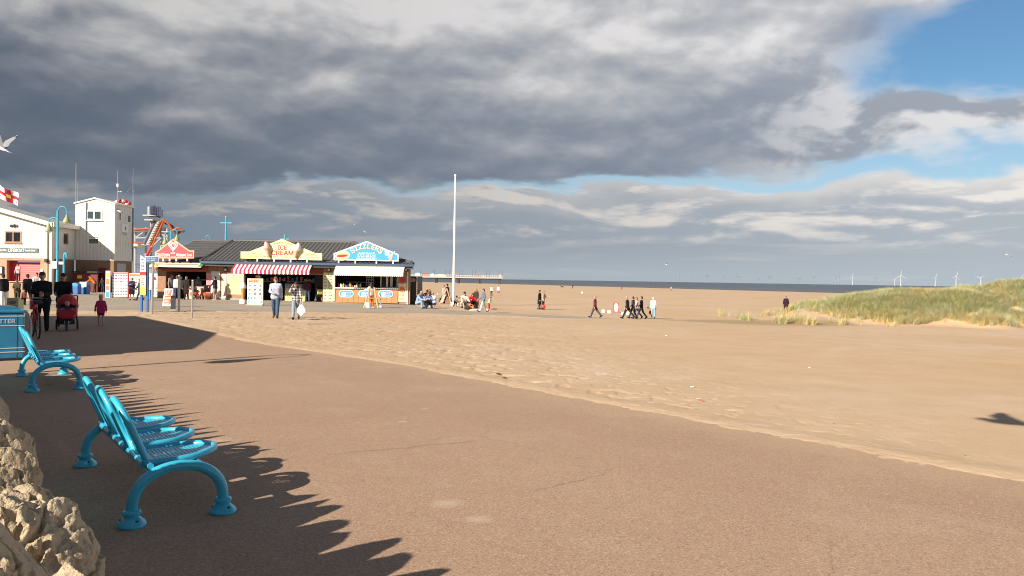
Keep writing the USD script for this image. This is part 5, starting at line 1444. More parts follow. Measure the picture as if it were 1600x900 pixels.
# gulls
GULLW = paint('gull_white', (0.78, 0.77, 0.75), 0.7, 0.04, 8); GULLG = paint('gull_grey', (0.30, 0.31, 0.33), 0.7, 0.08, 8)
def make_gull(label, loc, rz, up=35, fold=25, tilt=(0, 0), scale=1.0):
    t = thing('gull', label, 'gull', loc, rz, None, scale, tilt)
    S = lambda x, y, z, r: m3.Manifold.sphere(r, 14).translate((x, y, z))
    prof = [(0, -0.20, 0.0, 0.012), (0, -0.12, 0.0, 0.045), (0, 0.0, 0, 0.062), (0, 0.10, 0.008, 0.05), (0, 0.155, 0.03, 0.036)]
    bodies = [m3.Manifold.batch_hull([S(*a), S(*b)]) for a, b in zip(prof, prof[1:])] + [S(0, 0.195, 0.042, 0.036)]
    body = as_tm(m3.Manifold.batch_boolean(bodies, m3.OpType.Add).refine_to_length(0.02))
    trimesh.smoothing.filter_taubin(body, iterations=8)
    obj('body', body, GULLW, t, smooth=True)
    obj('beak', lathe([(0.011, 0), (0.006, 0.03), (0, 0.042)], 8).apply_transform(trimesh.transformations.rotation_matrix(-PI / 2 - 0.2, (1, 0, 0))).apply_translation((0, 0.226, 0.038)), YELLOW, t)
    fan = [(-0.02, -0.17), (-0.075, -0.30), (-0.03, -0.32), (0.03, -0.32), (0.075, -0.30), (0.02, -0.17)]
    obj('tail', mv(ext(Polygon(fan), 0.012), 0, 0, -0.006), GULLW, t)
    for s in (-1, 1):
        a1, a2 = math.radians(up), math.radians(up - fold)
        r0 = np.array([s * 0.04, 0.06, 0.03]); r1 = r0 + np.array([s * 0.24 * math.cos(a1), 0.05, 0.24 * math.sin(a1)]); r2 = r1 + np.array([s * 0.36 * math.cos(a2), -0.10, 0.36 * math.sin(a2)])
        ch = [0.17, 0.16, 0.03]
        V, F = [], []
        for c, w in zip((r0, r1, r2), ch):
            for dy, dz in ((0.02, 0.0), (-w * 0.35, 0.012), (-w, -0.002), (-w * 0.35, -0.004)):
                V.append(c + np.array([0, dy, dz]))
        for i in range(2):
            for k in range(4):
                a, b_, c, d = 4 * i + k, 4 * i + (k + 1) % 4, 4 * i + 4 + (k + 1) % 4, 4 * i + 4 + k
                F += [(a, b_, c), (a, c, d)]
        m = trimesh.Trimesh(np.array(V), np.array(F), process=False)
        w_ = obj('wing', m, GULLG, t, smooth=40)
        f0 = r1 + (r2 - r1) * 0.72
        V = [f0 + (0, 0.022, 0.002), f0 + (0, -0.075, 0.002), r2 + (0, -0.035, 0.002), r2 + (s * 0.03, 0.0, 0.01), r2 + (0, 0.024, 0.002)]
        tip = trimesh.Trimesh(np.vstack([np.array(V) + (0, 0, 0.008), np.array(V) - (0, 0, 0.012)]), [(0, 1, 2), (0, 2, 3), (0, 3, 4), (5, 7, 6), (5, 8, 7), (5, 9, 8), (0, 4, 9), (0, 9, 5), (1, 0, 5), (1, 5, 6), (2, 1, 6), (2, 6, 7), (3, 2, 7), (3, 7, 8), (4, 3, 8), (4, 8, 9)], process=False)
        obj('wing_tip', tip, BLACK, w_)
    return t
gb = P(3, 232, 22)
make_gull('large grey-winged gull flying at the left edge with one wing raised', tuple(gb), 84, 58, 8, (24, 0), 0.9)
for (px, py, yy, rz, lab) in [(187.5, 299.5, 70, 60, 'white gull gliding beside the aerials above the lookout tower'), (187.5, 330, 66, 95, 'white gull crossing in front of the tower side windows'),
                              (554, 350.5, 150, 200, 'tiny white gull in the sky left of the other above the blue sign'), (570, 362.5, 130, 120, 'tiny white gull low above the peak of the blue sign'),
                              (1042, 413, 130, 70, 'small white gull over the sea above the open beach'), (1574, 398.5, 85, 100, 'small gull flying above the dune grass at far right')]:
    g_ = P(px, py, yy); make_gull(lab, tuple(g_), rz, 22, 30, (0, 10 if rz < 100 else -25), 1.0)
# a gull above and behind the camera: its soft shadow falls on the sand at right
gs = np.array([6.45, 10.35, 0]) - LIGHT * (5.5 / -LIGHT[2])
make_gull('gull gliding low overhead, its shadow on the sand at right', (gs[0], gs[1], 5.5), 62, 12, 8, (0, 14), 1.7)
make_gull('white gull flying low over the beach by the pier end', tuple(GT(785, 441.5) + np.array([0, 0, 0.5])), 60, -60, 0, (0, 0), 2.0)

# ------------------------------------------------------------------ signs, boards and posts on the plaza
def stand(name, label, cat, px, py, group=None, rz=0, dz=0.03):
    p = GT(px, py); return thing(name, label, cat, (p[0], p[1], p[2] + dz), rz, group), p
def hgt(px, pt, p): return P(px, pt, p[1])[2] - p[2]
def totem():
    t, p = stand('town_sign', 'tall visitor notice with white, red and yellow panels between two blue posts', 'sign', 226.5, 487)
    y = p[1]; wx = lambda px: X(px, y) - p[0]; hz = lambda py: hgt(226, py, p)
    obj('post', bx(wx(220.2), wx(223), -0.06, 0.06, -0.3, hz(403)), BLUE, t)
    obj('post', bx(wx(229), wx(232), -0.06, 0.06, -0.3, hz(402)), BLUE, t)
    a, b = wx(220.6), wx(230.3)
    obj('panel', plate(Polygon([(a, hz(426)), (b - 0.02, hz(426)), (b - 0.02, hz(407)), ((a + b) / 2, hz(402.5)), (a, hz(400))]), 0.05, -0.065), WHITE, t)
    obj('panel', bx(a, b - 0.02, -0.118, -0.065, hz(431), hz(426.1)), RED, t)
    obj('panel', bx(a, b - 0.02, -0.115, -0.065, hz(449), hz(431.1)), paint('panel_peach', (0.78, 0.62, 0.50), 0.5), t)
    obj('panel', bx(a, b - 0.02, -0.115, -0.065, hz(462), hz(449.1)), YELLOW, t)
    obj('print', [marks(a + 0.05, b - 0.08, hz(424), hz(404), -0.116, 4, 31), marks(a + 0.05, b - 0.08, hz(447), hz(432), -0.116, 5, 32, 0.4)], PRINT, t)
totem()
def pole_sign():
    t, p = stand('direction_sign', 'grey pole with small blue rectangular direction sign at its top', 'sign', 237, 491)
    y = p[1]; hz = lambda py: hgt(238, py, p)
    obj('pole', tube([(0, 0, -0.2), (0.05, 0, hz(402))], 0.055, 8), GALV, t, smooth=40)
    x0, x1 = X(229, y) - p[0], X(249.5, y) - p[0]
    f = obj('plate', rbx(x0, x1, -0.12, -0.08, hz(411), hz(401.5), 0.018, 6), WHITE, t)
    obj('face', bx(x0 + 0.03, x1 - 0.03, -0.126, -0.121, hz(410.3), hz(402.2)), BLUE, f)
    obj('print', marks(x0 + 0.09, x1 - 0.08, hz(409.5), hz(403), -0.127, 2, 41), paint('print_pale_blue', (0.45, 0.60, 0.75), 0.5), f)
pole_sign()
for px, pt, pb, lab in ((279.5, 432, 486.5, 'thick grey steel post behind the red pavement board'), (299.8, 440, 497, 'thin grey steel post standing alone in the sand')):
    t, p = stand('steel_post', lab, 'post', px, pb, 'bare steel posts by the pavement')
    obj('post', tube([(0, 0, -0.2), (0.02 if px > 290 else 0, 0, hgt(px, pt, p))], 0.055 if px < 290 else 0.04, 8), GALV, t, smooth=40)
    obj('cap', mv(trimesh.creation.icosphere(1, 0.05), 0.02 if px > 290 else 0, 0, hgt(px, pt, p)), GALV, t)
def aboard():
    t, p = stand('pavement_board', 'red and yellow A-frame pavement board with white edge', 'sign board', 264, 479.5, rz=-14)
    y = p[1]; s = y / FOCAL_PX
    w, h = 15 * s, 27.5 * s
    for k, (lean, nm) in enumerate(((-11, 'front_leaf'), (11, 'rear_leaf'))):
        def L(m): return rot(m, lean, (1, 0, 0), (0, 0, h))
        f = obj(nm, L(bx(-w / 2, w / 2, -0.02, 0.02, 0, h)), WHITE, t)
        if k == 0:
            obj('red_panel', L(bx(-w / 2 + 0.05, w / 2 - 0.05, -0.028, -0.021, h * 0.52, h - 0.05)), RED, f)
            obj('yellow_band', L(bx(-w / 2 + 0.05, w / 2 - 0.05, -0.028, -0.021, h * 0.42, h * 0.515)), YELLOW, f)
            obj('red_panel', L(bx(-w / 2 + 0.05, w / 2 - 0.05, -0.028, -0.021, h * 0.08, h * 0.415)), paint('brick_red_panel', (0.40, 0.07, 0.05), 0.5), f)
            obj('print', L(marks(-w / 2 + 0.1, w / 2 - 0.1, h * 0.56, h * 0.93, -0.029, 3, 51)), TRIM, f)
            obj('print', L(marks(-w / 2 + 0.1, w / 2 - 0.1, h * 0.12, h * 0.38, -0.029, 3, 52)), TRIM, f)
    t2, p2 = stand('black_menu_board', 'black round-topped board on the pavement beside the red A-frame', 'sign board', 270.3, 485.5, rz=20)
    a = p2[1] / FOCAL_PX
    poly = Polygon([(-3.6 * a, 0), (3.6 * a, 0), (3.6 * a, 20 * a)] + [tuple(q) for q in arc(0, 20 * a, 3.6 * a, 3 * a, 0, 180, 10)] + [(-3.6 * a, 20 * a)])
    obj('board', plate(poly, 0.12, 0.06), BLACK, t2)
    obj('base', bx(-4 * a, 4 * a, -0.2, 0.2, 0, 0.06), GREY, t2)
    obj('grey_face', bx(-2.6 * a, 2.6 * a, -0.068, -0.061, 3 * a, 19 * a), paint('slate_face', (0.07, 0.075, 0.09), 0.6), t2)
aboard()
def menu_stand():
    t, p = stand('ice_menu_board', 'tall pale board of printed ice lollies in front of the counter', 'sign board', 398.5, 477.5)
    s = p[1] / FOCAL_PX; x0, x1 = -12.2 * s, 12.2 * s; h = 41.5 * s
    obj('board', bx(x0, x1, -0.05, 0.05, 0, h), paint('board_pale', (0.78, 0.76, 0.62), 0.5), t)
    obj('header', bx(x0 + 0.02, x1 - 0.02, -0.06, -0.051, h * 0.84, h - 0.02), paint('header_peach', (0.78, 0.52, 0.32), 0.5), t)
    obj('print', marks(x0 + 0.1, x1 - 0.1, h * 0.86, h * 0.97, -0.061, 2, 61), RED, t)
    q = random.Random(9)
    for r in range(5):
        n = 3 if r < 3 else 5
        for c in range(n):
            cx = x0 + (x1 - x0) * (c + 0.5) / n; cz = h * (0.74 - 0.155 * r)
            m = q.choice([RED, PRINTB, ORANGE, GREENP, PRINT, SKYBLUE, PINK])
            w, hh = q.uniform(0.035, 0.09) * (1 if n == 3 else 0.6), q.uniform(0.05, 0.10)
            obj('lolly_print', plate(Polygon([(cx - w, cz - hh), (cx + w * .6, cz - hh * .8), (cx + w, cz + hh * .6), (cx - w * .4, cz + hh)]), 0.006, -0.051), m, t)
    obj('foot', bx(x0 - 0.02, x1 + 0.02, -0.22, 0.22, -0.03, 0.05), GREY, t)
    t2, p2 = stand('giant_cone', 'giant model whipped ice cream cone on a white pedestal', 'model cone', 379.5, 475.5)
    a = p2[1] / FOCAL_PX
    obj('pedestal', rbx(-4 * a, 4 * a, -0.2, 0.2, 0, 6.6 * a, 0.02), WHITE, t2)
    obj('wafer', lathe([(0, 6.6 * a), (1.5 * a, 6.6 * a), (3.2 * a, 22 * a), (3.6 * a, 24.2 * a), (0, 24.2 * a)], 18), paint('wafer_orange', (0.66, 0.27, 0.06), 0.6, 0.1, 14), t2, smooth=30)
    sw = [(4.7 * a, 24.2), (5.2 * a, 26), (4.5 * a, 27.6), (4.6 * a, 28.2), (3.9 * a, 30), (3.2 * a, 31), (3.2 * a, 31.6), (2.2 * a, 33.4), (1.2 * a, 34.6), (0, 36)]
    obj('ice_swirl', lathe([(0, 24.2 * a)] + [(r, z * a) for r, z in sw], 20), ICE, t2, smooth=50)
menu_stand()
def easel():
    t, p = stand('easel', 'pale wooden splay-legged easel before the blue-sign counter', 'easel', 581, 482)
    s = p[1] / FOCAL_PX
    for sx in (-1, 1):
        obj('leg', tube([(sx * 11 * s, -0.3, 0), (sx * 3.5 * s, 0, 32 * s)], 0.045, 6), PINE, t)
        obj('leg', tube([(sx * 8 * s, 0.75, 0), (sx * 3.5 * s, 0, 32 * s)], 0.035, 6), PINE, t)
    obj('cross_rail', tube([(-4.2 * s, -0.02, 28 * s), (4.2 * s, -0.02, 28 * s)], 0.035, 6), PINE, t)
    obj('tray_rail', tube([(-7.4 * s, 0.35, 15 * s), (7.4 * s, 0.35, 15 * s)], 0.03, 6), PINE, t)
    t2, p2 = stand('white_bucket', 'white bucket standing under the wooden easel', 'bucket', 575.5, 482)
    a = p2[1] / FOCAL_PX
    obj('pail', lathe([(0, 0), (0.15, 0), (0.19, 0.34), (0.17, 0.34), (0.14, 0.03), (0, 0.03)], 14), WHITE, t2, smooth=30)
    obj('handle', tube(np.column_stack([0.19 * np.cos(np.linspace(0, PI, 9)), np.zeros(9) - 0.02, 0.34 + 0.06 * np.sin(np.linspace(0, PI, 9))]), 0.008, 5), GALV, t2)
    t3, p3 = stand('iron_post', 'thin dark post beside the wooden easel', 'post', 594.6, 481)
    obj('post', tube([(0, 0, -0.1), (0, 0, hgt(594.6, 460, p3))], 0.035, 6), GREY, t3)
    obj('base', lathe([(0, 0), (0.16, 0), (0.14, 0.1), (0, 0.12)], 10), WHITE, t3)
easel()
# display boards left of the kiosks
def price_boards():
    q = random.Random(77)
    t, p = stand('price_board', 'white price board with rows of goods and a tall bright side panel', 'sign board', 188, 466)
    s = p[1] / FOCAL_PX; wx = lambda px: (px - 188) * s; h = 41 * s
    obj('board', bx(wx(175.5), wx(199.5), -0.05, 0.05, 0.08, h * 0.97), WHITE, t)
    obj('red_base', bx(wx(175.5), wx(199.5), -0.09, 0.09, 0, 0.079), RED, t)
    obj('red_edge', bx(wx(199.5) + 0.002, wx(201), -0.06, 0.06, 0, h), RED, t)
    obj('side_panel', bx(wx(167.5), wx(174.5), -0.25, -0.18, 0, h * 1.02), WHITE, t)
    for k, (m, a, b) in enumerate([(YELLOW, 0.78, 0.95), (ORANGE, 0.5, 0.72), (SALMON, 0.3, 0.46), (SKYBLUE, 0.02, 0.22)]):
        obj('bright_patch', bx(wx(168.3), wx(173.6), -0.257, -0.2505, h * a, h * b), m, t)
    for r in range(7):
        for c in range(6):
            cx = wx(177.3 + c * 4); cz = h * (0.86 - r * 0.122)
            obj('goods', bx(cx - 0.055, cx + 0.055, -0.075, -0.051, cz - 0.03, cz + 0.03), q.choice([PRINT, PRINT, BLACK, PRINTB, SALMON]), t)
    obj('cream_field', bx(wx(176), wx(199), -0.056, -0.0505, h * 0.9, h * 0.96), ORANGE, t)
    t, p = stand('price_board', 'second white price board partly behind the woman in dark clothes', 'sign board', 212, 465.5)
    s = p[1] / FOCAL_PX; wx = lambda px: (px - 212) * s
    obj('board', bx(wx(202), wx(221), -0.05, 0.05, 0.06, 38 * s), WHITE, t)
    obj('red_edge', bx(wx(201.2), wx(202) - 0.002, -0.06, 0.06, 0, 38.5 * s), RED, t)
    obj('header', bx(wx(203), wx(220), -0.057, -0.0505, 33 * s, 36.5 * s), ORANGE, t)
    for r in range(5):
        for c in range(4):
            cx, cz = wx(204.5 + c * 4.2), (29 - r * 5.4) * s
            obj('goods', bx(cx - 0.05, cx + 0.05, -0.072, -0.051, cz - 0.035, cz + 0.035), q.choice([PRINT, BLACK, SALMON, PINK]), t)
    t, p = stand('price_board', 'pale board with magenta emblem behind the blue sign posts', 'sign board', 242, 464)
    s = p[1] / FOCAL_PX; wx = lambda px: (px - 242) * s
    obj('board', bx(wx(231), wx(255), -0.05, 0.05, 0.0, 36 * s), paint('board_pinkish', (0.78, 0.72, 0.70), 0.5), t)
    obj('emblem', [plate(Polygon([(wx(239), 26 * s), (wx(245), 26 * s), (wx(242.5), 31 * s), (wx(240), 31 * s)]), 0.01, -0.051), plate(Polygon([(wx(231.5), 28 * s), (wx(234), 28 * s), (wx(233), 33 * s)]), 0.01, -0.051)], paint('magenta_print', (0.30, 0.02, 0.10), 0.5), t)
    for r in range(4):
        for c in range(4):
            cx, cz = wx(234 + c * 5.3), (18 - r * 4.6) * s
            obj('goods', bx(cx - 0.07, cx + 0.07, -0.062, -0.051, cz - 0.06, cz + 0.05), q.choice([CREAMY, GREENP, PINK, PRINT, YELLOW]), t)
    t, p = stand('blue_bin', 'small bright blue bin behind the grey sign pole', 'bin', 233.8, 468.5)
    s = p[1] / FOCAL_PX
    obj('body', rbx(-2.5 * s, 2.5 * s, -0.15, 0.15, 0, 14 * s, 0.03), SKYBLUE, t)
    obj('lid', bx(-2.7 * s, 2.7 * s, -0.17, 0.17, 14 * s + 0.002, 15.2 * s), BLUE, t)
    t, p = stand('hanging_model', 'small yellow and orange model ice cream hung by the awning', 'model cone', 243, 467)
    yy = p[1]
    zb = hgt(243, 425, p)
    obj('cone', lathe([(0, zb), (0.02, zb), (0.12, zb + 0.25), (0, zb + 0.25)], 10), ORANGE, t)
    obj('ice', mv(trimesh.creation.icosphere(2, 0.17), 0, 0, zb + 0.36), YELLOW, t)
    obj('hanger', tube([(0, 0, zb + 0.5), (0, 0, hgt(243, 411, p))], 0.02, 5), GREY, t)
price_boards()
def tidy_bins():
    for k, (a, b, t_, lab, dome) in enumerate([(113.5, 124.5, 440.5, 'round-topped blue street bin by the dark shelter', True), (127, 138, 439, 'blue bin with white upper panel beside the round-topped one', False)]):
        t, p = stand('street_bin', lab, 'bin', (a + b) / 2, 460)
        s = p[1] / FOCAL_PX; w = (b - a) * s / 2; h = (458 - t_) * s
        obj('body', rbx(-w, w, -w, w, 0, h * 0.75, 0.04), BLUE, t)
        if dome:
            obj('lid', plate(Polygon(np.vstack([arc(0, 0, w, h * 0.25, 0, 180, 12)])), 2 * w, w).apply_translation((0, 0, h * 0.75 + 0.002)), SKYBLUE, t, smooth=30)
        else:
            obj('panel', bx(-w * 0.9, w * 1.0, -w - 0.03, -w - 0.002, h * 0.55, h), paint('pale_blue_panel', (0.55, 0.72, 0.78), 0.5), t)
            obj('lid', rbx(-w - .02, w + .02, -w, w + .02, h * 0.752, h * 0.98, 0.03), SKYBLUE, t)
    t, p = stand('white_sack', 'pale tied rubbish sack beside the blue street bin', 'sack', 119, 459.5)
    obj('sack', boulder((0, 0, 0.28), 0.36, 91, (1.2, 0.8, 0.85), 3), PINK, t, smooth=60)
    obj('tied_neck', lathe([(0, 0.5), (0.06, 0.5), (0.03, 0.58), (0.09, 0.68), (0, 0.66)], 8), PINK, t)
tidy_bins()
# low wall, carton and things at the far left
def left_clutter():
    t, p = stand('low_wall', 'low buff brick wall end beside the people at far left', 'wall', 20, 470)
    s = p[1] / FOCAL_PX
    obj('wall', bx(-6 * s, 26 * s, 0, 0.5, -0.1, 28.5 * s), PALE_BRICK, t)
    obj('coping', bx(-6.6 * s, 26.6 * s, -0.08, 0.58, 28.5 * s + 0.002, 30 * s), paint('coping_stone', (0.48, 0.40, 0.31), 0.8), t)
    pr = G(20.5, 505)
    y = 26.5
    t = thing('yellow_sign_box', 'pale yellow box with grey oval print behind the litter bin', 'box', (X(20, y), y, 0.0))
    s = y / FOCAL_PX; z0, z1 = Z(20, 478, y), Z(20, 465.5, y)
    obj('box', rbx(-9 * s, 9 * s, 0, 0.3, z0 - 0.15, z1, 0.01), paint('carton_yellow', (0.80, 0.72, 0.34), 0.6), t)
    obj('oval_print', plate(affinity.translate(affinity.scale(Point(0, 0).buffer(1), 6 * s, 2.8 * s), 0, z0 + 5.5 * s), 0.006, -0.001), GREY, t)
    obj('post', [bx(-0.03, 0.03, 0.1, 0.16, 0, z0 - 0.151)], BLACK, t)
    t = thing('purple_banner', 'purple display banner with white emblems at the left edge', 'banner', (X(0, y), y - 0.5, 0))
    z0, z1 = Z(0, 485, y), Z(0, 452, y)
    obj('banner', plate(Polygon([(-20 * s, 0.05), (6.5 * s, 0.05), (6.5 * s, z0 + 20 * s), (2 * s, z0 + 24 * s), (-20 * s, z1)]), 0.05, 0.0), paint('purple_print', (0.055, 0.015, 0.075), 0.5), t)
    obj('emblem', [plate(Point(3 * s, z0 + 12.5 * s).buffer(2.2 * s).difference(Point(3 * s, z0 + 12.5 * s).buffer(1.2 * s)), 0.01, -0.051), plate(Point(2.5 * s, z0 + 3.0 * s).buffer(2.6 * s).difference(Point(2.5 * s, z0 + 3.0 * s).buffer(1.4 * s)), 0.01, -0.051)], TRIM, t)
    obj('base', bx(-20 * s, 6.5 * s, -0.1, 0.2, 0, 0.05), BLACK, t)
left_clutter()
# grey hoop rail by the litter bin
def hoop_rail():
    y = 18.5
    p = np.array([X(45, y), y, 0])
    t = thing('cycle_rail', 'grey tubular cycle rail of curved hoops beside the litter bin', 'railing', tuple(p), -52)
    s = y / FOCAL_PX
    h0 = Z(40, 487, y)
    bars = []
    for k in range(5):
        x0 = -0.42 + 0.19 * k
        obj('hoop_bar', tube([(x0, 0, 0), (x0, 0, h0 - 0.02 - 0.045 * k ** 1.35 * 0.55)], 0.017, 7), GALV, t)
    c = np.array([(-0.42, h0), (-0.23, h0 - 0.02), (-0.04, h0 - 0.06), (0.15, h0 - 0.12), (0.30, h0 - 0.22), (0.37, h0 - 0.36), (0.39, 0.0)])
    obj('top_rail', tube(np.column_stack([c[:, 0], 0 * c[:, 0], c[:, 1]]), 0.022, 8), GALV, t, smooth=50)
    obj('bottom_rail', tube([(-0.42, 0, 0.12), (0.39, 0, 0.12)], 0.017, 7), GALV, t)
hoop_rail()
def wheel(parent, c, r, w, m_tyre, m_rim, spokes=12, axis='x', name='wheel'):
    """a spoked wheel turning about the x axis"""
    ring = lambda rr, t_: tube(np.column_stack([np.full(25, 0.0), rr * np.cos(np.linspace(0, 2 * PI, 25)), rr * np.sin(np.linspace(0, 2 * PI, 25))]), t_, 7, cap=False)
    wv = obj(name, mv(ring(r - w, w), *c), m_tyre, parent, smooth=40)
    obj('rim', mv(ring(r - 2.1 * w, w * 0.45), *c), m_rim, wv)
    sp = [tube([(0, 0, 0), (0, (r - 2 * w) * math.cos(a), (r - 2 * w) * math.sin(a))], 0.004 if spokes > 6 else 0.02, 4) for a in np.linspace(0, 2 * PI, spokes, endpoint=False)]
    obj('spokes', mv(join(sp + [rot(trimesh.creation.cylinder(0.025, 0.07, sections=8), 90, (0, 1, 0))]), *c), m_rim, wv)
    return wv
def bicycle():
    y = 20.6
    t = thing('bicycle', 'red bicycle leaning behind the litter bin and grey rail', 'bicycle', (X(56, y), y, 0), 38)
    FR = paint('bike_red', (0.42, 0.02, 0.03), 0.3, 0.05, 5)
    wheel(t, (0, 0.50, 0.335), 0.335, 0.022, BLACK, GALV); wheel(t, (0, -0.52, 0.335), 0.335, 0.022, BLACK, GALV)
    j = dict(bb=(0, -0.08, 0.30), seat=(0, -0.24, 0.80), head=(0, 0.30, 0.84), low=(0, 0.34, 0.70), rear=(0, -0.52, 0.335), front=(0, 0.50, 0.335))
    obj('frame', [tube([j[a], j[b]], 0.019, 7) for a, b in (('bb', 'seat'), ('bb', 'low'), ('seat', 'head'), ('bb', 'rear'), ('seat', 'rear'), ('head', 'low'))], FR, t)
    obj('fork', tube([j['low'], (0, 0.42, 0.5), j['front']], 0.016, 6), FR, t)
    obj('saddle', as_tm(m3.Manifold.batch_hull([m3.Manifold.sphere(0.05, 8).translate((sx, -0.36, 0.93)) for sx in (-.06, .06)] + [m3.Manifold.sphere(0.025, 8).translate((0, -0.12, 0.94))])), BLACK, t)
    obj('seat_post', tube([(0, -0.24, 0.8), (0, -0.26, 0.92)], 0.014, 6), GALV, t)
    obj('handlebar', tube([(-0.28, 0.22, 1.0), (-0.1, 0.30, 1.02), (0.1, 0.30, 1.02), (0.28, 0.22, 1.0)], 0.014, 6), GALV, t)
    obj('grip', [tube([(s * 0.20, 0.25, 1.01), (s * 0.29, 0.21, 1.0)], 0.02, 6) for s in (-1, 1)], BLACK, t)
    obj('crank', [rot(trimesh.creation.cylinder(0.09, 0.01, sections=14), 90, (0, 1, 0)).apply_translation(j['bb']), tube([(0.04, -0.08, 0.30), (0.06, 0.06, 0.22)], 0.012, 5), tube([(-0.04, -0.08, 0.30), (-0.06, -0.22, 0.38)], 0.012, 5)], BLACK, t)
    obj('bag', rbx(-0.08, 0.08, 0.28, 0.5, 0.72, 0.95, 0.03), FR, t)
bicycle()
# mobility scooters and pushchairs by the left kiosk
def scooter(label, px, py, rz, col, k):
    t, p = stand('mobility_scooter', label, 'mobility scooter', px, py, 'mobility scooters by the left kiosk', rz, 0.03)
    for x, yy in ((-0.24, -0.42), (0.24, -0.42), (-0.2, 0.5), (0.2, 0.5)):
        w = obj('wheel', rot(trimesh.creation.cylinder(0.17, 0.09, sections=16), 90, (0, 1, 0)).apply_translation((x, yy, 0.17)), BLACK, t)
        obj('hub', rot(trimesh.creation.cylinder(0.08, 0.10, sections=10), 90, (0, 1, 0)).apply_translation((x, yy, 0.17)), GALV, w)
    obj('floor_pan', rbx(-0.25, 0.25, -0.6, 0.6, 0.18, 0.27, 0.04), col, t)
    obj('rear_cowl', rbx(-0.26, 0.26, -0.65, -0.2, 0.25, 0.50, 0.06), col, t)
    obj('front_cowl', as_tm(m3.Manifold.batch_hull([m3.Manifold.sphere(0.06, 8).translate(q) for q in [(-.15, .5, .25), (.15, .5, .25), (-.1, .45, .75), (.1, .45, .75), (-.15, .62, .3), (.15, .62, .3)]])), col, t)
    s = obj('seat', rbx(-0.25, 0.25, -0.55, -0.1, 0.55, 0.66, 0.04), BLACK, t)
    obj('backrest', rbx(-0.24, 0.24, -0.60, -0.50, 0.66, 1.05, 0.04), BLACK, t)
    obj('tiller', tube([(0, 0.5, 0.7), (0, 0.32, 1.0)], 0.025, 6), GREY, t)
    obj('handlebar', tube([(-0.25, 0.28, 1.0), (0.25, 0.28, 1.0)], 0.02, 6), BLACK, t)
    obj('basket', bx(-0.17, 0.17, 0.6, 0.82, 0.6, 0.85), WHITE if k else GREY, t)
    obj('headlamp', mv(trimesh.creation.icosphere(1, 0.05), 0, 0.66, 0.5), TRIM, t)
scooter('red mobility scooter with white basket parked by the pink pillar', 311.5, 467.5, -62, paint('scooter_red', (0.60, 0.10, 0.05), 0.35, 0.06, 4), 1)
scooter('orange-red mobility scooter in front, nearest the man in shorts', 320.5, 468.3, 35, paint('scooter_orange', (0.66, 0.17, 0.06), 0.35, 0.06, 4), 0)
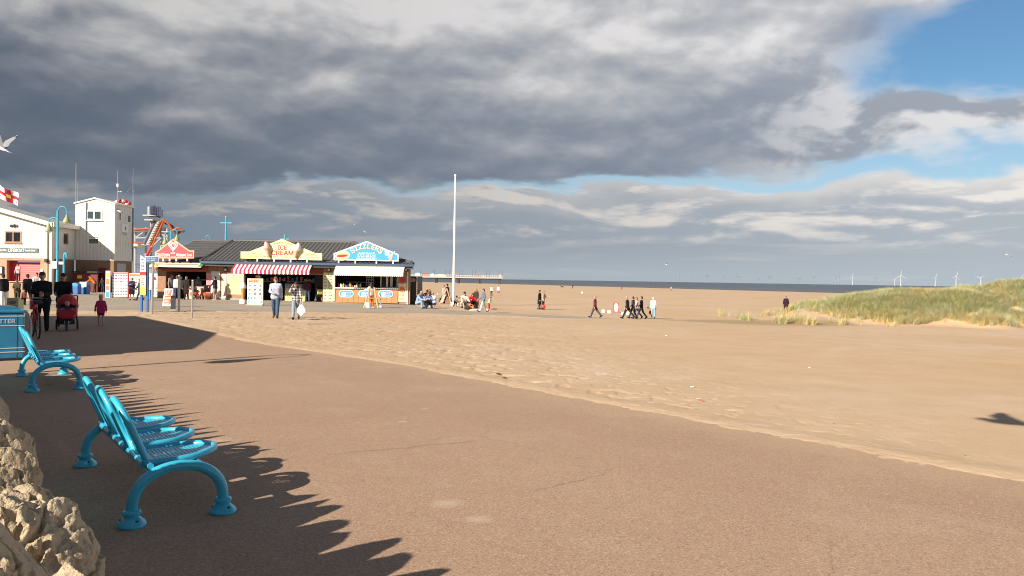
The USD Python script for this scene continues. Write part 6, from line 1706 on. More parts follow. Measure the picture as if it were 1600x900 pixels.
# things on the sand in front of the people on the beach
def beach_things():
    for px, py, lab in ((942.7, 488.3, 'white cube block on the sand, first from the walking man'), (951.3, 489.3, 'white cube block on the sand, second from the walking man, by the red board'),
                        (973.5, 491.8, 'white cube block just right of the red-edged board'), (981, 491.5, 'white cube block between the striding man\'s legs')):
        t, p = stand('white_block', lab, 'block', px, py, 'white blocks on the sand', rnd.uniform(-20, 20), -0.03)
        s = p[1] / FOCAL_PX
        obj('block', rbx(-2.5 * s, 2.5 * s, -0.14, 0.14, 0, 5 * s, 0.02), WHITE, t)
        obj('hand_hole', bx(-0.06, 0.06, -0.148, -0.141, 3.2 * s, 4 * s), GREY, t)
    t, p = stand('round_sign', 'red-edged board with white oval standing on the beach', 'sign board', 962.5, 488.8, None, 0, -0.03)
    s = p[1] / FOCAL_PX
    sq = sbox(-4.3 * s, 0, 4.3 * s, 16.5 * s).buffer(-1.2 * s).buffer(1.2 * s)
    obj('board', plate(sq, 0.06, 0.03), paint('board_rust', (0.46, 0.10, 0.09), 0.5), t)
    ov = affinity.translate(affinity.scale(Point(0, 0).buffer(1), 3.3 * s, 7 * s), 0, 8.6 * s)
    obj('white_oval', plate(ov, 0.012, -0.031), WHITE, t)
    obj('print', [plate(affinity.translate(affinity.scale(Point(0, 0).buffer(1), 1.6 * s, 0.7 * s), 0, 9.8 * s), 0.006, -0.044), plate(affinity.translate(affinity.scale(Point(0, 0).buffer(1), 1.2 * s, 0.6 * s), 0, 7 * s), 0.006, -0.044)], PRINT, t)
    # pop-up sun shelter and things by the seated group
    t, p = stand('sun_shelter', 'pale blue pop-up sun shelter behind the seated group', 'shelter', 725.5, 478, None, 0, -0.03)
    s = p[1] / FOCAL_PX
    V, F = [], []
    for i in range(9):
        a = math.radians(180 * i / 8)
        for j in range(5):
            b_ = math.radians(90 * j / 4)
            V.append((6.5 * s * math.cos(a) * math.cos(b_ * 0.6), 0.9 * math.sin(b_) - 0.2, 20 * s * math.sin(a) * math.cos(b_ * 0.75) ** 0.6))
    for i in range(8):
        for j in range(4):
            a = i * 5 + j; F += [(a, a + 1, a + 6), (a, a + 6, a + 5)]
    obj('canopy', trimesh.Trimesh(np.array(V), np.array(F), process=False), paint('shelter_blue', (0.25, 0.58, 0.68), 0.7, 0.06, 5), t, smooth=50)
    obj('pole_arch', tube([V[i * 5] for i in range(9)], 0.02, 5), GREY, t)
    t, p = stand('deck_frame', 'pale wooden splayed stand left of the white flagpole', 'stand', 694, 474.5, None, 0, -0.02)
    s = p[1] / FOCAL_PX
    obj('leg', [tube([(-7 * s, 0, 0), (4 * s, 0, 24 * s)], 0.07, 6)], PINE, t); obj('leg', [tube([(11 * s, 0.2, 0), (4 * s, 0, 24 * s)], 0.07, 6)], PINE, t); obj('leg', [tube([(2 * s, 1.0, 0), (4 * s, 0, 24 * s)], 0.06, 6)], PINE, t)
    obj('hanging_cloth', trimesh.Trimesh([(-7 * s, -0.05, 2 * s), (-2 * s, -0.05, 1 * s), (1 * s, -0.05, 12 * s), (-2.2 * s, -0.05, 12 * s)], [(0, 1, 2), (0, 2, 3)], process=False), PINK, t)
    t, p = stand('low_wall', 'low dark brown wall behind the pale wooden stand by the flagpole', 'wall', 698, 474, None, 0, -0.05)
    s = p[1] / FOCAL_PX
    obj('wall', bx(-14 * s, 12 * s, 0.9, 1.2, 0, 8 * s), BRICK, t)
    obj('coping', bx(-14.3 * s, 12.3 * s, 0.86, 1.24, 8 * s + 0.002, 8.7 * s), paint('coping_dark', (0.22, 0.17, 0.13), 0.8), t)
    t, p = stand('beach_ball', 'small yellow ball in the air left of the pale wooden stand', 'ball', 684, 471, None, 0, 0.8)
    obj('ball', mv(trimesh.creation.icosphere(2, 0.12), 0, 0, 0.12), YELLOW, t, smooth=True)
    obj('valve', mv(trimesh.creation.icosphere(1, 0.02), 0, -0.11, 0.16), WHITE, t)
    for px, py, m, lab, cat, nm in ((770, 483.5, paint('towel_red', (0.55, 0.04, 0.03), 0.9), 'red towel dropped on the sand right of the walking man', 'towel', 'beach_towel'), (736.5, 484, ORANGE, 'orange bag at the feet of the person in red', 'bag', 'orange_bag'),
                                (741, 485.5, WHITE, 'white crumpled paper on the path by the seated group', 'paper', 'white_paper'), (730, 484, BLACK, 'black holdall beside the seated group', 'bag', 'black_bag'), (676, 479.5, paint('bag_tan', (0.45, 0.32, 0.18), 0.8), 'tan bag beside the sitting women', 'bag', 'tan_bag')):
        t, p = stand(nm, lab, cat, px, py, None, 0, 0)
        if cat in ('towel', 'paper'):
            obj('fold', boulder((0, 0, 0.05), 0.19, int(px), (1.5, 0.8, 0.3), 3, 0.8), m, t, smooth=50); obj('fold', boulder((0.24, 0.07, 0.04), 0.14, int(px) + 1, (1.4, 0.7, 0.3), 3, 0.8), m, t, smooth=50)
        else:
            obj('bag_body', rbx(-0.17, 0.17, -0.11, 0.11, 0, 0.24, 0.06), m, t)
            obj('strap', tube(np.column_stack([0.12 * np.cos(np.linspace(0, PI, 9)), np.zeros(9), 0.23 + 0.11 * np.sin(np.linspace(0, PI, 9))]), 0.02, 5), m, t)
    # litter and pebbles close to the paving
    for px, py, m, lab, r in ((779, 585, paint('weed_brown', (0.10, 0.035, 0.02), 0.8), 'dark brown scrap of weed on the sand at the paving edge', 0.055), (788, 591.5, looks['weed_brown'], 'thin dark scrap beside the brown weed', 0.05), (1082, 606, WHITE, 'white scrap of paper on the sand, upper one', 0.05),
                              (1091, 624.5, PINE, 'pale feather stuck in the sand', 0.05), (1097.5, 627, RED, 'small red scrap beside the pale feather', 0.03), (1265, 575.5, WHITE, 'white shell far out on the open sand', 0.07), (1042, 525, WHITE, 'white pebble on the sand below the walking group', 0.09)):
        p = GT(px, py)
        t = thing('sand_scrap', lab, 'scrap', (p[0], p[1], p[2] + 0.015), rnd.uniform(0, 360))
        obj('scrap', boulder((0, 0, 0), r * 0.55, int(px), (1.6, 0.7, 0.45), 2, 0.9), m, t, smooth=50)
        obj('edge', boulder((r * 0.6, r * 0.2, 0.0), r * 0.28, int(px) + 3, (1.5, 0.5, 0.5), 2, 0.9), m, t, smooth=50)
beach_things()

# ------------------------------------------------------------------ marram grass on the dune
def marram():
    mats = [grass_look('marram_green', (0.50, 0.51, 0.28), (0.66, 0.63, 0.38)), grass_look('marram_grey', (0.52, 0.55, 0.41), (0.68, 0.69, 0.52)), grass_look('marram_straw', (0.64, 0.55, 0.30), (0.76, 0.66, 0.40))]
    pi = UsdGeom.PointInstancer.Define(stage, '/World/marram_grass')
    tag(pi.GetPrim(), 'tall green and straw marram grass covering the dune', 'grass', kind='stuff')
    protos_ = []
    NP = 9
    for k in range(NP):
        q = random.Random(100 + k); V, F = [], []
        for b in range(46):
            a = q.uniform(0, 2 * PI); r = 0.16 * math.sqrt(q.random()); L = q.uniform(0.35, 0.95); lean = q.uniform(0.1, 0.85)
            bx_, by_ = r * math.cos(a * 3), r * math.sin(a * 3)
            d = np.array([math.cos(a), math.sin(a), 0]) + np.array([0.45, 0.1, 0]); d /= np.linalg.norm(d); s = np.array([-d[1], d[0], 0]); w = q.uniform(0.005, 0.011)
            base = len(V); c0 = np.array([bx_, by_, -0.05])
            for j, f in enumerate((0, 0.4, 0.75, 1.0)):
                c = c0 + d * L * (math.sin(lean) * f + 0.30 * f * f) + np.array([0, 0, L * (math.cos(lean) * f - 0.22 * f * f * f)])
                ww = w * (1, 0.9, 0.6, 0.05)[j]
                V += [c - s * ww, c + s * ww]
            for j in range(3):
                i = base + 2 * j; F += [(i, i + 1, i + 3), (i, i + 3, i + 2)]
        m = usdkit.mesh(stage, f'/World/marram_grass/tuft_{k}', trimesh.Trimesh(np.array(V), np.array(F), process=False), mats[(0, 1, 2, 0, 1, 0, 2, 1, 0)[k]])
        protos_.append(m.GetPath())
    r = np.random.default_rng(5)
    n = 90000
    x = r.uniform(18.5, 60, n); y = r.uniform(56.5, 78, n)
    hgt_ = dune(x, y) * np.clip((x - 24.3) / 3.5, 0, 1)
    clump = meshkit.fbm(np.stack([x * 0.55, y * 0.55, 0 * x], -1), 3, 77)
    cover = np.clip((hgt_ - 0.07 - 0.45 * (0.5 - clump)) / 0.35, 0, 1)
    # bare sandy hollows between the clumps
    hol = np.exp(-((x - 38.0) / 1.6) ** 2 - ((y - 60.8) / 2.2) ** 2)
    cover *= np.clip(1 - 0.55 * hol, 0, 1) * np.clip((clump - 0.22) / 0.10, 0, 1)
    keep = r.random(n) < cover * 0.36
    far = np.clip((74 - y) / 6, 0.15, 1)
    keep &= r.random(n) < far
    # thin stragglers toward the dune's left end
    n2 = 420; x2 = r.uniform(22.5, 27, n2); y2 = r.uniform(58, 70, n2)
    k2 = r.random(n2) < np.clip((x2 - 22) / 4, 0, 1) * 0.7 * 0.5 * (meshkit.fbm(np.stack([x2 * .6, y2 * .6, 0 * x2], -1), 2, 7) > 0.52)
    x = np.concatenate([x[keep], x2[k2]]); y = np.concatenate([y[keep], y2[k2]])
    sc = np.concatenate([0.65 + 0.6 * clump[keep] + r.uniform(-.15, .2, keep.sum()), r.uniform(0.3, 0.55, k2.sum())])
    tone = meshkit.fbm(np.stack([x * 0.35, y * 0.35, 0 * x + 4], -1), 3, 55) + r.uniform(-.16, .16, len(x))
    order = np.array([0, 3, 5, 8, 1, 4, 7, 2, 6])
    idx = order[np.clip(((tone - 0.30) / 0.42 * 9).astype(int), 0, 8)]
    edge = dune(x, y) < 0.7
    idx = np.where(edge & (r.random(len(x)) < 0.5), np.where(r.random(len(x)) < .5, 2, 6), idx)
    pi.CreatePrototypesRel().SetTargets(protos_)
    pi.CreateProtoIndicesAttr(Vt.IntArray.FromNumpy(idx.astype(np.int32)))
    pi.CreatePositionsAttr(Vt.Vec3fArray.FromNumpy(np.column_stack([x, y, zt(x, y)]).astype(np.float32)))
    pi.CreateScalesAttr(Vt.Vec3fArray.FromNumpy(np.column_stack([sc, sc, sc]).astype(np.float32)))
    a = r.uniform(-0.9, 0.9, len(x))
    pi.CreateOrientationsAttr(Vt.QuathArray([Gf.Quath(float(math.cos(t / 2)), 0.0, 0.0, float(math.sin(t / 2))) for t in a]))
    print('tufts', len(x))
marram()

# ------------------------------------------------------------------ people
M3 = m3.Manifold
def ball(p, r, seg=10): return M3.sphere(r, seg).translate(tuple(map(float, p)))
def limb(a, ra, b, rb, seg=10): return M3.batch_hull([ball(a, ra, seg), ball(b, rb, seg)])
def unite(ms): return M3.batch_boolean(ms, m3.OpType.Add)
def v3(*a): return np.array(a, float)
def fine(m, near, length=0.022, it=6):
    m = as_tm(m.refine_to_length(length) if near else m)
    m.merge_vertices()
    if near:
        trimesh.smoothing.filter_taubin(m, iterations=it)
    return m
def pose_of(**k):
    p = dict(lean=3, hipL=0, kneeL=3, hipR=0, kneeR=3, spread=2, shL=4, elL=12, shR=4, elR=12, abL=9, abR=9, inL=0, inR=0, nod=6, look=0, sit=None, twist=0)
    p.update(k); return p
WALK = dict(hipL=24, kneeL=6, hipR=-14, kneeR=18, shL=-16, elL=18, shR=20, elR=26)
WALK2 = dict(hipL=-16, kneeL=22, hipR=22, kneeR=6, shL=20, elL=24, shR=-16, elR=16)
SIT = dict(sit=0.13, lean=20, hipL=122, kneeL=116, hipR=112, kneeR=98, spread=10, shL=48, elL=40, shR=44, elR=46, nod=18)
SITX = dict(sit=0.13, lean=14, hipL=90, kneeL=10, hipR=104, kneeR=52, spread=8, shL=42, elL=40, shR=40, elR=44, nod=22)
SQUAT = dict(sit=0.30, lean=32, hipL=112, kneeL=118, hipR=100, kneeR=125, spread=10, shL=60, elL=30, shR=55, elR=40, nod=12)

def person(label, px, py, hpx, face, pose=None, top=(0.1, 0.1, 0.1), legs=(0.05, 0.06, 0.1), hair=(0.06, 0.04, 0.03), shoes=(0.03, 0.03, 0.03), sleeves='long', lower='trousers',
           coat=0.0, long_hair=False, hood=False, cap=None, bald=False, near=False, build=1.0, child=False, at=None, height=None, group=None, skirt=None, dz=0.0):
    po = pose_of(**(pose or {}))
    vary = random.Random(int(px * 10))
    for q in ('hipL', 'hipR', 'shL', 'shR', 'elL', 'elR', 'abL', 'abR', 'lean', 'nod', 'look'):
        po[q] += vary.uniform(-4, 4) * (1.6 if q in ('elL', 'elR', 'look', 'nod') else 1.0)
    po['kneeL'] = max(2, po['kneeL'] + vary.uniform(-2, 6)); po['kneeR'] = max(2, po['kneeR'] + vary.uniform(-2, 6))
    g = GT(px, py) if at is None else np.array(at, float)
    tall = height if height else hpx * g[1] / FOCAL_PX
    face = face - math.degrees(math.atan2(g[0], g[1]))      # given as it looks to one standing at the rockery
    k = 1.75
    seg = 14 if near else 9
    B = build
    rad = math.radians
    # the skeleton, facing +y, in a body 1.75 m tall
    hipz = 0.93
    lean, tw = rad(po['lean']), 0
    upv = v3(0, math.sin(lean), math.cos(lean)); fw = v3(0, math.cos(lean), -math.sin(lean)); sd = v3(1, 0, 0)
    pel = v3(0, 0, hipz)
    waist = pel + upv * 0.17; chest = pel + upv * 0.36; neck = pel + upv * 0.53 + fw * -0.005
    nod = lean + rad(po['nod'] - 6)
    hu, hf = v3(0, math.sin(nod), math.cos(nod)), v3(0, math.cos(nod), -math.sin(nod))
    lk = rad(po['look']); hs = v3(math.cos(lk), math.sin(lk), 0) ; hf = hf * math.cos(lk) - v3(math.sin(lk), 0, 0); 
    hf /= np.linalg.norm(hf); hs = np.cross(hf, hu); hs /= np.linalg.norm(hs)
    hs_scale = 1.35 if child else 1.0
    head = neck + upv * 0.06 + hu * 0.115 * hs_scale + hf * 0.012
    J = {}
    for s, n in ((-1, 'L'), (1, 'R')):
        hip = pel + v3(s * 0.088 * B, 0, -0.02)
        a, kn, sp = rad(po['hip' + n]), rad(po['knee' + n]), rad(po['spread'])
        td = v3(s * math.sin(sp), math.sin(a) * math.cos(sp), -math.cos(a) * math.cos(sp))
        knee = hip + td * 0.43
        b = a - kn
        sh_ = v3(s * math.sin(sp) * 0.4, math.sin(b), -math.cos(b)); sh_ /= np.linalg.norm(sh_)
        ank = knee + sh_ * 0.415
        fd = v3(s * 0.12, math.cos(b), math.sin(b))
        if po['sit'] is None and b < 0: fd = v3(s * 0.12, math.cos(b * 0.8), math.sin(b * 0.8))
        fd /= np.linalg.norm(fd)
        shd = chest + upv * 0.12 + v3(s * 0.175 * (0.9 + 0.1 * B), 0, 0)
        c, e, ab, inn = rad(po['sh' + n]), rad(po['el' + n]), rad(po['ab' + n]), rad(po['in' + n])
        ud = v3(s * math.sin(ab), math.sin(c) * math.cos(ab), -math.cos(c) * math.cos(ab))
        elb = shd + ud * 0.285
        fdv = v3(-s * math.sin(inn) + s * math.sin(ab) * 0.4, math.sin(c + e) * math.cos(inn), -math.cos(c + e) * math.cos(inn)); fdv /= np.linalg.norm(fdv)
        wri = elb + fdv * 0.25
        J[n] = dict(hip=hip, knee=knee, ank=ank, toe=ank + fd * 0.16 + sh_ * 0.045, heel=ank - fd * 0.05 + sh_ * 0.045, sh=shd, el=elb, wr=wri, fdv=fdv, shank=sh_, fd=fd)
    low = min(min(J[n][q][2] for q in ('toe', 'heel')) - 0.035 for n in 'LR')
    if po['sit'] is not None:
        off = po['sit'] - hipz
        low2 = min(low + off, 0); off -= low2 if low2 < -0.03 else 0
    else:
        off = -low
    scale = tall / (k if po['sit'] is None else (neck[2] + 0.26 * 1 + off))
    if po['sit'] is not None and height: scale = height / k
    T = lambda m: mv(m, 0, 0, off).apply_scale(scale)
    t = thing('person', label, 'person', (g[0], g[1], g[2] + dz), face, group)
    sk = SKIN
    # bare body
    def torso(inf, z0=0.0):
        L = [(pel + v3(0, 0, -0.02), 0.088 * B, 0.098 * B), (waist, 0.075 * B, 0.088 * B), (chest, 0.095 * B, 0.098 * B), (chest + upv * 0.10, 0.11 * B, 0.075)]
        rows = [[ball(c + sd * (s * w), r + inf, seg) for s in (-1, 1)] for c, w, r in L]
        hs_ = [M3.batch_hull(a + b) for a, b in zip(rows, rows[1:])]
        hs_.append(M3.batch_hull([ball(J['L']['sh'], 0.058 + inf, seg), ball(J['R']['sh'], 0.058 + inf, seg), ball(neck - upv * 0.02, 0.062 + inf, seg), ball(chest + upv * 0.06, 0.09 + inf, seg)]))
        return hs_
    arms = lambda n, inf, upto: [limb(J[n]['sh'], 0.055 * B ** .5 + inf, J[n]['el'], 0.042 + inf, seg)] + ([limb(J[n]['el'], 0.042 + inf, J[n]['wr'], 0.029 + inf, seg)] if upto else [])
    legs_ = lambda n, inf, upto: [limb(J[n]['hip'], 0.088 * B + inf, J[n]['knee'], 0.056 + inf, seg)] + ([limb(J[n]['knee'], 0.056 + inf, J[n]['ank'], 0.038 + inf, seg)] if upto else [])
    parts = torso(0.0) + [limb(neck - upv * 0.03, 0.056, neck + upv * 0.06, 0.052, seg)]
    hsz = hs_scale
    parts.append(M3.batch_hull([ball(head + hu * 0.035 * hsz - hf * 0.012, 0.083 * hsz, seg + 4), ball(head - hu * 0.035 * hsz + hf * 0.026, 0.058 * hsz, seg + 2), ball(head - hu * 0.088 * hsz + hf * 0.05, 0.030 * hsz, seg)]))
    parts.append(limb(head + hf * 0.083 * hsz + hu * 0.005, 0.011, head + hf * 0.102 * hsz - hu * 0.028, 0.013, 7))
    for s in (-1, 1):
        parts.append(M3.batch_hull([ball(head + hs * s * 0.079 * hsz + hu * 0.015, 0.012, 7), ball(head + hs * s * 0.076 * hsz - hu * 0.03, 0.011, 7)]))
    for n, s in (('L', -1), ('R', 1)):
        parts += arms(n, 0, True) + legs_(n, 0, True)
        parts.append(M3.batch_hull([ball(J[n]['heel'], 0.032, seg), ball(J[n]['toe'], 0.028, seg), ball(J[n]['ank'], 0.036, seg)]))
        w, d = J[n]['wr'], J[n]['fdv']
        inward = v3(-s, 0.0, 0.0); lat = np.cross(d, inward); lat /= np.linalg.norm(lat); inward = np.cross(lat, d)
        if lat[1] < 0: lat = -lat
        parts.append(M3.batch_hull([ball(w, 0.026, 8), ball(w + d * 0.085 + lat * 0.028, 0.014, 8), ball(w + d * 0.085 - lat * 0.028, 0.013, 8)]))
        fs = 7 if near else 5
        for q, ln in zip((-1.5, -0.5, 0.5, 1.5), (0.062, 0.078, 0.084, 0.074)):
            a0 = w + d * 0.088 + lat * 0.019 * q; a1 = a0 + d * ln * 0.55 + inward * 0.010; a2 = a1 + d * ln * 0.40 + inward * 0.028
            parts += [limb(a0, 0.0095, a1, 0.009, fs), limb(a1, 0.009, a2, 0.0075, fs)]
        b0 = w + d * 0.028 + lat * 0.022; b1 = b0 + d * 0.035 + lat * 0.026 + inward * 0.012; b2 = b1 + d * 0.030 + lat * 0.008 + inward * 0.014
        parts += [limb(b0, 0.013, b1, 0.011, fs), limb(b1, 0.011, b2, 0.009, fs)]
    obj('body', T(fine(unite(parts), near, 0.02, 4)), sk, t, smooth=50)
    # face
    for s in (-1, 1):
        obj('eye', T(as_tm(ball(head + hf * 0.074 * hsz + hs * s * 0.031 * hsz + hu * 0.012, 0.0125 * hsz, 6))), DARK_EYE, t)
    obj('mouth', T(as_tm(limb(head + hf * 0.079 * hsz - hu * 0.058 * hsz - hs * 0.018, 0.008, head + hf * 0.079 * hsz - hu * 0.058 * hsz + hs * 0.018, 0.008, 6))), LIPS, t)
    # hair
    if not bald:
        hp = [ball(head + hu * 0.056 * hsz - hf * 0.020, 0.090 * hsz, seg + 2), ball(head - hu * 0.02 - hf * 0.040, 0.078 * hsz, seg), ball(head + hu * 0.062 * hsz + hf * 0.018, 0.066 * hsz, seg)]
        hm = [M3.batch_hull(hp)]
        if long_hair:
            hm.append(M3.batch_hull([ball(head - hf * 0.045, 0.075 * hsz, seg), ball(neck - hf * 0.075 - upv * 0.06, 0.060, seg), ball(neck - hf * 0.07 + hs * 0.05 - upv * 0.02, 0.05, seg), ball(neck - hf * 0.07 - hs * 0.05 - upv * 0.02, 0.05, seg)]))
        obj('hair', T(fine(unite(hm), near)), cloth(hair), t, smooth=50)
    if cap:
        c = obj('cap', T(fine(M3.batch_hull([ball(head + hu * 0.062 * hsz - hf * 0.01, 0.086 * hsz, seg + 2), ball(head + hu * 0.04 * hsz - hf * 0.012, 0.092 * hsz, seg + 2)]), near)), cloth(cap), t, smooth=50)
        obj('brim', T(as_tm(M3.batch_hull([ball(head + hu * 0.055 * hsz + hf * 0.07 + hs * s * 0.05, 0.012, 6) for s in (-1, 1)] + [ball(head + hu * 0.045 * hsz + hf * 0.15 * hsz + hs * s * 0.03, 0.008, 6) for s in (-1, 1)]))), cloth(cap), c)
    if hood:
        obj('hood', T(fine(M3.batch_hull([ball(head + hu * 0.03 - hf * 0.03, 0.108 * hsz, seg), ball(neck - hf * 0.03, 0.10, seg)]), near)), cloth(top), t, smooth=50)
    # clothes
    inf = 0.020
    tp = torso(inf)
    if coat or hood or (not isinstance(top, str) and max(top) < 0.2):
        tp.append(M3.batch_hull([ball(neck + fw * 0.0, 0.066, seg), ball(neck - upv * 0.05, 0.085, seg)]))
    else:                                    # an open collar
        tp += [M3.batch_hull([ball(neck + sd * s * 0.05 - upv * 0.005, 0.022, 7), ball(neck + sd * s * 0.03 + fw * 0.06 - upv * 0.05, 0.020, 7), ball(neck + sd * s * 0.055 - upv * 0.05, 0.03, 7)]) for s in (-1, 1)] + [M3.batch_hull([ball(neck + sd * s * 0.05 - upv * 0.0 - fw * 0.03, 0.022, 7) for s in (-1, 1)])]
    hem = pel + v3(0, 0, -0.02)
    for n in 'LR':
        if sleeves:
            tp += arms(n, inf, sleeves == 'long')
    if coat:
        swing = v3(0, 0.25 * math.sin(rad((po['hipL'] + po['hipR']) / 2)), -1); swing /= np.linalg.norm(swing)
        bot = hem + swing * coat
        tp.append(M3.batch_hull([ball(hem + sd * s * 0.09 * B, 0.125 * B, seg) for s in (-1, 1)] + [ball(bot + sd * s * 0.10 * B + v3(0, q, 0), 0.085 * B, seg) for s in (-1, 1) for q in (-0.06, 0.06)]))
    else:
        tp.append(M3.batch_hull([ball(hem + sd * s * 0.088 * B, 0.122 * B, seg) for s in (-1, 1)] + [ball(waist + sd * s * 0.08 * B, 0.11 * B, seg) for s in (-1, 1)]))
    tm = fine(unite(tp), near, 0.024, 8)
    if near:
        tm.vertices += 0.012 * (meshkit.fbm(tm.vertices * 9 + px, 3, 3)[:, None] - 0.5) * tm.vertex_normals * 2
    top_mat = cloth(top) if not isinstance(top, str) else looks[top]
    obj('coat' if coat else 'jacket' if sleeves == 'long' else 'shirt', T(tm), top_mat, t, smooth=60)
    if skirt:
        sw_b = hem + v3(0, 0.0, -skirt[1])
        obj('skirt', T(fine(M3.batch_hull([ball(hem + sd * s * 0.09, 0.115 * B, seg) for s in (-1, 1)] + [ball(sw_b + sd * s * 0.13 + v3(0, q, 0), 0.06, seg) for s in (-1, 1) for q in (-0.1, 0.1)]), near)), cloth(skirt[0]), t, smooth=50)
    if lower in ('trousers', 'shorts'):
        lg = [M3.batch_hull([ball(pel + v3(s * 0.085 * B, 0, 0.04), 0.103 * B, seg) for s in (-1, 1)] + [ball(J[n]['hip'], 0.10 * B, seg) for n in 'LR'])]
        for n in 'LR':
            if lower == 'trousers':
                lg += legs_(n, 0.020, False) + [limb(J[n]['knee'], 0.074, J[n]['ank'] - J[n]['shank'] * 0.01, 0.062, seg)]
            else:
                kn = J[n]['hip'] + (J[n]['knee'] - J[n]['hip']) * 0.92
                lg.append(limb(J[n]['hip'], 0.108 * B, kn, 0.088, seg))
        lm = fine(unite(lg), near, 0.024, 6)
        if near:
            lm.vertices += 0.010 * (meshkit.fbm(lm.vertices * 11 + px, 3, 4)[:, None] - 0.5) * lm.vertex_normals * 2
        obj(lower, T(lm), cloth(legs), t, smooth=60)
    if shoes:
        for n in 'LR':
            j = J[n]
            obj('shoe', T(fine(M3.batch_hull([ball(j['heel'], 0.042, seg), ball(j['toe'] + j['fd'] * 0.01, 0.036, seg), ball(j['toe'] - j['fd'] * 0.06 - j['shank'] * 0.015, 0.042, seg), ball(j['ank'], 0.044, seg)]), near)), cloth(shoes), t, smooth=50)
    def world(q):
        a = rad(face); q = (np.asarray(q, float) + v3(0, 0, off)) * scale
        return np.array([g[0] + q[0] * math.cos(a) - q[1] * math.sin(a), g[1] + q[0] * math.sin(a) + q[1] * math.cos(a), g[2] + dz + q[2]])
    return t, {n: world(J[n]['wr'] + J[n]['fdv'] * 0.12) for n in 'LR'}, world(neck), scale
def carrier(name, label, hand, col, w=0.30, h=0.34, rz=0.0):
    t = thing(name, label, 'bag', tuple(hand), rz)
    m = boulder((0, 0, -0.12 - h / 2), 0.5, int(w * 100), (w, 0.14, h), 3, 0.35)
    obj('bag_body', m, col, t, smooth=60)
    obj('handle', [tube([(s * w * 0.22, 0, -0.15), (s * w * 0.1, 0, -0.02), (0, 0, 0.0)], 0.008, 5) for s in (-1, 1)], col, t)
BLK = (0.015, 0.015, 0.017); JEAN = (0.06, 0.10, 0.17); WHT = (0.70, 0.70, 0.68); BRN = (0.10, 0.05, 0.035)
# the couple walking from the counters
_, hnd, _, _ = person('man in pale blue shirt and jeans walking from the ice cream counter', 430.5, 497.5, 65.5, 172, dict(WALK, nod=22, look=14, elR=62, inR=35), (0.42, 0.47, 0.58), JEAN, (0.16, 0.08, 0.04), (0.10, 0.06, 0.04), near=True, cap=None)
check = None
def check_look():
    g = Graph(); o = g.add('texture_coordinate', 'object'); s = g.add('separate_xyz', 'x', vector=o)[:-2]
    f = lambda a, p: g.step(g.m('absolute', g.minus(g.m('fraction', g.m('divide', a, p)), 0.5)), 0.16, 0.24)
    a = f(g.plus(s + '.x', s + '.y'), 0.11); b = f(s + '.z', 0.11)
    c = g.mix(g.times(g.plus(a, b), 0.5), (0.66, 0.66, 0.64), (0.06, 0.06, 0.07))
    looks['check_shirt'] = g.done('check_shirt', g.add('principled_bsdf', 'BSDF', base_color=c, roughness=0.9))
check_look()
_, hnd2, _, _ = person('woman in checked shirt raising a hand to her face beside the man in pale blue', 462, 499.5, 59, 176, dict(WALK2, shR=62, elR=112, inR=25, abR=14, shL=12, nod=18, look=-18), 'check_shirt', (0.24, 0.29, 0.36), (0.07, 0.035, 0.025), BLK, long_hair=True, near=True, build=0.9)
carrier('carrier_bag', 'white plastic carrier bag held by the woman in checked shirt', hnd2['L'], WHITE, 0.36, 0.46)
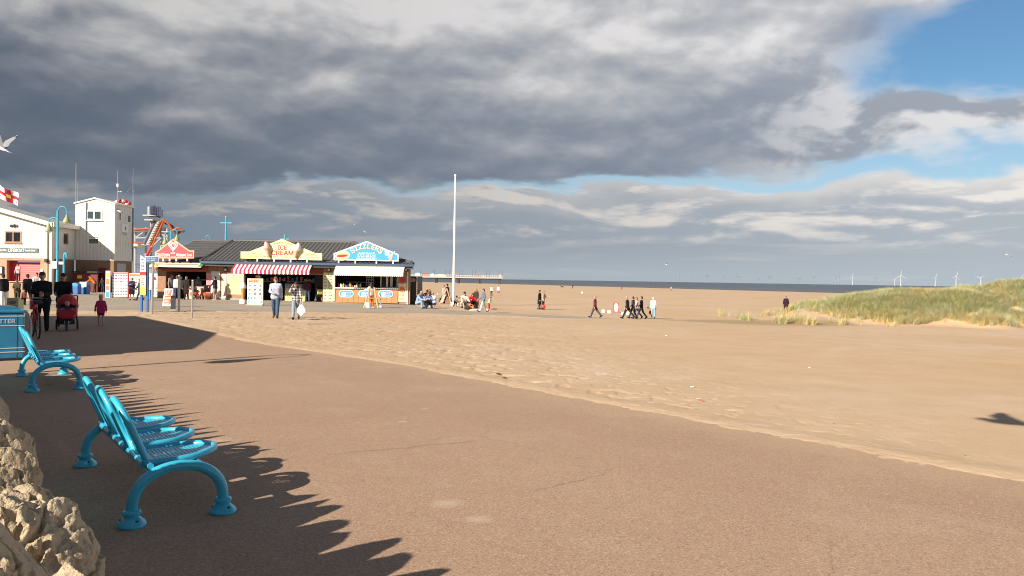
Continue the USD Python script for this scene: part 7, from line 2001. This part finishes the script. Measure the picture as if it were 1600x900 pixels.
# the family in the shade at left
person('man in black coat and trousers walking in the shade with clasped hands', 65.5, 518.5, 91.5, 180, dict(hipL=14, kneeL=4, hipR=-6, kneeR=8, shL=20, elL=66, inL=38, shR=20, elR=66, inR=38, nod=8, lean=0), BLK, BLK, (0.08, 0.06, 0.05), BLK, near=True, build=1.16, coat=0.14)
_, hw, _, _ = person('woman in black jacket pushing the red pushchair', 98.5, 511.0, 84, 180, dict(WALK, shL=30, elL=50, shR=30, elR=50, nod=10), (0.014, 0.014, 0.018), BLK, (0.05, 0.04, 0.035), BLK, near=True, coat=0.12, long_hair=False, build=1.05)
fz_ = paint('pale_shirt_front', (0.55, 0.53, 0.50), 0.8)
def pushchair():
    p = G(104.5, 516.2); y = p[1]
    t = thing('pushchair', 'red hooded three-wheeled pushchair with a baby in the shade', 'pushchair', (p[0], y, 0), 208)
    RC = paint('pram_red', (0.42, 0.015, 0.02), 0.7, 0.08, 6); BK = paint('pram_black', (0.018, 0.018, 0.02), 0.6, 0.1, 6)
    for x, yy, r in ((-0.27, -0.28, 0.16), (0.27, -0.28, 0.16), (0, 0.42, 0.14)):
        wheel(t, (x, yy, r), r, 0.026, BK, GREY, 5)
    obj('frame', [tube([(s * 0.27, -0.28, 0.16), (s * 0.24, 0.0, 0.42), (s * 0.05, 0.42, 0.22)], 0.018, 6) for s in (-1, 1)] + [tube([(s * 0.25, 0.05, 0.40), (s * 0.26, -0.45, 0.80), (s * 0.26, -0.62, 1.0)], 0.018, 6) for s in (-1, 1)] + [tube([(-0.26, -0.62, 1.0), (0.26, -0.62, 1.0)], 0.02, 6)], BK, t)
    obj('seat', as_tm(M3.batch_hull([ball(q, 0.05) for q in [(-.2, .25, .45), (.2, .25, .45), (-.22, -.1, .42), (.22, -.1, .42), (-.2, -.3, .85), (.2, -.3, .85)]])), BK, t, smooth=50)
    obj('foot_cover', fine(M3.batch_hull([ball(q, 0.07) for q in [(-.2, .32, .50), (.2, .32, .50), (-.2, .0, .60), (.2, .0, .60), (-.14, .42, .42), (.14, .42, .42)]]), True), RC, t, smooth=50)
    V, F = [], []
    for i in range(13):
        a = math.radians(-5 + 190 * i / 12)
        for j in range(7):
            b = math.radians(5 + 95 * j / 6)
            V.append((0.30 * math.cos(a) * (0.80 + 0.2 * math.sin(b)), -0.34 + 0.38 * math.cos(b) * (0.4 + 0.6 * max(0, math.sin(a))), 0.66 + 0.40 * math.sin(a) * math.sin(b) ** 0.5 if math.sin(a) > 0 else 0.66))
    for i in range(12):
        for j in range(6):
            q = i * 7 + j; F += [(q, q + 1, q + 8), (q, q + 8, q + 7)]
    obj('hood', trimesh.Trimesh(np.array(V), np.array(F), process=False), RC, t, smooth=60)
    obj('basket', bx(-0.2, 0.2, -0.25, 0.15, 0.18, 0.36), BK, t)
    obj('fork', [tube([(s * 0.05, 0.42, 0.3), (s * 0.05, 0.42, 0.14)], 0.014, 5) for s in (-1, 1)], GREY, t)
    b = thing('person', 'baby in dark clothes lying in the red pushchair', 'person', (p[0], y, 0.60), 208)
    obj('body', fine(unite([M3.batch_hull([ball((0, -0.02, 0.20), 0.085), ball((0, 0.03, 0.16), 0.06)]), limb((0, 0, 0.12), 0.04, (0, 0, -0.0), 0.07), limb((-.08, .06, .04), .03, (-.14, .18, .03), .02), limb((.08, .06, .04), .03, (.14, .18, .03), .02)] + [limb((s * (.14 + .01 * q), .18, .03), .008, (s * (.14 + .012 * q), .22, .02), .006, 5) for s in (-1, 1) for q in (-2, -1, 0, 1, 2)]), True, 0.02), SKIN, b, smooth=50)
    obj('romper', fine(unite([limb((0, -0.01, 0.05), 0.10, (0, 0.12, -0.06), 0.10), limb((-.09, .02, .05), .045, (-.13, .14, .04), .035), limb((.09, .02, .05), .045, (.13, .14, .04), .035)]), True), cloth((0.05, 0.03, 0.06)), b, smooth=50)
    for s in (-1, 1):
        obj('eye', as_tm(ball((s * 0.03, 0.065, 0.20), 0.009, 6)), DARK_EYE, b)
    obj('hair', as_tm(ball((0, -0.035, 0.225), 0.08, 12)), cloth((0.14, 0.08, 0.05)), b, smooth=50)
pushchair()
person('small fair-haired child in a bright pink coat standing in the shade', 157.5, 510, 46.5, 176, dict(hipL=6, kneeL=6, hipR=-4, kneeR=6, shL=6, elL=16, abL=16, abR=16, nod=10), (0.50, 0.03, 0.12), (0.5, 0.3, 0.22), (0.52, 0.36, 0.20), (0.35, 0.16, 0.12), near=True, child=True, long_hair=True, coat=0.12, lower=None, skirt=((0.20, 0.01, 0.05), 0.24), build=1.1)
# the group by the low wall at far left
person('man in black top and white trousers at the left edge of the photograph', 6, 481, 52, 30, dict(shL=20, elL=40), BLK, WHT, (0.04, 0.03, 0.03), BLK, build=1.1)
wl = GT(28, 469)
y_ = GT(20, 470)[1] + 0.25
person('man in pale pink shirt standing up on the low wall', 28, 441, 28.5, 150, dict(shL=30, elL=60), (0.60, 0.38, 0.34), (0.05, 0.045, 0.045), (0.05, 0.04, 0.03), BLK, at=(X(28.5, y_), y_, Z(28, 441.2, y_)), height=28.5 * y_ / FOCAL_PX)
y_ = 50.0
person('man in brown jacket leaning against the low wall', 27, 477, 40, 150, dict(shL=26, elL=60, inL=30, shR=26, elR=60, inR=30), (0.08, 0.06, 0.035), (0.05, 0.045, 0.04), (0.08, 0.05, 0.04), BLK, build=1.1)
person('person in black jacket with white hem seen from behind by the wall', 43, 477, 49, 20, dict(WALK), BLK, (0.02, 0.02, 0.025), (0.08, 0.03, 0.02), BLK)
person('woman in white blouse by the red shutter door', 57, 466, 39, 190, dict(shL=30, elL=70), WHT, (0.05, 0.05, 0.06), (0.06, 0.04, 0.03), BLK, long_hair=True, build=0.9)
person('small dark-haired child beside the brown-jacketed man', 37.5, 478, 25, 180, dict(), (0.28, 0.10, 0.08), BLK, (0.02, 0.015, 0.015), BLK, child=True)
person('person in bright orange jacket bending over by the blue bins', 148.5, 457.5, 33, 60, dict(lean=42, shL=40, elL=30, shR=50, elR=30, nod=20, hipL=8), (0.70, 0.17, 0.03), (0.09, 0.07, 0.05), (0.30, 0.10, 0.04), BLK, height=1.7)
person('person in black and white top crouching behind the orange jacket', 160.5, 458, 26, 150, dict(lean=12, shL=40, elL=60), (0.03, 0.03, 0.035), (0.03, 0.05, 0.09), (0.05, 0.04, 0.03), WHT, height=1.35)
person('woman in navy cardigan and black skirt holding a pale bag', 206, 469.5, 35, 170, dict(shL=30, elL=80, inL=30, shR=30, elR=80, inR=30), (0.04, 0.04, 0.09), BLK, (0.35, 0.24, 0.14), BRN, lower=None, skirt=(BLK, 0.40), build=1.1)
person('person in dark top half hidden by the white notice panel', 218, 470, 33, 110, dict(WALK), (0.05, 0.035, 0.03), (0.03, 0.04, 0.08), (0.05, 0.04, 0.03), BLK)
# around the left kiosk
person('person in black jacket and cap with back turned by the red pavement board', 257.5, 466, 36, 20, dict(shL=30, elL=60), BLK, BLK, (0.12, 0.07, 0.04), BLK, cap=(0.30, 0.22, 0.10), build=1.15)
person('person in red and white cap and grey top by the left counter', 268, 467, 38, 200, dict(shL=40, elL=60), (0.24, 0.22, 0.24), BLK, (0.05, 0.03, 0.03), BLK, cap=(0.60, 0.04, 0.04))
person('man in white jacket with dark jeans facing the left counter', 276.5, 468, 36.5, 0, dict(shR=20, elR=60), (0.66, 0.66, 0.64), (0.05, 0.06, 0.12), (0.12, 0.07, 0.04), BLK)
person('woman in grey jacket beside the man in white jacket', 283, 468, 34.5, 20, dict(), (0.36, 0.36, 0.35), BLK, (0.10, 0.07, 0.05), BLK, build=0.92)
person('woman in long black coat with red scarf at the left counter', 291, 468.5, 36, 165, dict(), (0.03, 0.022, 0.02), BLK, (0.30, 0.10, 0.05), BLK, coat=0.42, build=0.92)
person('person in white sun hat serving inside the left kiosk', 310, 462, 30, 180, dict(), (0.34, 0.40, 0.40), BLK, WHT, BLK, at=(X(310, 60.6), 60.6, KB), height=1.75, cap=WHT)
person('man in dark jacket and khaki shorts by the white wall poster', 336.2, 469, 36.5, 60, dict(shL=24, elL=30), (0.035, 0.035, 0.045), (0.30, 0.26, 0.18), (0.03, 0.025, 0.02), None, lower='shorts', build=1.05)
# at the counters of the long kiosk
person('man in dark maroon jumper and jeans with back turned at the ice cream counter', 480, 471.8, 37, 12, dict(shL=20, elL=40), (0.07, 0.025, 0.04), (0.06, 0.09, 0.15), (0.05, 0.035, 0.03), BLK, build=1.1)
person('fair-haired person beside the man in maroon at the counter', 487, 470.5, 33, 15, dict(), (0.03, 0.03, 0.035), (0.02, 0.025, 0.04), (0.46, 0.34, 0.16), BLK, build=0.9)
person('shopkeeper in black standing inside the ice cream counter', 443, 470, 32, 175, dict(shL=30, elL=70, shR=30, elR=70), BLK, BLK, (0.05, 0.03, 0.03), BLK, at=(X(443, 60.9), 60.9, KB + 0.05), height=1.72)
def pushchair2():
    t, p = stand('pushchair', 'black pushchair with grey wheels standing by the maroon-jumper man', 'pushchair', 497.5, 472, None, 25)
    for x, yy, r in ((-0.22, -0.25, 0.13), (0.22, -0.25, 0.13), (-0.2, 0.32, 0.11), (0.2, 0.32, 0.11)):
        wheel(t, (x, yy, r), r, 0.024, BLACK, GALV, 5)
    obj('frame', [tube([(s * .22, -.25, .13), (s * .2, .1, .5), (s * .22, -.5, 1.0)], 0.018, 6) for s in (-1, 1)] + [tube([(s * .2, .32, .11), (s * .2, -.2, .62)], 0.018, 6) for s in (-1, 1)], GREY, t)
    obj('seat', as_tm(M3.batch_hull([ball(q, 0.05) for q in [(-.18, .2, .42), (.18, .2, .42), (-.18, -.1, .4), (.18, -.1, .4), (-.18, -.3, .85), (.18, -.3, .85)]])), BLACK, t, smooth=50)
    obj('hood', as_tm(M3.batch_hull([ball((s * 0.16, yy, zz), 0.07) for s in (-1, 1) for yy, zz in ((-.3, .8), (-.2, 1.0), (.05, .95))])), BLACK, t, smooth=50)
    obj('green_bag', rbx(-0.2, 0.2, -0.6, -0.4, 0.55, 0.95, 0.05), paint('bag_lime', (0.36, 0.42, 0.10), 0.7), t)
pushchair2()
person('child in white top and orange trousers at the wooden easel', 580, 481.5, 39, 30, dict(shL=50, elL=40, shR=55, elR=50, spread=1), WHT, (0.72, 0.20, 0.02), (0.05, 0.03, 0.025), WHT, long_hair=True, build=0.92)
# on the edge of the path
person('man in light blue shirt sitting on the ground by the black panel', 652.5, 482.3, 21.5, 235, SIT, (0.26, 0.36, 0.55), (0.25, 0.34, 0.42), (0.30, 0.20, 0.14), BLK, bald=True, height=1.75)
person('woman in grey-blue top and dark trousers sitting second from the black panel', 668.5, 482.5, 20.5, 190, SIT, (0.14, 0.18, 0.30), (0.03, 0.03, 0.05), (0.20, 0.08, 0.04), BLK, long_hair=True, height=1.65)
person('person in white and pale blue sitting just behind the two seated people', 678, 481, 21, 150, SITX, (0.52, 0.56, 0.66), (0.12, 0.17, 0.30), (0.40, 0.32, 0.22), WHT, height=1.65)
person('dark-haired woman in black sitting behind the man in light blue', 661.5, 477, 25, 120, dict(SIT, sit=0.45), BLK, BLK, (0.03, 0.02, 0.02), BLK, long_hair=True, height=1.7)
person('person with white scarf over dark coat next to the woman in black', 666.5, 477.5, 25, 190, dict(SIT, sit=0.45), (0.10, 0.06, 0.04), BLK, (0.06, 0.03, 0.02), BLK, height=1.7)
person('dark-coated person standing behind the seated people', 671.5, 474.5, 27, 170, dict(), (0.05, 0.03, 0.02), BLK, (0.03, 0.02, 0.02), BLK, coat=0.25, long_hair=True, height=1.6)
_, h3, _, _ = person('tall person in dark brown coat walking behind the pale wooden stand', 699.5, 474.5, 31, 60, dict(WALK), (0.045, 0.02, 0.03), (0.16, 0.07, 0.05), (0.04, 0.03, 0.03), BLK, coat=0.2)
carrier('carrier_bag', 'white carrier bag held by the person in dark brown coat', h3['R'], WHITE, 0.34, 0.42)
person('woman in pale top beside the person in dark brown coat', 694, 473.5, 27, 200, dict(), (0.55, 0.42, 0.36), (0.20, 0.08, 0.06), (0.05, 0.03, 0.03), BLK, build=0.9)
person('child in black sitting low by the wooden stand', 688, 474, 15, 220, dict(SIT), BLK, (0.10, 0.04, 0.04), (0.03, 0.02, 0.02), BLK, height=1.3)
person('man in grey top sitting right beside the flagpole', 715.5, 478.8, 19, 150, SIT, (0.20, 0.20, 0.22), BLK, (0.03, 0.02, 0.02), BLK, height=1.75)
person('person in orange top sitting beside the man in grey', 720, 480, 17.5, 160, SIT, (0.66, 0.26, 0.14), WHT, (0.14, 0.07, 0.04), BLK, height=1.6)
person('person in white top and green shorts sitting before the blue shelter', 724.5, 482.8, 22, 195, dict(SITX, sit=0.3), (0.66, 0.62, 0.54), (0.09, 0.13, 0.06), (0.03, 0.02, 0.02), None, lower='shorts', height=1.75)
person('woman in black leaning back by the blue shelter', 731, 481.5, 20, 120, SIT, BLK, BLK, (0.02, 0.02, 0.02), BLK, height=1.7)
person('woman in bright red top sitting in the middle of the group', 736.5, 482.5, 20.5, 200, SIT, (0.52, 0.02, 0.03), BLK, (0.12, 0.05, 0.04), BLK, long_hair=True, height=1.65)
person('person in dark red sitting at the right of the woman in bright red', 741.5, 482.5, 15, 150, SIT, (0.12, 0.08, 0.08), (0.05, 0.05, 0.05), (0.08, 0.05, 0.04), BLK, height=1.5)
person('person in long dark brown coat standing over the seated group', 744.5, 482, 30.5, 140, dict(), (0.05, 0.035, 0.03), (0.05, 0.045, 0.03), (0.42, 0.22, 0.14), BLK, coat=0.55, hood=False, long_hair=True)
person('man in blue-grey jacket and white trousers striding along the path', 755, 488, 37, 108, dict(hipL=26, kneeL=4, hipR=-20, kneeR=14, shL=-10, elL=40, shR=12, elR=50), (0.14, 0.17, 0.24), (0.74, 0.72, 0.66), (0.10, 0.06, 0.05), BLK)
person('child in pale yellow bending down behind the striding man', 763.5, 483.5, 20, 250, dict(lean=28, hipL=10), (0.66, 0.66, 0.40), (0.50, 0.10, 0.08), (0.02, 0.02, 0.02), None, height=1.2)
# out on the sands
person('woman in white top and dark trousers far out on the sand', 767.8, 462.3, 15.5, 200, dict(), (0.70, 0.66, 0.62), (0.08, 0.05, 0.045), (0.34, 0.08, 0.05), BLK)
person('man in pale blue shirt and red shorts far out on the sand', 778.8, 462.8, 17, 165, dict(), (0.40, 0.48, 0.66), (0.46, 0.10, 0.09), (0.14, 0.09, 0.06), None, lower='shorts')
person('person in long black coat standing close to the one in beige', 842.5, 483.5, 29.5, 250, dict(), BLK, (0.20, 0.16, 0.14), (0.03, 0.025, 0.02), BLK, coat=0.40)
_, h4, _, _ = person('person in beige jacket standing on the sand beside the black coat', 848.5, 483.8, 29, 250, dict(shL=30, elL=60), (0.40, 0.31, 0.19), (0.05, 0.03, 0.025), (0.26, 0.17, 0.10), BLK, build=1.15)
carrier('shopping_bag', 'red shopping bag at the side of the person in beige', h4['R'] - np.array([0, 0, 0.2]), RED, 0.4, 0.42)
person('toddler in white and red playing alone on the sand', 909.5, 464, 13.5, 170, dict(), (0.66, 0.58, 0.52), (0.5, 0.3, 0.2), (0.30, 0.20, 0.12), None, lower=None, skirt=((0.46, 0.05, 0.06), 0.2), child=True, height=1.15)
person('man in maroon jumper and grey trousers walking alone along the beach', 929.5, 496.8, 35.5, 82, dict(hipL=24, kneeL=2, hipR=-24, kneeR=8, shL=-8, elL=14, shR=8, elR=14), (0.14, 0.02, 0.04), (0.07, 0.075, 0.085), (0.30, 0.24, 0.20), BLK)
person('bald man in dark suit striding right of the white blocks', 980.5, 498.3, 36.5, 78, dict(hipL=26, kneeL=3, hipR=-26, kneeR=12, shL=-6, elL=10, shR=6, elR=20), (0.022, 0.020, 0.024), (0.03, 0.022, 0.025), (0.05, 0.04, 0.03), BLK, bald=True, build=1.08)
person('woman in dark navy walking just behind the bald man in suit', 989, 498.3, 34.5, 70, dict(WALK), (0.05, 0.045, 0.07), (0.04, 0.04, 0.06), (0.06, 0.03, 0.025), BLK, build=0.9)
person('woman in white blouse and open dark jacket between the walking couple', 994.8, 498, 34, 110, dict(WALK2), (0.44, 0.36, 0.36), (0.10, 0.13, 0.20), (0.20, 0.10, 0.06), BLK, long_hair=True, build=0.92)
person('man in black jacket and jeans at the right of the walking group', 1002, 497.8, 35, 80, dict(WALK), (0.025, 0.022, 0.03), (0.07, 0.08, 0.13), (0.05, 0.035, 0.03), BLK)
_, h5, _, _ = person('white-haired woman in white jacket and pale blue trousers with back turned', 1020.5, 498, 33, 0, dict(shL=10), (0.72, 0.72, 0.70), (0.26, 0.44, 0.52), (0.62, 0.58, 0.52), (0.5, 0.35, 0.28))
carrier('shoulder_bag', 'cream shoulder bag at the side of the white-haired woman', h5['L'] + np.array([-.05, -0.05, 0.35]), paint('bag_cream', (0.74, 0.64, 0.42), 0.7), 0.5, 0.26)
carrier('carrier_bag', 'red carrier bag hanging from the white-haired woman\'s left hand', h5['L'] + np.array([0, 0, 0.0]), RED, 0.26, 0.34)
person('lone person in long dark coat standing near the dune', 1227.7, 488.3, 25.5, 185, dict(abL=14, abR=14), (0.035, 0.015, 0.025), (0.04, 0.02, 0.02), (0.20, 0.14, 0.11), BLK, coat=0.30, build=1.2)
person('person in red by the waterline, left of the dark one', 865, 444.8, 5.6, 180, dict(), (0.46, 0.07, 0.06), (0.06, 0.05, 0.05), (0.05, 0.04, 0.03), BLK, at=None, height=1.5)
person('person in black by the waterline with a dog nearby', 894.8, 450.8, 8.8, 180, dict(), (0.03, 0.03, 0.05), (0.04, 0.04, 0.05), (0.05, 0.04, 0.03), BLK, height=1.75)
person('person crouching on the sand near the water', 971, 452.3, 4.5, 200, SQUAT, (0.10, 0.10, 0.12), (0.12, 0.10, 0.09), (0.05, 0.04, 0.03), BLK, height=1.7)
person('person in pale pink top and red trousers walking by the sea', 1048.5, 454.5, 9, 180, dict(WALK), (0.66, 0.45, 0.40), (0.22, 0.03, 0.04), (0.5, 0.3, 0.2), BLK, height=1.75)
def dog(label, px, py, rz, L=1.0, col=(0.03, 0.02, 0.018)):
    g = GT(px, py); t = thing('dog', label, 'dog', tuple(g), rz)
    s = L
    B_ = [limb((0, -0.28, 0.46), 0.10, (0, 0.22, 0.46), 0.13), limb((0, 0.24, 0.50), 0.09, (0, 0.40, 0.66), 0.065), limb((0, 0.40, 0.68), 0.07, (0, 0.56, 0.64), 0.035), limb((0, -0.34, 0.52), 0.03, (0, -0.55, 0.62), 0.015)]
    for x in (-.08, .08):
        B_ += [limb((x, 0.22, 0.42), 0.055, (x, 0.22, 0.20), 0.032), limb((x, 0.22, 0.20), 0.032, (x, 0.23, 0.03), 0.028), limb((x, 0.23, 0.03), 0.03, (x, 0.28, 0.025), 0.022)]
        B_ += [limb((x, -0.28, 0.44), 0.08, (x, -0.22, 0.30), 0.045), limb((x, -0.22, 0.30), 0.045, (x, -0.36, 0.18), 0.028), limb((x, -0.36, 0.18), 0.028, (x, -0.33, 0.03), 0.026), limb((x, -0.33, 0.03), 0.03, (x, -0.28, 0.025), 0.022)]
        B_.append(M3.batch_hull([ball((x * .7, 0.38, 0.74), 0.025), ball((x * 1.1, 0.37, 0.66), 0.02)]))
    obj('body', as_tm(unite(B_)).apply_scale(s), cloth(col), t, smooth=50)
    obj('collar', mv(rot(tube(np.column_stack([0.085 * np.cos(np.linspace(0, 2 * PI, 13)), 0.085 * np.sin(np.linspace(0, 2 * PI, 13)), np.zeros(13)]), 0.012, 5), -40, (1, 0, 0)), 0, 0.31, 0.57).apply_scale(s), RED, t)
dog('dark dog on the sand left of the person in black', 878.5, 450.3, 90, 1.5)
